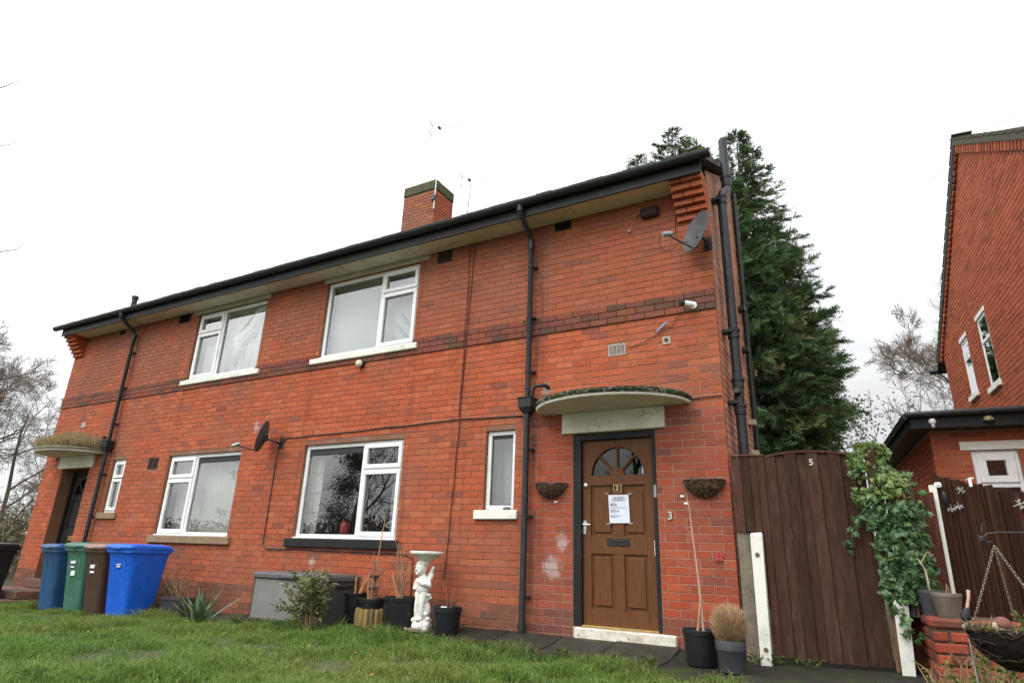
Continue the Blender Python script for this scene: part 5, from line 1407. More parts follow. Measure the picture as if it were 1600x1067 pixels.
# ornaments strung on the fence
M['ornwhite'] = mat('clouded_white_plastic', (.32, .31, .29), .5, (.18, .17, .16), 40)
def dragonfly(p, rz, tilt, label, s_=1.0):
    t = thing('hanging_ornament', label, 'ornament', p, 0, 'white dragonfly ornaments strung along the slatted fence')
    Mx = Matrix.Translation(p) @ Matrix.Rotation(rz, 4, 'Y') @ Matrix.Rotation(tilt, 4, 'X') @ Matrix.Scale(s_, 4)
    q = MB(); q.tube([(-.055, 0, 0), (-.02, 0, 0), (.02, 0, 0), (.05, 0, .0)], [.004, .007, .010, .006], 8); q.lathe([(.001, -.016), (.014, -.008), (.016, 0), (.012, .010), (.001, .016)], 10, (.058, 0, 0)); q.xf(Mx); q.build('body', M['ornwhite'], t, True)
    q = MB()
    for sg in (-1, 1):
        for a in (-.3, .35):
            q.prism([(.015, 0), (.015 + a * .03 - .008, sg * .045), (.015 + a * .06, sg * .06), (.015 + a * .06 + .016, sg * .05), (.022, 0)], -.002, .002, 'xz')
    q.xf(Mx); q.build('wing', M['ornwhite'], t)
DF = [((2.02, .53, 1.415), -.9, .2, 'white dragonfly ornament topmost of three at the left of the slatted fence'), ((1.925, .53, 1.262), 1.5, .3, 'white dragonfly ornament lowest left on the slatted fence'),
      ((1.985, .53, 1.285), 1.4, -.2, 'white dragonfly ornament lower right of the pair by the white post'), ((2.445, .55, 1.285), -.35, .1, 'larger white dragonfly ornament at the right edge of the slatted fence')]
for p, rz, ti, lab in DF: dragonfly(p, rz, ti, lab, .80 if 'larger' in lab else .62)
q = MB(); q.box(1.82, 1.88, .50, .56, 1.45, 1.50, .01); q.tube([(1.85, .5, 1.475), (1.85, .47, 1.465)], .018, 10); tag(q.build('wall_clip_light', M['whitepl']), 'small white light clipped to the top left corner of the slatted fence', 'lamp')
q = MB(); q.tube([(2.09, .56, 1.52), (2.115, .53, 1.53), (2.115, .53, 1.455)], [.008, .017, .015], 12); q.box(2.11, 2.15, .52, .55, 1.527, 1.54, .003); tag(q.build('spout_ornament', M['whitepl'], None, True), 'white tap shaped ornament on top of the slatted fence', 'ornament')
q = MB(); q.lathe([(.008, 0), (.022, -.02), (.028, -.08), (.012, -.12)], 10, (1.885, .52, 1.42)); tag(q.build('dark_pouch', M['blackpl'], None, True), 'dark pouch hanging at the left end of the slatted fence', 'pouch')
cable('ornament_string', [(1.885, .50, 1.43), (1.925, .52, 1.28), (1.985, .52, 1.30), (2.02, .52, 1.42), (2.12, .52, 1.46), (2.445, .53, 1.29)], .0008, 'thin dark string joining the dragonfly ornaments', M['cable'], wob=.001)
# low brick wall under the ivy
lw = thing('low_brick_wall', 'low red brick garden wall with rounded coping ending in a pier', 'wall', (1.55, -.7, -.2))
C0 = Vector((1.552, -.60, 0)); d1 = Vector((-.075, 1.0, 0)).normalized(); d2 = Vector((1, .12, 0)).normalized()
HT = .325
cb = MB(); cb.loft([[tuple(C0 + d1 * .012 + d2 * .012 + Vector((0, 0, z))), tuple(C0 + d2 * .62 + d1 * .012 + Vector((0, 0, z))), tuple(C0 + d2 * .62 + d1 * 1.0 + Vector((0, 0, z))), tuple(C0 + d1 * 1.0 + d2 * .012 + Vector((0, 0, z)))] for z in (-.35, HT - .02)])
lwc = cb.build('core', mat('dark_mortar', (.10, .06, .045), .95, (.05, .04, .03), 8, bump=.6), lw)
rr2 = random.Random(4)
for i in range(8):
    zc = HT - .045 - i * .083
    if i == 0: zc = HT - .035
    for (dr, Ln, rot) in ((d2, .62, math.atan2(d2.y, d2.x)), (d1, 1.0, math.atan2(-d1.y, -d1.x))):
        s0 = 0.0; off = .118 if i % 2 else 0.0
        while s0 < Ln - .02:
            l = min((.225 if not (s0 == 0 and off) else .107), Ln - s0)
            c_ = C0 + dr * (s0 + l / 2)
            nrm = Vector((math.sin(rot), -math.cos(rot), 0))
            if not (dr is d1 and s0 == 0 and i % 2 == 0 and False):
                tn = tuple(np.array((.27, .052, .024)) * rr2.uniform(.65, 1.1)) if rr2.random() > .25 else (.11, .036, .024)
                hh = .082 if i == 0 else .071
                b = MB(); b.box(-(l - .012) / 2, (l - .012) / 2, -.004 - (.008 if i == 0 else 0), .10, -hh / 2, hh / 2, .022 if i == 0 else .010)
                inst('brick', b.mesh('brick', M['brick']), lw, Vector((c_.x, c_.y, zc)) - wloc(lw), (rr2.uniform(-.02, .02), rr2.uniform(-.02, .02), rot + (0)), color=tn)
            s0 += l + .004
# ------------------------------------------------------------------ pots
def pot_parts(t, x, y, z, rt_, rb, h, m, lip=.02, n=24):
    q = MB(); q.lathe([(rb, 0), (rb * 1.01, .005), (rt_ * .985, h - lip * 1.6), (rt_ * 1.02, h - lip * 1.5), (rt_ * 1.04, h - .004), (rt_ * 1.02, h), (rt_ * .96, h - .002), (rt_ * .93, h - .035)], n, (x, y, z)); q.build('pot', m, t, True)
    q = MB(); q.lathe([(rt_ * .945, h - .05), (rt_ * .5, h - .035), (.001, h - .03)], n, (x, y, z)); q.build('soil', M['soil'], t)
def stems(t, x, y, z, n, hmin, hmax, rad, seed, m='deadstem', splay=.25, name='stem', rad0=.06, branchy=0):
    rr_ = random.Random(seed)
    for k in range(n):
        an = rr_.uniform(0, 2 * PI); p = Vector((x + rad0 * rr_.random() * math.cos(an), y + rad0 * rr_.random() * math.sin(an), z)); h = rr_.uniform(hmin, hmax)
        d = Vector((math.cos(an) * splay * rr_.random(), math.sin(an) * splay * rr_.random(), 1)); q = MB(); pts = [p]
        for j in range(4):
            p = p + d.normalized() * h / 4; d += Vector((rr_.gauss(0, .09), rr_.gauss(0, .09), 0)); pts.append(p)
        q.tube(pts, [rad, rad * .9, rad * .8, rad * .65, rad * .4], 5)
        for b in range(branchy):
            i = rr_.randint(1, 3); pp = pts[i]; dd = Vector((rr_.gauss(0, .7), rr_.gauss(0, .7), .6)).normalized(); q.tube([pp, pp + dd * h * .15, pp + dd * h * .27 + Vector((0, 0, h * .05))], [rad * .5, rad * .4, rad * .2], 3)
        q.build(name, M[m], t, True)
def zp(x, y): return pz(x, y) + .002
# left group by the storage box
t = thing('potted_plant', 'slim black pot with three cut pale stems next to the storage box', 'potted plant', (-4.78, -.24, zp(-4.78, -.24)), 0, 'potted plants along the front wall')
pot_parts(t, -4.78, -.24, zp(-4.78, -.24) - 0, .155, .12, .34, M['potblack'])
for (dx, dz, lx) in ((-.02, .24, -.01), (.03, .22, .10), (.05, .30, .17)):
    q = MB(); b = Vector((-4.78 + dx, -.24, zp(-4.78, -.24) + .29)); q.tube([b, b + Vector((lx * .5, 0, dz * .5)), b + Vector((lx, 0, dz))], [.016, .014, .012], 6); q.build('stem', M['cane'], t)
zz = zp(-4.40, -.36)
t = thing('log_planter', 'half log planter with a black inner pot, tied stems and one long cane', 'planter', (-4.40, -.36, zz), 0, 'potted plants along the front wall')
for k in range(16):
    an = 2 * PI * k / 16; q = MB(); q.lathe([(.033, 0), (.033, .185), (.026, .20)], 8, (0, 0, 0)); kk = rr_.uniform(.6, 1.35); inst('log', q.mesh('log', M['logroll'], True), t, (.165 * math.cos(an), .165 * math.sin(an), rr_.uniform(-.004, .008)), color=(kk, kk, kk))
pot_parts(t, -4.40, -.36, zz + .08, .165, .13, .24, M['potblack'], .03)
q = MB(); b = Vector((-4.40, -.36, zz + .28)); q.tube([b, b + Vector((.03, 0, .5)), b + Vector((.07, .02, 1.0))], [.008, .007, .005], 6); q.build('cane', M['cane'], t)
stems(t, -4.40, -.36, zz + .27, 7, .25, .62, .010, 31, splay=.3, branchy=2); stems(t, -4.45, -.36, zz + .27, 2, .28, .40, .018, 32, 'cane', splay=.25)
q = MB()
for z in (.42, .56): q.lathe([(.055, 0), (.06, .01), (.06, .022), (.055, .03)], 12, (-4.395, -.36, zz + z))
q.build('tie', M['rubber'], t)
zz = zp(-3.92, -.36)
t = thing('potted_plant', 'large black pot of bare upright twigs left of the birdbath', 'potted plant', (-3.92, -.36, zz), 0, 'potted plants along the front wall')
pot_parts(t, -3.92, -.36, zz, .215, .185, .36, M['potblack'], .028); stems(t, -3.92, -.36, zz + .32, 7, .35, .78, .011, 41, splay=.55, rad0=.12, branchy=3); stems(t, -3.92, -.36, zz + .32, 2, .3, .36, .016, 42, 'cane', splay=.7, rad0=.15)
zz = zp(-3.16, -.36)
t = thing('potted_plant', 'low black pot with bare soil right of the birdbath', 'potted plant', (-3.24, -.36, zz), 0, 'potted plants along the front wall')
pot_parts(t, -3.24, -.36, zz, .165, .135, .29, M['potblack'], .04); q = MB(); q.box(-3.27, -3.19, -.46, -.44, zz + .28, zz + .295, .005); q.build('plant_tag', M['whitepl'], t); stems(t, -3.29, -.3, zz + .25, 2, .2, .3, .004, 43)
zz = zp(-.30, -.50)
t = thing('potted_plant', 'black pot with one tall thin bare stem right of the door', 'potted plant', (-.285, -.48, zz), 0, 'pots at the house corner')
pot_parts(t, -.285, -.48, zz, .165, .135, .30, M['potblack'], .03)
q = MB(); b = Vector((-.26, -.47, zz + .25)); q.tube([b, b + Vector((-.03, .05, .45)), b + Vector((-.075, .10, .9)), b + Vector((-.10, .13, 1.15)), b + Vector((-.125, .14, 1.30))], [.013, .010, .008, .006, .003], 6); q.build('stem', mat('pale_stem', (.36, .24, .19), .7), t)
q = MB(); q.tube([b + Vector((-.06, 0, 0)), b + Vector((-.03, 0, .18)), b + Vector((-.02, .01, .30))], [.013, .011, .007], 6)
rr3 = random.Random(8)
for k in range(6):
    pp = b + Vector((-.08 - .006 * k, .10, .85 + .06 * k)); q.tube([pp, pp + Vector((rr3.uniform(-.09, .09), -.02, rr3.uniform(-.05, .12)))], [.003, .001], 3)
q.build('shoot', M['cane'], t)
zz = zp(.02, -.72)
t = thing('potted_plant', 'grey black pot with a round ball of dry straw coloured twigs at the house corner', 'potted plant', (.02, -.70, zz), 0, 'pots at the house corner')
pot_parts(t, .02, -.70, zz, .125, .10, .25, M['potgrey'], .05)
q = MB(); rr3 = random.Random(77); cz = Vector((.02, -.70, zz + .395))
for k in range(1500):
    d = Vector((rr3.gauss(0, 1), rr3.gauss(0, 1), rr3.gauss(0, 1) * .95)).normalized(); rad = .172 * rr3.uniform(.78, 1.06); e = cz + d * rad
    s_ = cz + Vector((0, 0, -.14)) + d * rad * .25; m_ = s_.lerp(e, .55) + Vector((rr3.gauss(0, .012), rr3.gauss(0, .012), rr3.gauss(0, .012))); q.tube([s_, m_, e], [.0022, .0017, .0010], 3, False)
q.build('foliage', mat('straw_twigs', (.42, .28, .15), .9, (.30, .19, .10), 30), t, fix=False)
# pots on the low wall
t = thing('potted_plant', 'dusty brown pot on the low brick wall, in front of a grey one', 'potted plant', (1.70, -.36, HT + .01), 0, 'pots on the low brick wall'); pot_parts(t, 1.695, -.38, HT + .008, .108, .082, .18, M['potbrown'], .02); stems(t, 1.70, -.38, HT + .15, 2, .06, .12, .005, 51)
t = thing('potted_plant', 'blue grey pot with curling pale dead stems on the low brick wall', 'potted plant', (1.60, -.16, HT + .01), 0, 'pots on the low brick wall'); pot_parts(t, 1.605, -.17, HT + .008, .10, .08, .195, M['potgrey'], .02)
q = MB()
b = Vector((1.60, -.20, HT + .18))
q.tube([b, b + Vector((-.01, 0, .18)), b + Vector((-.05, 0, .27)), b + Vector((-.11, 0, .26)), b + Vector((-.16, 0, .24))], [.010, .009, .007, .005, .003], 6); q.tube([b + Vector((-.03, 0, .24)), b + Vector((.02, 0, .32)), b + Vector((.05, -.01, .33))], [.006, .004, .002], 5)
q.tube([b + Vector((-.07, 0, .27)), b + Vector((-.1, -.01, .2)), b + Vector((-.095, -.02, .1))], [.005, .004, .002], 5); q.build('stem', mat('pale_dead_stem', (.42, .33, .22), .8), t, True)
fb = FB(); rr3 = random.Random(3)
for k in range(60): an = rr3.uniform(0, 6.28); p = Vector((1.62 + .06 * math.cos(an), -.18 + .06 * math.sin(an), HT + .165)); d = Vector((math.cos(an) * .3, math.sin(an) * .3, 1)).normalized(); fb.leaf(p, d, d.orthogonal(), rr3.uniform(.05, .12), .006, (.05, .10, .02))
fb.build('foliage', M['leaf'], t)
q = MB(); q.lathe([(.06, 0), (.085, .14), (.09, .145), (.08, .15)], 18, (1.545, .0, HT + .01)); tag(q.build('flower_pot', M['terra'], None, True), 'small orange terracotta pot behind the grey pots on the low wall', 'flower pot')

# ------------------------------------------------------------------ birdbath with cherub
BX, BY = -3.60, -.36; BZ = zp(BX, BY)
t = thing('birdbath', 'white stone birdbath carried by a winged cherub figure', 'birdbath', (BX, BY, BZ))
def ell(mb, c, rx, ry, rz_, rot=(0, 0, 0), n=14):
    prof_ = [(max(1e-3, math.sin(PI * k / 10)), -math.cos(PI * k / 10)) for k in range(11)]
    from mathutils import Euler
    mb.lathe(prof_, n, (0, 0, 0), Matrix.Translation(c) @ Euler(rot).to_matrix().to_4x4() @ Matrix.Diagonal((rx, ry, rz_, 1)))
fg = MB()
ell(fg, (0, 0, .06), .125, .115, .075); 
rr3 = random.Random(5)
for k in range(22):
    an = rr3.uniform(0, 6.28); ell(fg, (.095 * math.cos(an), .085 * math.sin(an), rr3.uniform(.03, .15)), rr3.uniform(.025, .045), rr3.uniform(.025, .04), rr3.uniform(.02, .04))
ell(fg, (.03, .02, .22), .065, .06, .12)                         # stump behind the legs
for k in range(9): ell(fg, (.055 + rr3.uniform(-.02, .03), rr3.uniform(-.04, .03), .16 + .03 * k), .028, .028, .022)
def limb(pts, rs): fg.tube(pts, rs, 10)
limb([(-.045, -.045, .12), (-.05, -.05, .22), (-.047, -.055, .29), (-.032, -.03, .42)], [.026, .034, .033, .050]); limb([(.018, -.05, .13), (.022, -.055, .23), (.025, -.06, .30), (.025, -.03, .42)], [.026, .035, .033, .052])
ell(fg, (-.005, -.02, .45), .078, .062, .070); ell(fg, (-.005, -.045, .50), .066, .052, .075); ell(fg, (-.008, -.025, .57), .070, .055, .065)
ell(fg, (-.045, -.05, .40), .05, .03, .05)                        # drape
limb([(-.075, -.02, .575), (-.104, -.03, .51), (-.092, -.06, .45)], [.036, .032, .026]); limb([(.066, -.02, .575), (.108, -.045, .50), (.055, -.095, .525), (-.01, -.098, .545)], [.036, .034, .027, .019]); ell(fg, (-.02, -.10, .55), .022, .02, .02)
ell(fg, (-.005, -.03, .475), .088, .066, .085); ell(fg, (-.005, -.02, .55), .082, .06, .055); limb([(-.008, -.02, .58), (-.014, -.03, .64)], [.036, .034])
ell(fg, (-.032, -.045, .695), .068, .070, .075); ell(fg, (-.055, -.112, .685), .014, .016, .014); ell(fg, (-.066, -.086, .662), .026, .022, .020); ell(fg, (-.020, -.095, .662), .024, .02, .020); ell(fg, (-.045, -.095, .635), .022, .02, .016); ell(fg, (-.045, -.10, .72), .04, .016, .012)
for k in range(34):
    an = rr3.uniform(0, 6.28); el = rr3.uniform(.0, 1.4)
    c = Vector((-.028 + .068 * math.cos(an) * math.cos(el), -.035 + .068 * math.sin(an) * math.cos(el), .712 + .066 * math.sin(el)))
    if c.y > -.09 or c.z > .745: ell(fg, c, .021, .021, .018, n=8)
for k in range(5):                                                  # feathers of the two wings
    ell(fg, (.058 + .011 * k, .010 + .006 * (k % 2), .612 + .020 * k), .022, .018, .060 - .004 * k, (0, .22 + .07 * k, 0)); ell(fg, (-.055 - .006 * k, .045, .58 + .02 * k), .018, .014, .05, (0, -.2, 0))
ell(fg, (.075, .01, .60), .036, .026, .06, (0, .4, 0))
fg.tube([(-.005, -.01, .745), (-.005, -.01, .80)], [.05, .055], 14)
me = fg.mesh('figure', M['plasterwhite'])
fo = bpy.data.objects.new('figure', me); COL.objects.link(fo)
rmod = fo.modifiers.new('remesh', 'REMESH'); rmod.mode = 'VOXEL'; rmod.voxel_size = .0055
sm_ = fo.modifiers.new('smooth', 'SMOOTH'); sm_.factor = .5; sm_.iterations = 3
bpy.context.view_layer.update()
me2 = bpy.data.meshes.new_from_object(fo.evaluated_get(bpy.context.evaluated_depsgraph_get())); fo.modifiers.clear(); fo.data = me2; me2.name = 'figure'
if not me2.materials: me2.materials.append(M['plasterwhite'])
me2.polygons.foreach_set('use_smooth', [True] * len(me2.polygons)); fo.parent = t
q = MB(); q.lathe([(.065, .775), (.075, .785), (.10, .80), (.150, .838), (.178, .852), (.182, .862), (.200, .864), (.205, .872), (.204, .888), (.196, .896), (.172, .892), (.10, .87), (.001, .862)], 32); 
for k in range(28): an = 2 * PI * k / 28; q.lathe([(.001, -.008), (.010, 0), (.001, .008)], 6, (.183 * math.cos(an), .183 * math.sin(an), .856))
q.build('basin', M['plasterwhite'], t, True, world=False)
q = MB(); q.box(-.14, .14, -.14, .14, 0, .02, .006); q.build('base_slab', M['concrete'], t, world=False)
# dish of debris at its foot
q = MB()
for k in range(14): an = rr3.uniform(0, 6.28); ell(q, (BX - .03 + .11 * math.cos(an), BY - .14 + .03 * math.sin(an), BZ + .03), .02, .015, .01, n=6)
tag(q.build('pebbles', mat('pink_pebbles', (.38, .24, .2), .8, (.2, .12, .1), 40)), 'little pinkish pebbles heaped at the foot of the birdbath', 'pebbles', kind='stuff')

# ------------------------------------------------------------------ storage box
bx0, bx1, by0, by1 = -6.22, -4.83, -.71, -.13
bz = -.215; bt = .385
t = thing('storage_box', 'grey resin garden storage box with charcoal lid and ends', 'storage box', ((bx0 + bx1) / 2, (by0 + by1) / 2, bz))
q = MB(); q.box(bx0 + .02, bx1 - .03, by0 + .006, by0 + .03, bz + .02, bt - .09, .006); q.build('front_panel', M['boxlight'], t)
q = MB(); q.box(bx1 - .04, bx1, by0 + .0, by1, bz, bt - .085, .012); q.build('end_panel', M['boxdark'], t)
q = MB(); q.box(bx0, bx0 + .04, by0 + .0, by1, bz, bt - .085, .012); q.build('end_panel', M['boxdark'], t)
q = MB(); q.box(bx0 + .04, bx1 - .04, by1 - .03, by1 - .005, bz + .01, bt - .085); q.build('back_panel', M['boxdark'], t)
q = MB(); q.box(bx0 - .012, bx1 + .012, by0 - .02, by1 + .01, bt - .085, bt - .012, .014); q.box(bx0 + .03, bx1 - .03, by0 + .03, by1 - .02, bt - .013, bt, .01); q.build('lid', mat('lid_resin', (.10, .10, .10), .5, (.08, .08, .08), 5), t)
q = MB(); q.box(-5.72, -5.32, by0 - .024, by0 - .019, bt - .082, bt - .06, .001); q.build('hand_grip', M['blackpl'], t)
q = MB(); q.tube([(-5.53, by0 - .02, bt - .05), (-5.53, by0 - .03, bt - .05)], .012, 10); q.build('lock', M['metal'], t)
q = MB(); q.box(bx1 - .001, bx1 + .005, by0 + .12, by0 + .46, bt - .175, bt - .135, .002); q.build('handle_slot', M['dark'], t)
q = MB(); q.box(bx0, bx1, by0 - .004, by0 + .03, bz - .005, bz + .022, .004); q.build('base_rail', M['boxdark'], t)

# ------------------------------------------------------------------ wheelie bins
def rrect(hx, hy, y_c, z, rad=.05, n=4):
    out = []
    for (sx_, sy_, a0) in ((1, 1, 0), (-1, 1, 90), (-1, -1, 180), (1, -1, 270)):
        for k in range(n + 1):
            an = R(a0 + 90 * k / n); out.append((sx_ * (hx - rad) + rad * math.cos(an), y_c + sy_ * (hy - rad) + rad * math.sin(an), z))
    return out
def bin_make(label, m, lidm, rot=0.0, s_=1.0):
    t = thing('wheelie_bin', label, 'bin', (0, 0, 0), 0, 'wheelie bins in front of the far house')
    q = MB()
    q.loft([rrect(.215, .225, .02, .03), rrect(.225, .235, .02, .10), rrect(.262, .305, .005, .82), rrect(.272, .325, -.005, .90), rrect(.288, .345, -.01, .905), rrect(.290, .348, -.01, .955)])
    for sx_ in (-.11, .11):
        q.loft([[(sx_ - .022, -.20 - .012, .10), (sx_ + .022, -.20 - .012, .10), (sx_ + .022, -.19, .10), (sx_ - .022, -.19, .10)], [(sx_ - .022, -.306, .80), (sx_ + .022, -.306, .80), (sx_ + .022, -.28, .80), (sx_ - .022, -.28, .80)]])
    q.build('body', m, t, True, world=False)
    l = MB(); l.loft([rrect(.292, .36, -.02, .958, .05), rrect(.295, .365, -.02, .985, .05), rrect(.28, .345, -.02, 1.012, .06), rrect(.20, .25, -.03, 1.032, .08)]); l.box(-.10, .10, -.41, -.36, .955, .975, .01); l.box(-.24, .24, .32, .385, .975, 1.0, .01); l.build('lid', lidm, t, True, world=False)
    h = MB(); h.tube([(-.22, .30, .93), (-.22, .40, .95), (-.20, .415, .955), (.20, .415, .955), (.22, .40, .95), (.22, .30, .93)], .017, 8); h.build('handle', m, t, True, world=False)
    for sx_ in (-1, 1):
        w_ = MB(); w_.lathe([(.06, -.025), (.095, -.024), (.10, -.015), (.10, .015), (.095, .024), (.06, .025)], 20, (0, 0, 0), Matrix.Translation((sx_ * .235, .235, .10)) @ Matrix.Rotation(PI / 2, 4, 'Y')); w_.build('wheel', M['rubber'], t, True, world=False)
    a = MB(); a.tube([(-.24, .235, .10), (.24, .235, .10)], .012, 8); a.build('axle', M['iron'], t, world=False)
    t.rotation_euler = (0, 0, rot); t.scale = (s_, s_, s_)
    return t
def print_marks(t, rows, m, z0=.62):
    q = MB()
    for (x, z, w_, h) in rows:
        y = -.205 - (z - .1) * .152 - .009
        q.box(x - w_ / 2, x + w_ / 2, y - .001, y + .012, z - h / 2, z + h / 2)
    q.build('printed_label', m, t, world=False)
bz_ = lambda x, y: gz(x) + .012
for (x, y, rz, lab, m, lm, pr, sc_) in (
    (-8.58, -.93, .10, 'bright blue wheelie bin, nearest and cleanest of the row', M['bin_bright'], M['bin_bright'], [(0, .74, .10, .012), (0, .71, .07, .02)], 1.0),
    (-9.20, -.93, -.03, 'brown wheelie bin with a faded lid', M['bin_brown'], M['bin_brownlid'], [(-.02, .70, .12, .05), (-.02, .62, .11, .03)], 1.0),
    (-9.80, -.90, .03, 'green wheelie bin between the blue and the brown ones', M['bin_green'], M['bin_green'], [(-.03, .74, .12, .04), (-.04, .67, .10, .02), (-.02, .58, .10, .07)], 1.02),
    (-10.50, -.93, -.04, 'dark blue wheelie bin in front of the far door', M['bin_blue'], M['bin_blue'], [], 1.0),
    (-12.95, -1.1, .12, 'black wheelie bin at the left edge of the picture', M['bin_black'], M['bin_black'], [], 1.02)):
    t = bin_make(lab, m, lm, rz, sc_)
    t.location = (x, y, bz_(x, y))
    if pr: print_marks(t, pr, M['whitepl'])

# ------------------------------------------------------------------ plants in front
# trough of dried flowers
tz = gz(-7.2) + .04
t = thing('planter_trough', 'charcoal trough of dried brown flower stems beside the bright blue bin', 'planter', (-7.85, -.62, tz))
q = MB(); q.loft([rrect(.20, .13, 0, 0, .02), rrect(.22, .15, 0, .21, .02), rrect(.235, .165, 0, .215, .02), rrect(.235, .165, 0, .245, .02)]); q.build('trough', M['trough'], t, world=False)
q = MB(); q.box(-.21, .21, -.14, .14, .246, .25); q.build('soil', M['soil'], t, world=False)
stems(t, -7.85, -.62, tz + .24, 26, .18, .46, .004, 61, 'deadstem', splay=.8, rad0=.19, branchy=3)
fb = FB(); rr3 = random.Random(9)
for k in range(90):
    p = Vector((-8.03 + rr3.gauss(0, .06), -.66 + rr3.gauss(0, .07), tz + .25 + rr3.random() * .16)); d = Vector((rr3.gauss(0, 1), rr3.gauss(0, 1), rr3.uniform(-.2, .6))).normalized(); fb.leaf(p, d, d.orthogonal(), rr3.uniform(.03, .06), .03, (.06, .11, .03) if rr3.random() > .3 else (.12, .09, .03))
for k in range(220):
    p = Vector((-7.80 + rr3.gauss(0, .12), -.62 + rr3.gauss(0, .08), tz + .35 + rr3.random() * .35)); d = Vector((rr3.gauss(0, 1), rr3.gauss(0, 1), rr3.uniform(-.6, .3))).normalized(); fb.leaf(p, d, d.orthogonal(), rr3.uniform(.02, .05), .010, (.24, .12, .06))
fb.build('foliage', M['leaf'], t)
# sword leaved plant
t = thing('sword_leaved_plant', 'clump of stiff grey green sword leaves in the lawn edge left of the storage box', 'plant', (-6.86, -1.0, gz(-6.86) + .02))
rr3 = random.Random(15)
for k in range(34):
    an = rr3.uniform(0, 2 * PI); sp_ = rr3.uniform(.1, 1.1); L_ = rr3.uniform(.32, .60); fb = FB(); p = Vector((rr3.gauss(0, .05), rr3.gauss(0, .05), 0)); d = Vector((math.cos(an) * sp_, math.sin(an) * sp_, 1)).normalized(); sd_ = d.cross(Vector((math.cos(an + rr3.uniform(-.6, .6)), math.sin(an), .1))).normalized(); g_ = rr3.uniform(.75, 1.25); col = (.10 * g_, .165 * g_, .085 * g_)
    if rr3.random() < .12: col = (.25, .19, .09)
    pr = []
    for j in range(5):
        u = j / 4; wd = .026 * (1 - u) ** .6 * (1 if j else .7) + .001; c = p + d * L_ * u + Vector((d.x, d.y, -.25)) * L_ * .3 * u * u; pr.append((c - sd_ * wd, c + Vector((0, 0, -.004)), c + sd_ * wd))
    for j in range(4): fb.quad(pr[j][0], pr[j][1], pr[j + 1][1], pr[j + 1][0], col); fb.quad(pr[j][1], pr[j][2], pr[j + 1][2], pr[j + 1][1], col)
    o = fb.build('leaf', M['leaf']); o.parent = t
# leafy shrub before the storage box
t = thing('leafy_shrub', 'loose pale green leafy shrub in front of the storage box', 'shrub', (-4.85, -.98, gz(-4.85)))
rr3 = random.Random(25); fb = FB(); wd_ = MB(); b0 = Vector((-4.80, -.98, gz(-4.85)))
for k in range(26):
    an = rr3.uniform(0, 6.28); h = rr3.uniform(.25, .72); sp_ = rr3.uniform(.05, .42) ; e = b0 + Vector((-.10 + math.cos(an) * sp_ * (.9 if h > .5 else 1.1) - (.12 if h < .5 else 0), math.sin(an) * sp_ * .6, h)); m_ = b0.lerp(e, .5) + Vector((rr3.gauss(0, .03), rr3.gauss(0, .03), .04)); wd_.tube([b0, m_, e], [.009, .006, .003], 5, False)
    for j in range(int(28 + 34 * h)):
        u = rr3.uniform(.35, 1.03); p = (b0.lerp(m_, u * 2) if u < .5 else m_.lerp(e, u * 2 - 1)); d = ((e - m_).normalized() * .5 + Vector((rr3.gauss(0, .8), rr3.gauss(0, .8), rr3.gauss(-.15, .5)))).normalized(); n_ = (Vector((rr3.gauss(0, .5), rr3.gauss(0, .5) - .3, 1)) - d * d.z).normalized(); g_ = rr3.uniform(.75, 1.3); col = (.13 * g_, .155 * g_, .060 * g_) if rr3.random() > .25 else (.20 * g_, .20 * g_, .09 * g_)
        fb.leaf(p, d, n_, rr3.uniform(.055, .10), rr3.uniform(.026, .042), col)
wd_.build('stem', M['deadstem'], t); fb.build('foliage', M['leaf'], t)
# low weeds along the path edge
fb = FB(); rr3 = random.Random(35)
for k in range(70):
    x = rr3.uniform(-6.4, -.3) if k < 58 else rr3.uniform(.1, .9); y = pedge(x) + rr3.uniform(-.12, .06) if k < 58 else rr3.uniform(-.2, -.1); 
    if k >= 66: x = -.62 + rr3.gauss(0, .05); y = -.95
    z0 = gz(x) + .03 if k < 58 else pz(x, y)
    for j in range(rr3.randint(8, 26)):
        d = Vector((rr3.gauss(0, 1), rr3.gauss(0, 1), rr3.uniform(.2, 1.2))).normalized(); p = Vector((x, y, z0)) + Vector((d.x, d.y, 0)) * rr3.random() * .07 + Vector((0, 0, rr3.random() * .07)); g_ = rr3.uniform(.7, 1.3); fb.leaf(p, d, d.orthogonal(), rr3.uniform(.025, .06), rr3.uniform(.015, .03), (.075 * g_, .11 * g_, .022 * g_) if rr3.random() > .3 else (.14 * g_, .14 * g_, .05 * g_))
tag(fb.build('weeds', M['leaf']), 'small leafy weeds along the edge of the path', 'weeds', kind='stuff')
# dry grass on the far canopy
fb = FB(); rr3 = random.Random(45); cx = mir(-1.295)
for k in range(9000):
    an = PI + PI * rr3.random(); rad = math.sqrt(rr3.random()); p = Vector((cx + .92 * rad * math.cos(an), .70 * rad * math.sin(an), 2.48)); h = rr3.uniform(.18, .52) * (1.1 - .70 * rad); d = Vector((rr3.gauss(0, .7), rr3.gauss(0, .7), 1)).normalized(); g_ = rr3.uniform(.7, 1.3); col = (.40 * g_, .31 * g_, .17 * g_) if rr3.random() > .18 else (.16 * g_, .17 * g_, .06 * g_); sd_ = d.orthogonal() * .007; fb.tri(p - sd_, p + sd_, p + d * h, col)
tag(fb.build('dry_grass', M['grass']), 'dry straw grass sprouting on top of the far canopy', 'grass', kind='stuff')
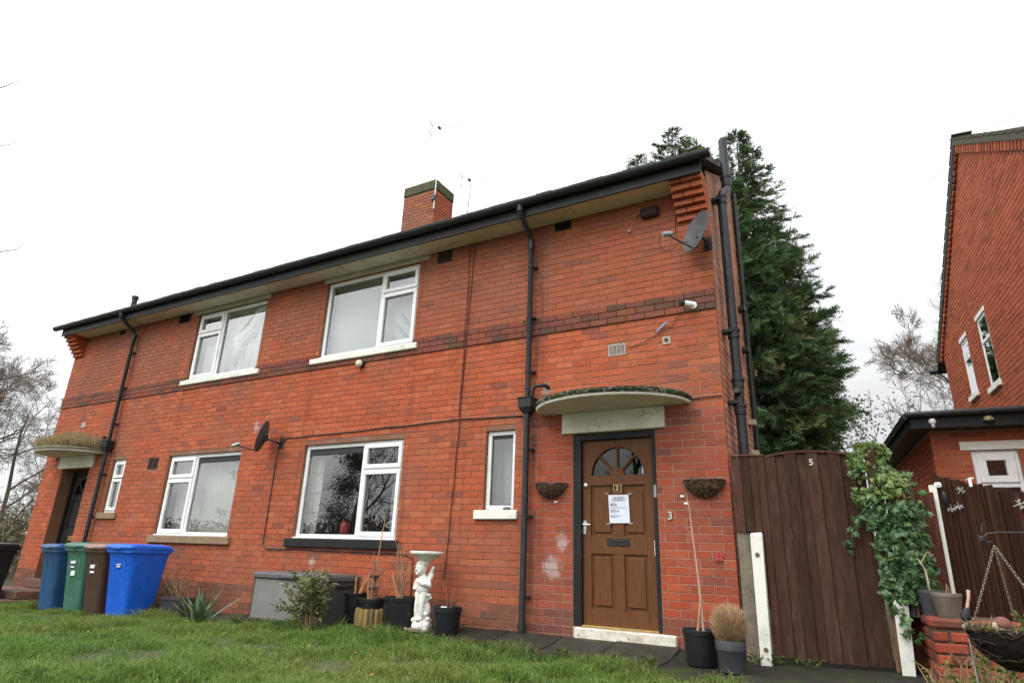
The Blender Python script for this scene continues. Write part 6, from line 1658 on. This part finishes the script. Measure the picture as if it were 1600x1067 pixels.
# moss and leaves on near canopy edge
# ivy
ivy = thing('ivy_plant', 'thick green ivy climbing over the gatepost and low wall right of the gate', 'ivy', (1.42, -.1, -.14))
rr3 = random.Random(55)
def ivy_leaf_mesh(col, k):
    fb = FB(); pts = [(0, 0), (.32, -.05), (.52, .16), (.30, .30), (.40, .62), (.16, .58), (0, 1.0), (-.16, .58), (-.40, .62), (-.30, .30), (-.52, .16), (-.32, -.05)]
    vs = [Vector((x * .9, y * .9, -.12 * abs(x) - .10 * y * y)) for x, y in pts]; c = Vector((0, .28, .02))
    for i in range(len(vs)): fb.tri(c, vs[i], vs[(i + 1) % len(vs)], col)
    me = bpy.data.meshes.new('leaf'); me.from_pydata([tuple(v) for v in fb.v], [], fb.f); at = me.color_attributes.new('tint', 'FLOAT_COLOR', 'POINT'); at.data.foreach_set('color', [x for c_ in fb.c for x in (*c_, 1.0)]); me.materials.append(M['ivyleaf']); return me
IC = [(.055, .115, .032), (.080, .15, .036), (.036, .080, .026), (.13, .19, .045), (.060, .12, .052), (.19, .21, .05)]
IM = [ivy_leaf_mesh(c, i) for i, c in enumerate(IC)]
def ivy_w(z):       # left / right bound of the ivy at height z
    return float(np.interp(z, [.30, .45, .7, .95, 1.15, 1.35, 1.55, 1.7, 1.80], [1.33, 1.25, 1.22, 1.20, 1.16, 1.17, 1.10, 1.14, 1.22])), float(np.interp(z, [.30, .45, .7, .95, 1.15, 1.35, 1.5, 1.62, 1.72, 1.80], [1.46, 1.62, 1.66, 1.67, 1.68, 1.66, 1.58, 1.50, 1.44, 1.38]))
leaves = []
fb_ = FB(); cnt = 0
for k in range(2600):
    z = rr3.uniform(.42, 1.80); a, b = ivy_w(z); rg_ = fbm(z * 3.1, 7, 0, 1.6); a += .09 * rg_ + .02; b += .10 * fbm(z * 3.3, 2, 5, 1.7) - .01; u = rr3.random(); x = a + (b - a) * u
    if abs(x - 1.32) < .055 and 1.50 < z < 1.79 and rr3.random() < .9: continue
    if x < 1.30 and 1.38 < z < 1.62 and fbm(x * 4, z * 4, 1, 1.5) > .0: continue
    if x < 1.24 and z < 1.45 and rr3.random() < .45: continue
    if x > 1.40 and z < .55 and rr3.random() < .3: continue
    if fbm(x * 5, 3, z * 5, 1.3) > .22 and rr3.random() < .85: continue
    dpt = .20 * math.sin(PI * min(1, max(0, (x - a) / (b - a)))) * (.6 + .6 * fbm(x * 2, 0, z * 2, 2.2))
    y = -.12 - dpt * rr3.uniform(.2, 1.1) + max(0, (x - 1.45)) * .35
    leaves.append((x, y, z))
for tr in ([(1.16, -.12, 1.16), (1.12, -.12, 1.08), (1.07, -.11, 1.02), (1.045, -.10, .93), (1.03, -.1, .88)], [(1.33, -.2, .40), (1.36, -.22, .28), (1.38, -.2, .2), (1.42, -.2, .14)]):
    for (x, y, z) in tr:
        for j in range(6): leaves.append((x + rr3.gauss(0, .025), y + rr3.gauss(0, .015), z + rr3.gauss(0, .03)))
from mathutils import Euler
leaves.sort(key=lambda p: p[1])
for k, (x, y, z) in enumerate(leaves):
    s_ = rr3.uniform(.034, .082); rot = (R(66) + rr3.gauss(0, .6), rr3.gauss(0, .5), rr3.gauss(.15, .75)); e = Euler(rot).to_matrix().to_4x4() @ Matrix.Rotation(PI + rr3.gauss(0, .8), 4, 'Z')
    ci = rr3.choice([0, 0, 1, 2, 4, 4]) if z < 1.25 else rr3.choice([1, 3, 3, 5, 0, 1])
    if k < 300:
        o = bpy.data.objects.new('leaf', IM[ci]); COL.objects.link(o); o.parent = ivy; o.location = Vector((x, y, z)) - ivy.location; o.rotation_euler = e.to_euler(); o.scale = (s_, s_, s_)
    else:
        Mx = Matrix.Translation((x, y, z)) @ e @ Matrix.Scale(s_, 4); b = len(fb_.v); me = IM[ci]; fb_.v += [Mx @ v.co for v in me.vertices]; fb_.f += [tuple(i + b for i in p.vertices) for p in me.polygons]; fb_.c += [IC[ci]] * len(me.vertices)
tag(fb_.build('foliage', M['ivyleaf'], ivy), kind='stuff')
q = MB()
for k in range(14):
    x = rr3.uniform(1.27, 1.5); pts = [(x, -.11, .3)]
    for j in range(6): x += rr3.gauss(0, .05); pts.append((min(1.6, max(1.15, x)), -.12, .5 + .21 * j))
    q.tube(pts, [.009, .008, .007, .006, .005, .004, .003], 5, False)
for (x0, x1) in ((1.20, 1.03), (1.50, 1.70)):
    q.tube([(x0, -.11, 1.22), ((x0 + x1) / 2, -.11, 1.08), (x1, -.10, .86)], [.005, .004, .002], 5, False)
q.build('stem', M['bark'], ivy)
# hanging basket at the right edge, its iron bracket, gnome and foliage
BK = Vector((1.80, -2.78, .405))
t = thing('bracket_arm', 'black iron arm with a curled end holding the hanging basket', 'bracket', (2.35, -2.75, .9))
q = MB(); q.tube([(2.45, -2.72, .877), (2.0, -2.86, .868), (1.80, -2.95, .862), (1.745, -2.965, .855), (1.725, -2.97, .835), (1.735, -2.97, .815), (1.76, -2.965, .815)], .0035, 8); q.build('arm', M['iron'], t, True)
q = MB(); q.box(1.708, 1.727, -2.985, -2.96, .815, .845, .005); q.tube([(1.725, -2.975, .86), (1.735, -2.975, .91)], [.006, .002], 6); q.build('end_knob', M['iron'], t)
q = MB(); q.tube([(2.45, -2.72, -.25), (2.45, -2.72, 1.25)], .016, 8); q.build('pole', M['iron'], t)
hb = thing('hanging_basket', 'dark wicker hanging basket on rusty chains at the right edge', 'hanging basket', tuple(BK))
q = MB(); RB = .195
rings = []
for j in range(7):
    v = j / 6; rad = RB * (.35 + .65 * math.sin(v * PI / 2) ** .8); rings.append((rad, -.17 + .17 * v))
q.lathe(rings + [(RB * .92, -.02)], 28, BK); q.build('bowl', mat('dark_wicker', (.012, .010, .009), .9, (.024, .017, .012), 40, spec=.1, bump=1.0, bscale=50), hb)
q = MB(); rr3 = random.Random(65)
for k in range(46):
    a0 = rr3.uniform(0, 6.28); a1 = a0 + rr3.uniform(.4, 1.2); v0, v1 = rr3.uniform(.2, 1.02), rr3.uniform(.2, 1.02); pts = []
    for j in range(6):
        u = j / 5; v = v0 + (v1 - v0) * u; rad = RB * (.35 + .65 * math.sin(min(1, v) * PI / 2) ** .8) * 1.03 + .003; an = a0 + (a1 - a0) * u; pts.append(BK + Vector((rad * math.cos(an), rad * math.sin(an), -.17 + .17 * v + rr3.gauss(0, .004))))
    q.tube(pts, .0035, 4)
for k in range(40):
    a0 = 2 * PI * k / 40 + rr3.gauss(0, .05); q.tube([BK + Vector((RB * 1.01 * math.cos(a0 + .12 * j), RB * 1.01 * math.sin(a0 + .12 * j), rr3.gauss(.0, .010))) for j in range(5)], .005, 4)
q.build('wicker', mat('twig_weave', (.03, .02, .014), .9, (.075, .05, .034), 9, lo=.5, hi=.75, spec=.15), hb)
q = MB(); q.lathe([(RB * .93, -.03), (RB * .5, -.005), (.001, .0)], 20, BK); q.build('soil', M['soil'], hb)
hook = Vector((1.765, -2.965, .80))
for an in (200, 80, 320):
    e = BK + Vector((RB * math.cos(R(an)), RB * math.sin(R(an)), .0)); q = MB(); n = 30
    top = hook
    for k in range(n):
        p = top.lerp(e, k / n); p2 = top.lerp(e, (k + 1.25) / n); d = (p2 - p).normalized(); sd_ = d.orthogonal().normalized()
        if k % 2: sd_ = d.cross(sd_)
        w_ = .005; q.tube([p, p.lerp(p2, .2) + sd_ * w_, p.lerp(p2, .8) + sd_ * w_, p2, p.lerp(p2, .8) - sd_ * w_, p.lerp(p2, .2) - sd_ * w_, p], .0018, 4, False)
    q.build('chain', M['chain'], hb)
t = thing('toadstool_ornament', 'small stone coloured ornament with a dusky pink cap sitting in the hanging basket', 'ornament', (1.735, -2.90, .405))
q = MB(); q.lathe([(.034, 0), (.037, .012), (.030, .024), (.026, .04), (.027, .05)], 16, (1.735, -2.90, .40)); q.build('body', mat('stone_cream', (.36, .30, .21), .85, (.24, .2, .13), 30), t, True)
q = MB(); q.lathe([(.004, .0), (.032, .003), (.035, .010), (.030, .022), (.018, .031), (.001, .034)], 18, (0, 0, 0), Matrix.Translation((1.740, -2.906, .440)) @ Matrix.Rotation(.5, 4, 'X') @ Matrix.Rotation(.25, 4, 'Y')); q.build('cap', mat('dusky_pink', (.17, .065, .055), .85, (.14, .05, .045), 40, bump=.5), t, True)
q = MB(); q.lathe([(.001, -.02), (.012, -.013), (.014, 0), (.010, .012), (.001, .016)], 12, (1.710, -2.92, .435)); q.build('face', mat('stone_cream2', (.4, .33, .23), .8), t, True)
fb = FB()
for k in range(260):
    an = rr3.uniform(0, 6.28); rad = RB * math.sqrt(rr3.random()); p = BK + Vector((rad * math.cos(an), rad * math.sin(an), .0)); d = Vector((rr3.gauss(0, .8), rr3.gauss(0, .8), rr3.uniform(.1, .9))).normalized(); g_ = rr3.uniform(.7, 1.3)
    side = p.x > 1.84
    if side or k % 3 == 0:
        for j in range(3 if side else 1): fb.leaf(p + d * .02 * j + Vector((0, 0, .02 * j)), (d + Vector((rr3.gauss(0, .5), rr3.gauss(0, .5), 0))).normalized(), d.orthogonal(), rr3.uniform(.02, .04), .014, (.10 * g_, .15 * g_, .03 * g_) if rr3.random() > .12 else (.3, .12, .05))
    else: fb.leaf(p, d, d.orthogonal(), rr3.uniform(.03, .08), .006, (.24 * g_, .18 * g_, .10 * g_))
tag(fb.build('basket_plants', M['leaf']), 'small green and straw coloured plants filling the hanging basket', 'plants', kind='stuff')
# stake ornament
t = thing('garden_stake', 'thin stake carrying a dark cone shaped lamp with a pale tip beside the low wall', 'garden light', (1.64, -2.62, -.2))
q = MB(); q.tube([(1.625, -2.62, -.25), (1.618, -2.62, .44)], .0045, 6); q.build('stake', M['galv'], t)
q = MB(); q.lathe([(.010, 0), (.022, .010), (.025, .022), (.015, .060), (.009, .07)], 12, (0, 0, 0), Matrix.Translation((1.615, -2.62, .43)) @ Matrix.Rotation(.3, 4, 'Y')); q.build('lamp', mat('dark_teal', (.02, .022, .028), .6, spec=.3), t, True)
q = MB(); q.tube([(1.633, -2.62, .49), (1.65, -2.62, .545), (1.655, -2.62, .585)], [.008, .007, .009], 8); q.build('tip', mat('pale_tip', (.55, .5, .38), .5, (.5, .25, .12), 30), t, True)
q = MB(); q.lathe([(.001, -.016), (.013, -.01), (.016, 0), (.012, .01), (.001, .014)], 10, (1.612, -2.62, .405)); q.build('knob', mat('grey_knob', (.25, .23, .22), .7), t, True)
# leafy plant at bottom right
t = thing('leafy_plant', 'yellow green leafy plant at the bottom right below the hanging basket', 'plant', (1.75, -2.2, -.2))
fb = FB(); wd_ = MB(); rr3 = random.Random(85)
for k in range(46):
    b = Vector((1.78 + rr3.gauss(0, .14), -2.2 + rr3.gauss(0, .12), -.2)); e = b + Vector((rr3.gauss(0, .10), rr3.gauss(0, .10), rr3.uniform(.25, .46))); wd_.tube([b, e], [.005, .002], 4, False)
    for j in range(24):
        u = rr3.uniform(.3, 1.02); d = Vector((rr3.gauss(0, 1), rr3.gauss(0, 1), rr3.uniform(-.1, .8))).normalized(); g_ = rr3.uniform(.7, 1.35); fb.leaf(b.lerp(e, u), d, (Vector((0, 0, 1)) - d * d.z).normalized(), rr3.uniform(.025, .045), .022, (.10 * g_, .14 * g_, .022 * g_))
wd_.build('stem', M['deadstem'], t); fb.build('foliage', M['leaf'], t)
fb = FB()
for k in range(90):
    x = rr3.uniform(1.5, 2.0); y = -.75 + rr3.gauss(0, .08); d = Vector((rr3.gauss(0, .35), rr3.gauss(0, .3), 1)).normalized(); L_ = rr3.uniform(.1, .42); p = Vector((x, y, -.2)); m_ = p + d * L_ * .6; e = m_ + (d + Vector((rr3.gauss(0, .6), 0, -.3))) * L_ * .4; sd_ = Vector((.004, 0, 0)); fb.quad(p - sd_, p + sd_, m_ + sd_, m_ - sd_, (.32, .20, .10)); fb.tri(m_ - sd_, m_ + sd_, e, (.32, .2, .1))
tag(fb.build('dead_grass', M['grass']), 'dead straw stalks at the foot of the low brick wall', 'dead grass', kind='stuff')

# ------------------------------------------------------------------ background trees and wires
bare_tree('bare_tree', 'large bare winter tree at the far left edge, nearest of its group', (-31.5, 3.5, -.5), 12.0, 5, .55, .24, 5, (7, 8), (.14, 0), 'bare trees at the far left', .08, .20, .006, wig=.08)
bare_tree('bare_tree', 'bare tree partly hidden behind the far left corner of the house', (-31.0, 9.5, -.5), 10.2, 9, .55, .2, 5, (7, 7), (.10, 0), 'bare trees at the far left', .08, .18, .006, wig=.08)
bare_tree('bare_tree', 'lower bare tree between the far left corner and the black bin', (-27.5, 4.6, -.5), 8.5, 14, .60, .10, 5, (6, 6), (.25, -.05), 'bare trees at the far left', .05, .12, .006, wig=.09)
bare_tree('bare_tree', 'bare tree beyond the neighbouring house, right of the conifer', (5.7, 27, -.2), 16.0, 22, .48, .22, 5, (6, 7), (-.06, 0), None, .18, .18, .010, wig=.10)
bare_tree('sapling', 'small thinly leaved tree between the conifer and the extension roof', (.98, 15.5, -.2), 7.4, 31, .5, .07, 3, (4, 5), (0, 0), None, .45, .3, .010)
fb = FB(); rr3 = random.Random(95)
for k in range(900):
    p = Vector((.98 + rr3.gauss(0, .62), 15.5 + rr3.gauss(0, .5), rr3.uniform(3.4, 5.9))); d = Vector((rr3.gauss(0, 1), rr3.gauss(0, 1), rr3.gauss(0, .6))).normalized(); g_ = rr3.uniform(.7, 1.3); fb.leaf(p, d, d.orthogonal(), .10, .06, (.10 * g_, .12 * g_, .04 * g_))
fb.build('crown', M['leaf'], bpy.data.objects['sapling'])
# branch tips reaching in at the top left, from a tree standing outside the frame
t = thing('overhanging_tree', 'bare tree outside the frame whose twig tips reach in at the upper left edge', 'tree', (-8.6, -6.4, -.3))
q = MB(); q.tube([(-8.6, -6.4, -.3), (-8.5, -6.3, 2.0), (-8.4, -6.2, 4.0), (-8.2, -6.1, 5.6)], [.16, .13, .10, .05], 9); q.build('trunk', M['bark'], t, True)
q = MB()
def twig_(pts, r0):
    q.tube(pts, [r0 * (1 - .75 * k / (len(pts) - 1)) for k in range(len(pts))], 5, False)
twig_([(-8.4, -6.2, 4.0), (-7.2, -5.8, 4.5), (-6.2, -5.4, 4.72), (-5.62, -5.16, 4.77), (-5.37, -5.07, 4.86)], .014); twig_([(-5.75, -5.2, 4.75), (-5.52, -5.1, 4.90), (-5.46, -5.08, 4.98)], .003); twig_([(-5.62, -5.16, 4.77), (-5.45, -5.05, 4.72)], .003)
twig_([(-8.45, -6.25, 3.4), (-7.0, -5.6, 4.1), (-6.0, -5.1, 4.3), (-5.6, -4.95, 4.27), (-5.44, -4.9, 4.275)], .011); twig_([(-5.8, -5.0, 4.28), (-5.55, -4.95, 4.42)], .0025)
twig_([(-8.5, -6.3, 2.4), (-7.2, -5.4, 3.0), (-6.2, -4.8, 3.28), (-5.72, -4.64, 3.30), (-5.60, -4.6, 3.31), (-5.545, -4.575, 3.38)], .009)
for k in range(30):
    p = Vector((-8.3, -6.15, 3.2 + .08 * k)); an = random.uniform(1.5, 5); twig_([p, p + Vector((math.cos(an), math.sin(an), .5)) * .8, p + Vector((math.cos(an + .3), math.sin(an + .3), .8)) * 1.6], .02)
q.build('branches', M['twig'], t)
# overhead wires at the right
def wire(a, b, sag, label):
    a, b = Vector(a), Vector(b); q = MB(); q.tube([a.lerp(b, k / 16) - Vector((0, 0, sag * 4 * (k / 16) * (1 - k / 16))) for k in range(17)], .006, 4); tag(q.build('overhead_wire', M['cable']), label, 'wire', 'overhead wires at the upper right')
wire((3.42, 15.0, 13.3), (7.6, 13.0, 13.8), .1, 'topmost thin overhead wire at the upper right'); wire((3.45, 15.0, 12.85), (8.0, 13.0, 12.6), .12, 'second overhead wire crossing before the right hand gable'); wire((3.45, 15.0, 12.7), (8.2, 13.0, 12.3), .12, 'lowest overhead wire crossing before the right hand gable')
# pedestal thing left of the far corner
t = thing('lantern_post', 'dark post with a square white topped lantern beyond the far house corner', 'lamp post', (-14.9, .45, -.45))
q = MB(); q.box(-14.96, -14.86, .40, .50, -.45, .55, .006); q.build('post', M['blackpaint'], t); q = MB(); q.box(-15.02, -14.80, .34, .56, .56, .82, .01); q.build('lantern', mat('grey_glass_box', (.35, .35, .35), .3), t)
q = MB(); q.box(-15.04, -14.78, .32, .58, .825, .86, .006); q.build('cap', M['whitepl'], t); q = MB(); q.box(-15.03, -14.79, .33, .57, .54, .565, .004); q.build('collar', M['blackpaint'], t)
for (a, b) in ((-15.02, .34), (-14.82, .34), (-15.02, .54), (-14.82, .54)):
    q = MB(); q.box(a - .004, a + .024, b - .004, b + .024, .56, .825); q.build('corner_bar', M['blackpaint'], t)
# scrub far left
fb = FB(); rr3 = random.Random(105)
for k in range(16000):
    x = rr3.uniform(-60, -26); y = rr3.uniform(10, 26); h = (2.6 + 2.2 * fbm(x, y, 0, .25)) * rr3.random() ** .6; p = Vector((x, y, -.5 + h)); d = Vector((rr3.gauss(0, 1), rr3.gauss(0, 1), rr3.uniform(0, 1.5))).normalized(); g_ = rr3.uniform(.6, 1.3); L_ = rr3.uniform(.2, .6); sd_ = d.orthogonal() * .03; col = (.085 * g_, .075 * g_, .04 * g_) if rr3.random() > .35 else (.05 * g_, .07 * g_, .025 * g_); fb.tri(p - sd_, p + sd_, p + d * L_, col)
for k in range(9000):
    u = rr3.random(); x = -19.5 - 16 * u + rr3.gauss(0, 1.2); y = 2.2 + 6.5 * u + rr3.gauss(0, .8); h = (1.5 + 1.1 * fbm(x, y, 0, .45)) * rr3.random() ** .6; p = Vector((x, y, -.5 + h)); d = Vector((rr3.gauss(0, 1), rr3.gauss(0, 1), rr3.uniform(0, 1.5))).normalized(); g_ = rr3.uniform(.6, 1.3); L_ = rr3.uniform(.12, .4); sd_ = d.orthogonal() * .018; col = (.10 * g_, .08 * g_, .045 * g_) if rr3.random() > .3 else (.05 * g_, .07 * g_, .025 * g_); fb.tri(p - sd_, p + sd_, p + d * L_, col)
tag(fb.build('scrub', M['leaf']), 'brown green scrub below the bare trees at the far left', 'scrub', kind='stuff')
# what the windows mirror: trees and a street lamp across the lawn, behind the camera
bare_tree('bare_tree', 'bare roadside tree across the lawn mirrored in the lower windows', (-24.5, -20, -.5), 11, 41, .5, .2, 5, (4, 5), (0, 0), 'trees across the lawn', .2, .2, .012)
bare_tree('bare_tree', 'second bare roadside tree further left across the lawn', (-36, -22, -.5), 8, 43, .55, .16, 5, (4, 5), (0, 0), 'trees across the lawn', .15, .15, .012)
bare_tree('bare_tree', 'third bare roadside tree opposite the brown door', (-9, -24, -.5), 11, 47, .5, .2, 5, (4, 5), (0, 0), 'trees across the lawn', .2, .2, .012)
fb = FB()
for k in range(9000):
    c = rr3.choice([(-24.9, -20, 4.2, 1.1), (-24.2, -20, 5.6, 1.0), (-25.3, -20, 2.6, 1.2), (-25.0, -20, 6.8, .8), (-24.6, -20, 1.2, 1.3)]); p = Vector((c[0] + rr3.gauss(0, c[3] * .42), c[1] + rr3.gauss(0, .4), c[2] + rr3.gauss(0, c[3] * .38))); d = Vector((rr3.gauss(0, 1), rr3.gauss(0, 1), rr3.gauss(0, 1))).normalized(); fb.leaf(p, d, d.orthogonal(), .10, .07, (.03, .05, .02))
fb.build('ivy_growth', M['leaf'], [o for o in bpy.data.objects if o.get('label', '').startswith('bare roadside tree')][0])
fb = FB()
for k in range(9000):
    x = rr3.uniform(-60, -12); y = -26 + rr3.gauss(0, 1.2); p = Vector((x, y, rr3.uniform(-.4, 2.4 + 1.2 * fbm(x, 0, 0, .3)))); d = Vector((rr3.gauss(0, 1), rr3.gauss(0, 1), rr3.gauss(0, 1))).normalized(); fb.leaf(p, d, d.orthogonal(), .4, .2, (.06, .06, .035))
tag(fb.build('hedge', M['leaf']), 'brown green hedge across the lawn mirrored in the lower windows', 'hedge', kind='stuff')
t = thing('street_lamp', 'grey street lamp across the lawn mirrored in the lower left window', 'street lamp', (-27.5, -15, -.4))
q = MB(); q.tube([(-27.5, -15, -.4), (-27.5, -15, 5.4), (-27.4, -14.9, 5.65), (-26.8, -14.6, 5.8)], [.09, .06, .05, .04], 8); q.build('column', M['galv'], t, True); q = MB(); q.box(-27.0, -26.3, -14.7, -14.45, 5.74, 5.88, .04); q.build('lantern', M['galv'], t)

# ------------------------------------------------------------------ grass
fb = FB(); rr3 = random.Random(7)
for k in range(70):
    x = rr3.uniform(-11, .5); y = rr3.uniform(-3.6, -1.1); p = Vector((x, y, gz(x) + rr3.uniform(.03, .08))); d = Vector((rr3.gauss(0, 1), rr3.gauss(0, 1), rr3.gauss(0, .3))).normalized(); fb.leaf(p, d, Vector((0, 0, 1)), rr3.uniform(.04, .07), .04, rr3.choice([(.30, .12, .03), (.20, .11, .05), (.12, .07, .04), (.34, .2, .06)]))
tag(fb.build('fallen_leaves', M['leaf']), 'orange and brown fallen leaves scattered in the lawn', 'leaves', kind='stuff')
rs = np.random.RandomState(3)
N = 380000
X = rs.uniform(-16, 1.8, N); Y = rs.uniform(-5.2, -.45, N)
pe = np.interp(X, [-12, -5.5, -3.3, -2.0, -.8, 0.2, 3], [-.85, -.85, -.72, -.78, -1.12, -1.5, -1.9])
def lown(x, y, s, seed):
    r_ = np.random.RandomState(seed); o = np.zeros_like(x)
    for k in range(9):
        a = r_.uniform(0, 2 * np.pi); f_ = s * r_.uniform(.5, 2.2); o += np.sin(f_ * (x * np.cos(a) + y * np.sin(a)) + r_.uniform(0, 6.28)) / 3.0
    return o / 1.4
n1 = lown(X, Y, 3.0, 1); n2 = lown(X, Y, 9.0, 2); n3 = lown(X, Y, 1.2, 4)
pe = pe + .10 * n2 + .05 * rs.normal(0, 1, N) + .02
keep = (Y < pe)
keep &= ~((X > -11.2) & (X < -8.1) & (Y > -1.12))          # under the bins
keep &= ~((X < -11.8) & (Y > -1.2))
keep &= (rs.rand(N) < np.clip(.72 + .5 * n1 + .25 * n2, .07, 1))
# thin out what the camera cannot see (below the frame)
dx, dy = X - CAM.x, Y - CAM.y
keep &= (np.hypot(dx, dy) > 3.4)
X, Y, n1, n2, n3 = X[keep], Y[keep], n1[keep], n2[keep], n3[keep]
N = len(X)
Z = np.array([gz(a) for a in X]) - .005
h = (.05 + .06 * rs.rand(N)) * np.clip(1.05 + .55 * n1 + .55 * n2, .4, 2.4)
edge = np.interp(X, [-12, -5.5, -3.3, -2.0, -.8, 0.2, 3], [-.85, -.85, -.72, -.78, -1.12, -1.5, -1.9]) - Y
h *= np.where(edge < .25, 1.35, 1.0)
az = rs.uniform(0, 2 * np.pi, N) * .8 + 2.6 * n3 + 2.2 * n2
ln = np.clip(rs.normal(.95, .5, N) + .35 * n2, .05, 2.2)
dxv, dyv = np.cos(az), np.sin(az)
wa = rs.uniform(0, 2 * np.pi, N); wx, wy = np.cos(wa) * .0032, np.sin(wa) * .0032
P0 = np.stack([X - wx, Y - wy, Z], 1); P1 = np.stack([X + wx, Y + wy, Z], 1)
mxp = np.stack([X + dxv * ln * h * .35, Y + dyv * ln * h * .35, Z + h * .62], 1)
P2 = mxp + np.stack([wx, wy, 0 * wx], 1) * .8; P3 = mxp - np.stack([wx, wy, 0 * wx], 1) * .8
P4 = np.stack([X + dxv * ln * h * 1.05, Y + dyv * ln * h * 1.05, Z + h * np.clip(1.05 - .38 * ln, .22, 1)], 1)
V = np.stack([P0, P1, P2, P3, P4], 1).reshape(-1, 3)
base = np.array((.108, .200, .034)); yel = np.array((.25, .275, .075)); drk = np.array((.055, .115, .02))
mxk = np.clip(.28 + .36 * n3 + rs.normal(0, .22, N), 0, 1)[:, None]
C_ = base * (1 - mxk) + yel * mxk
dk = (np.clip(-.1 - .55 * n1, 0, .8))[:, None]; C_ = C_ * (1 - dk) + drk * dk
C_ = C_ * rs.uniform(.75, 1.25, (N, 1))
C5 = np.repeat(np.concatenate([C_, np.ones((N, 1))], 1), 5, 0)
me = bpy.data.meshes.new('grass')
ib = np.arange(N) * 5
quads = np.stack([ib, ib + 1, ib + 2, ib + 3], 1); tris = np.stack([ib + 3, ib + 2, ib + 4], 1)
me.vertices.add(len(V)); me.vertices.foreach_set('co', V.astype(np.float32).ravel())
me.loops.add(N * 7); li = np.concatenate([quads.ravel(), tris.ravel()]); me.loops.foreach_set('vertex_index', li.astype(np.int32))
me.polygons.add(N * 2); me.polygons.foreach_set('loop_start', np.concatenate([np.arange(N) * 4, N * 4 + np.arange(N) * 3]).astype(np.int32))
me.update(calc_edges=True)
at = me.color_attributes.new('tint', 'FLOAT_COLOR', 'POINT'); at.data.foreach_set('color', C5.astype(np.float32).ravel())
me.materials.append(M['grass'])
o = bpy.data.objects.new('grass', me); COL.objects.link(o)
tag(o, 'rough green lawn grass with yellowish patches', 'grass', kind='stuff')
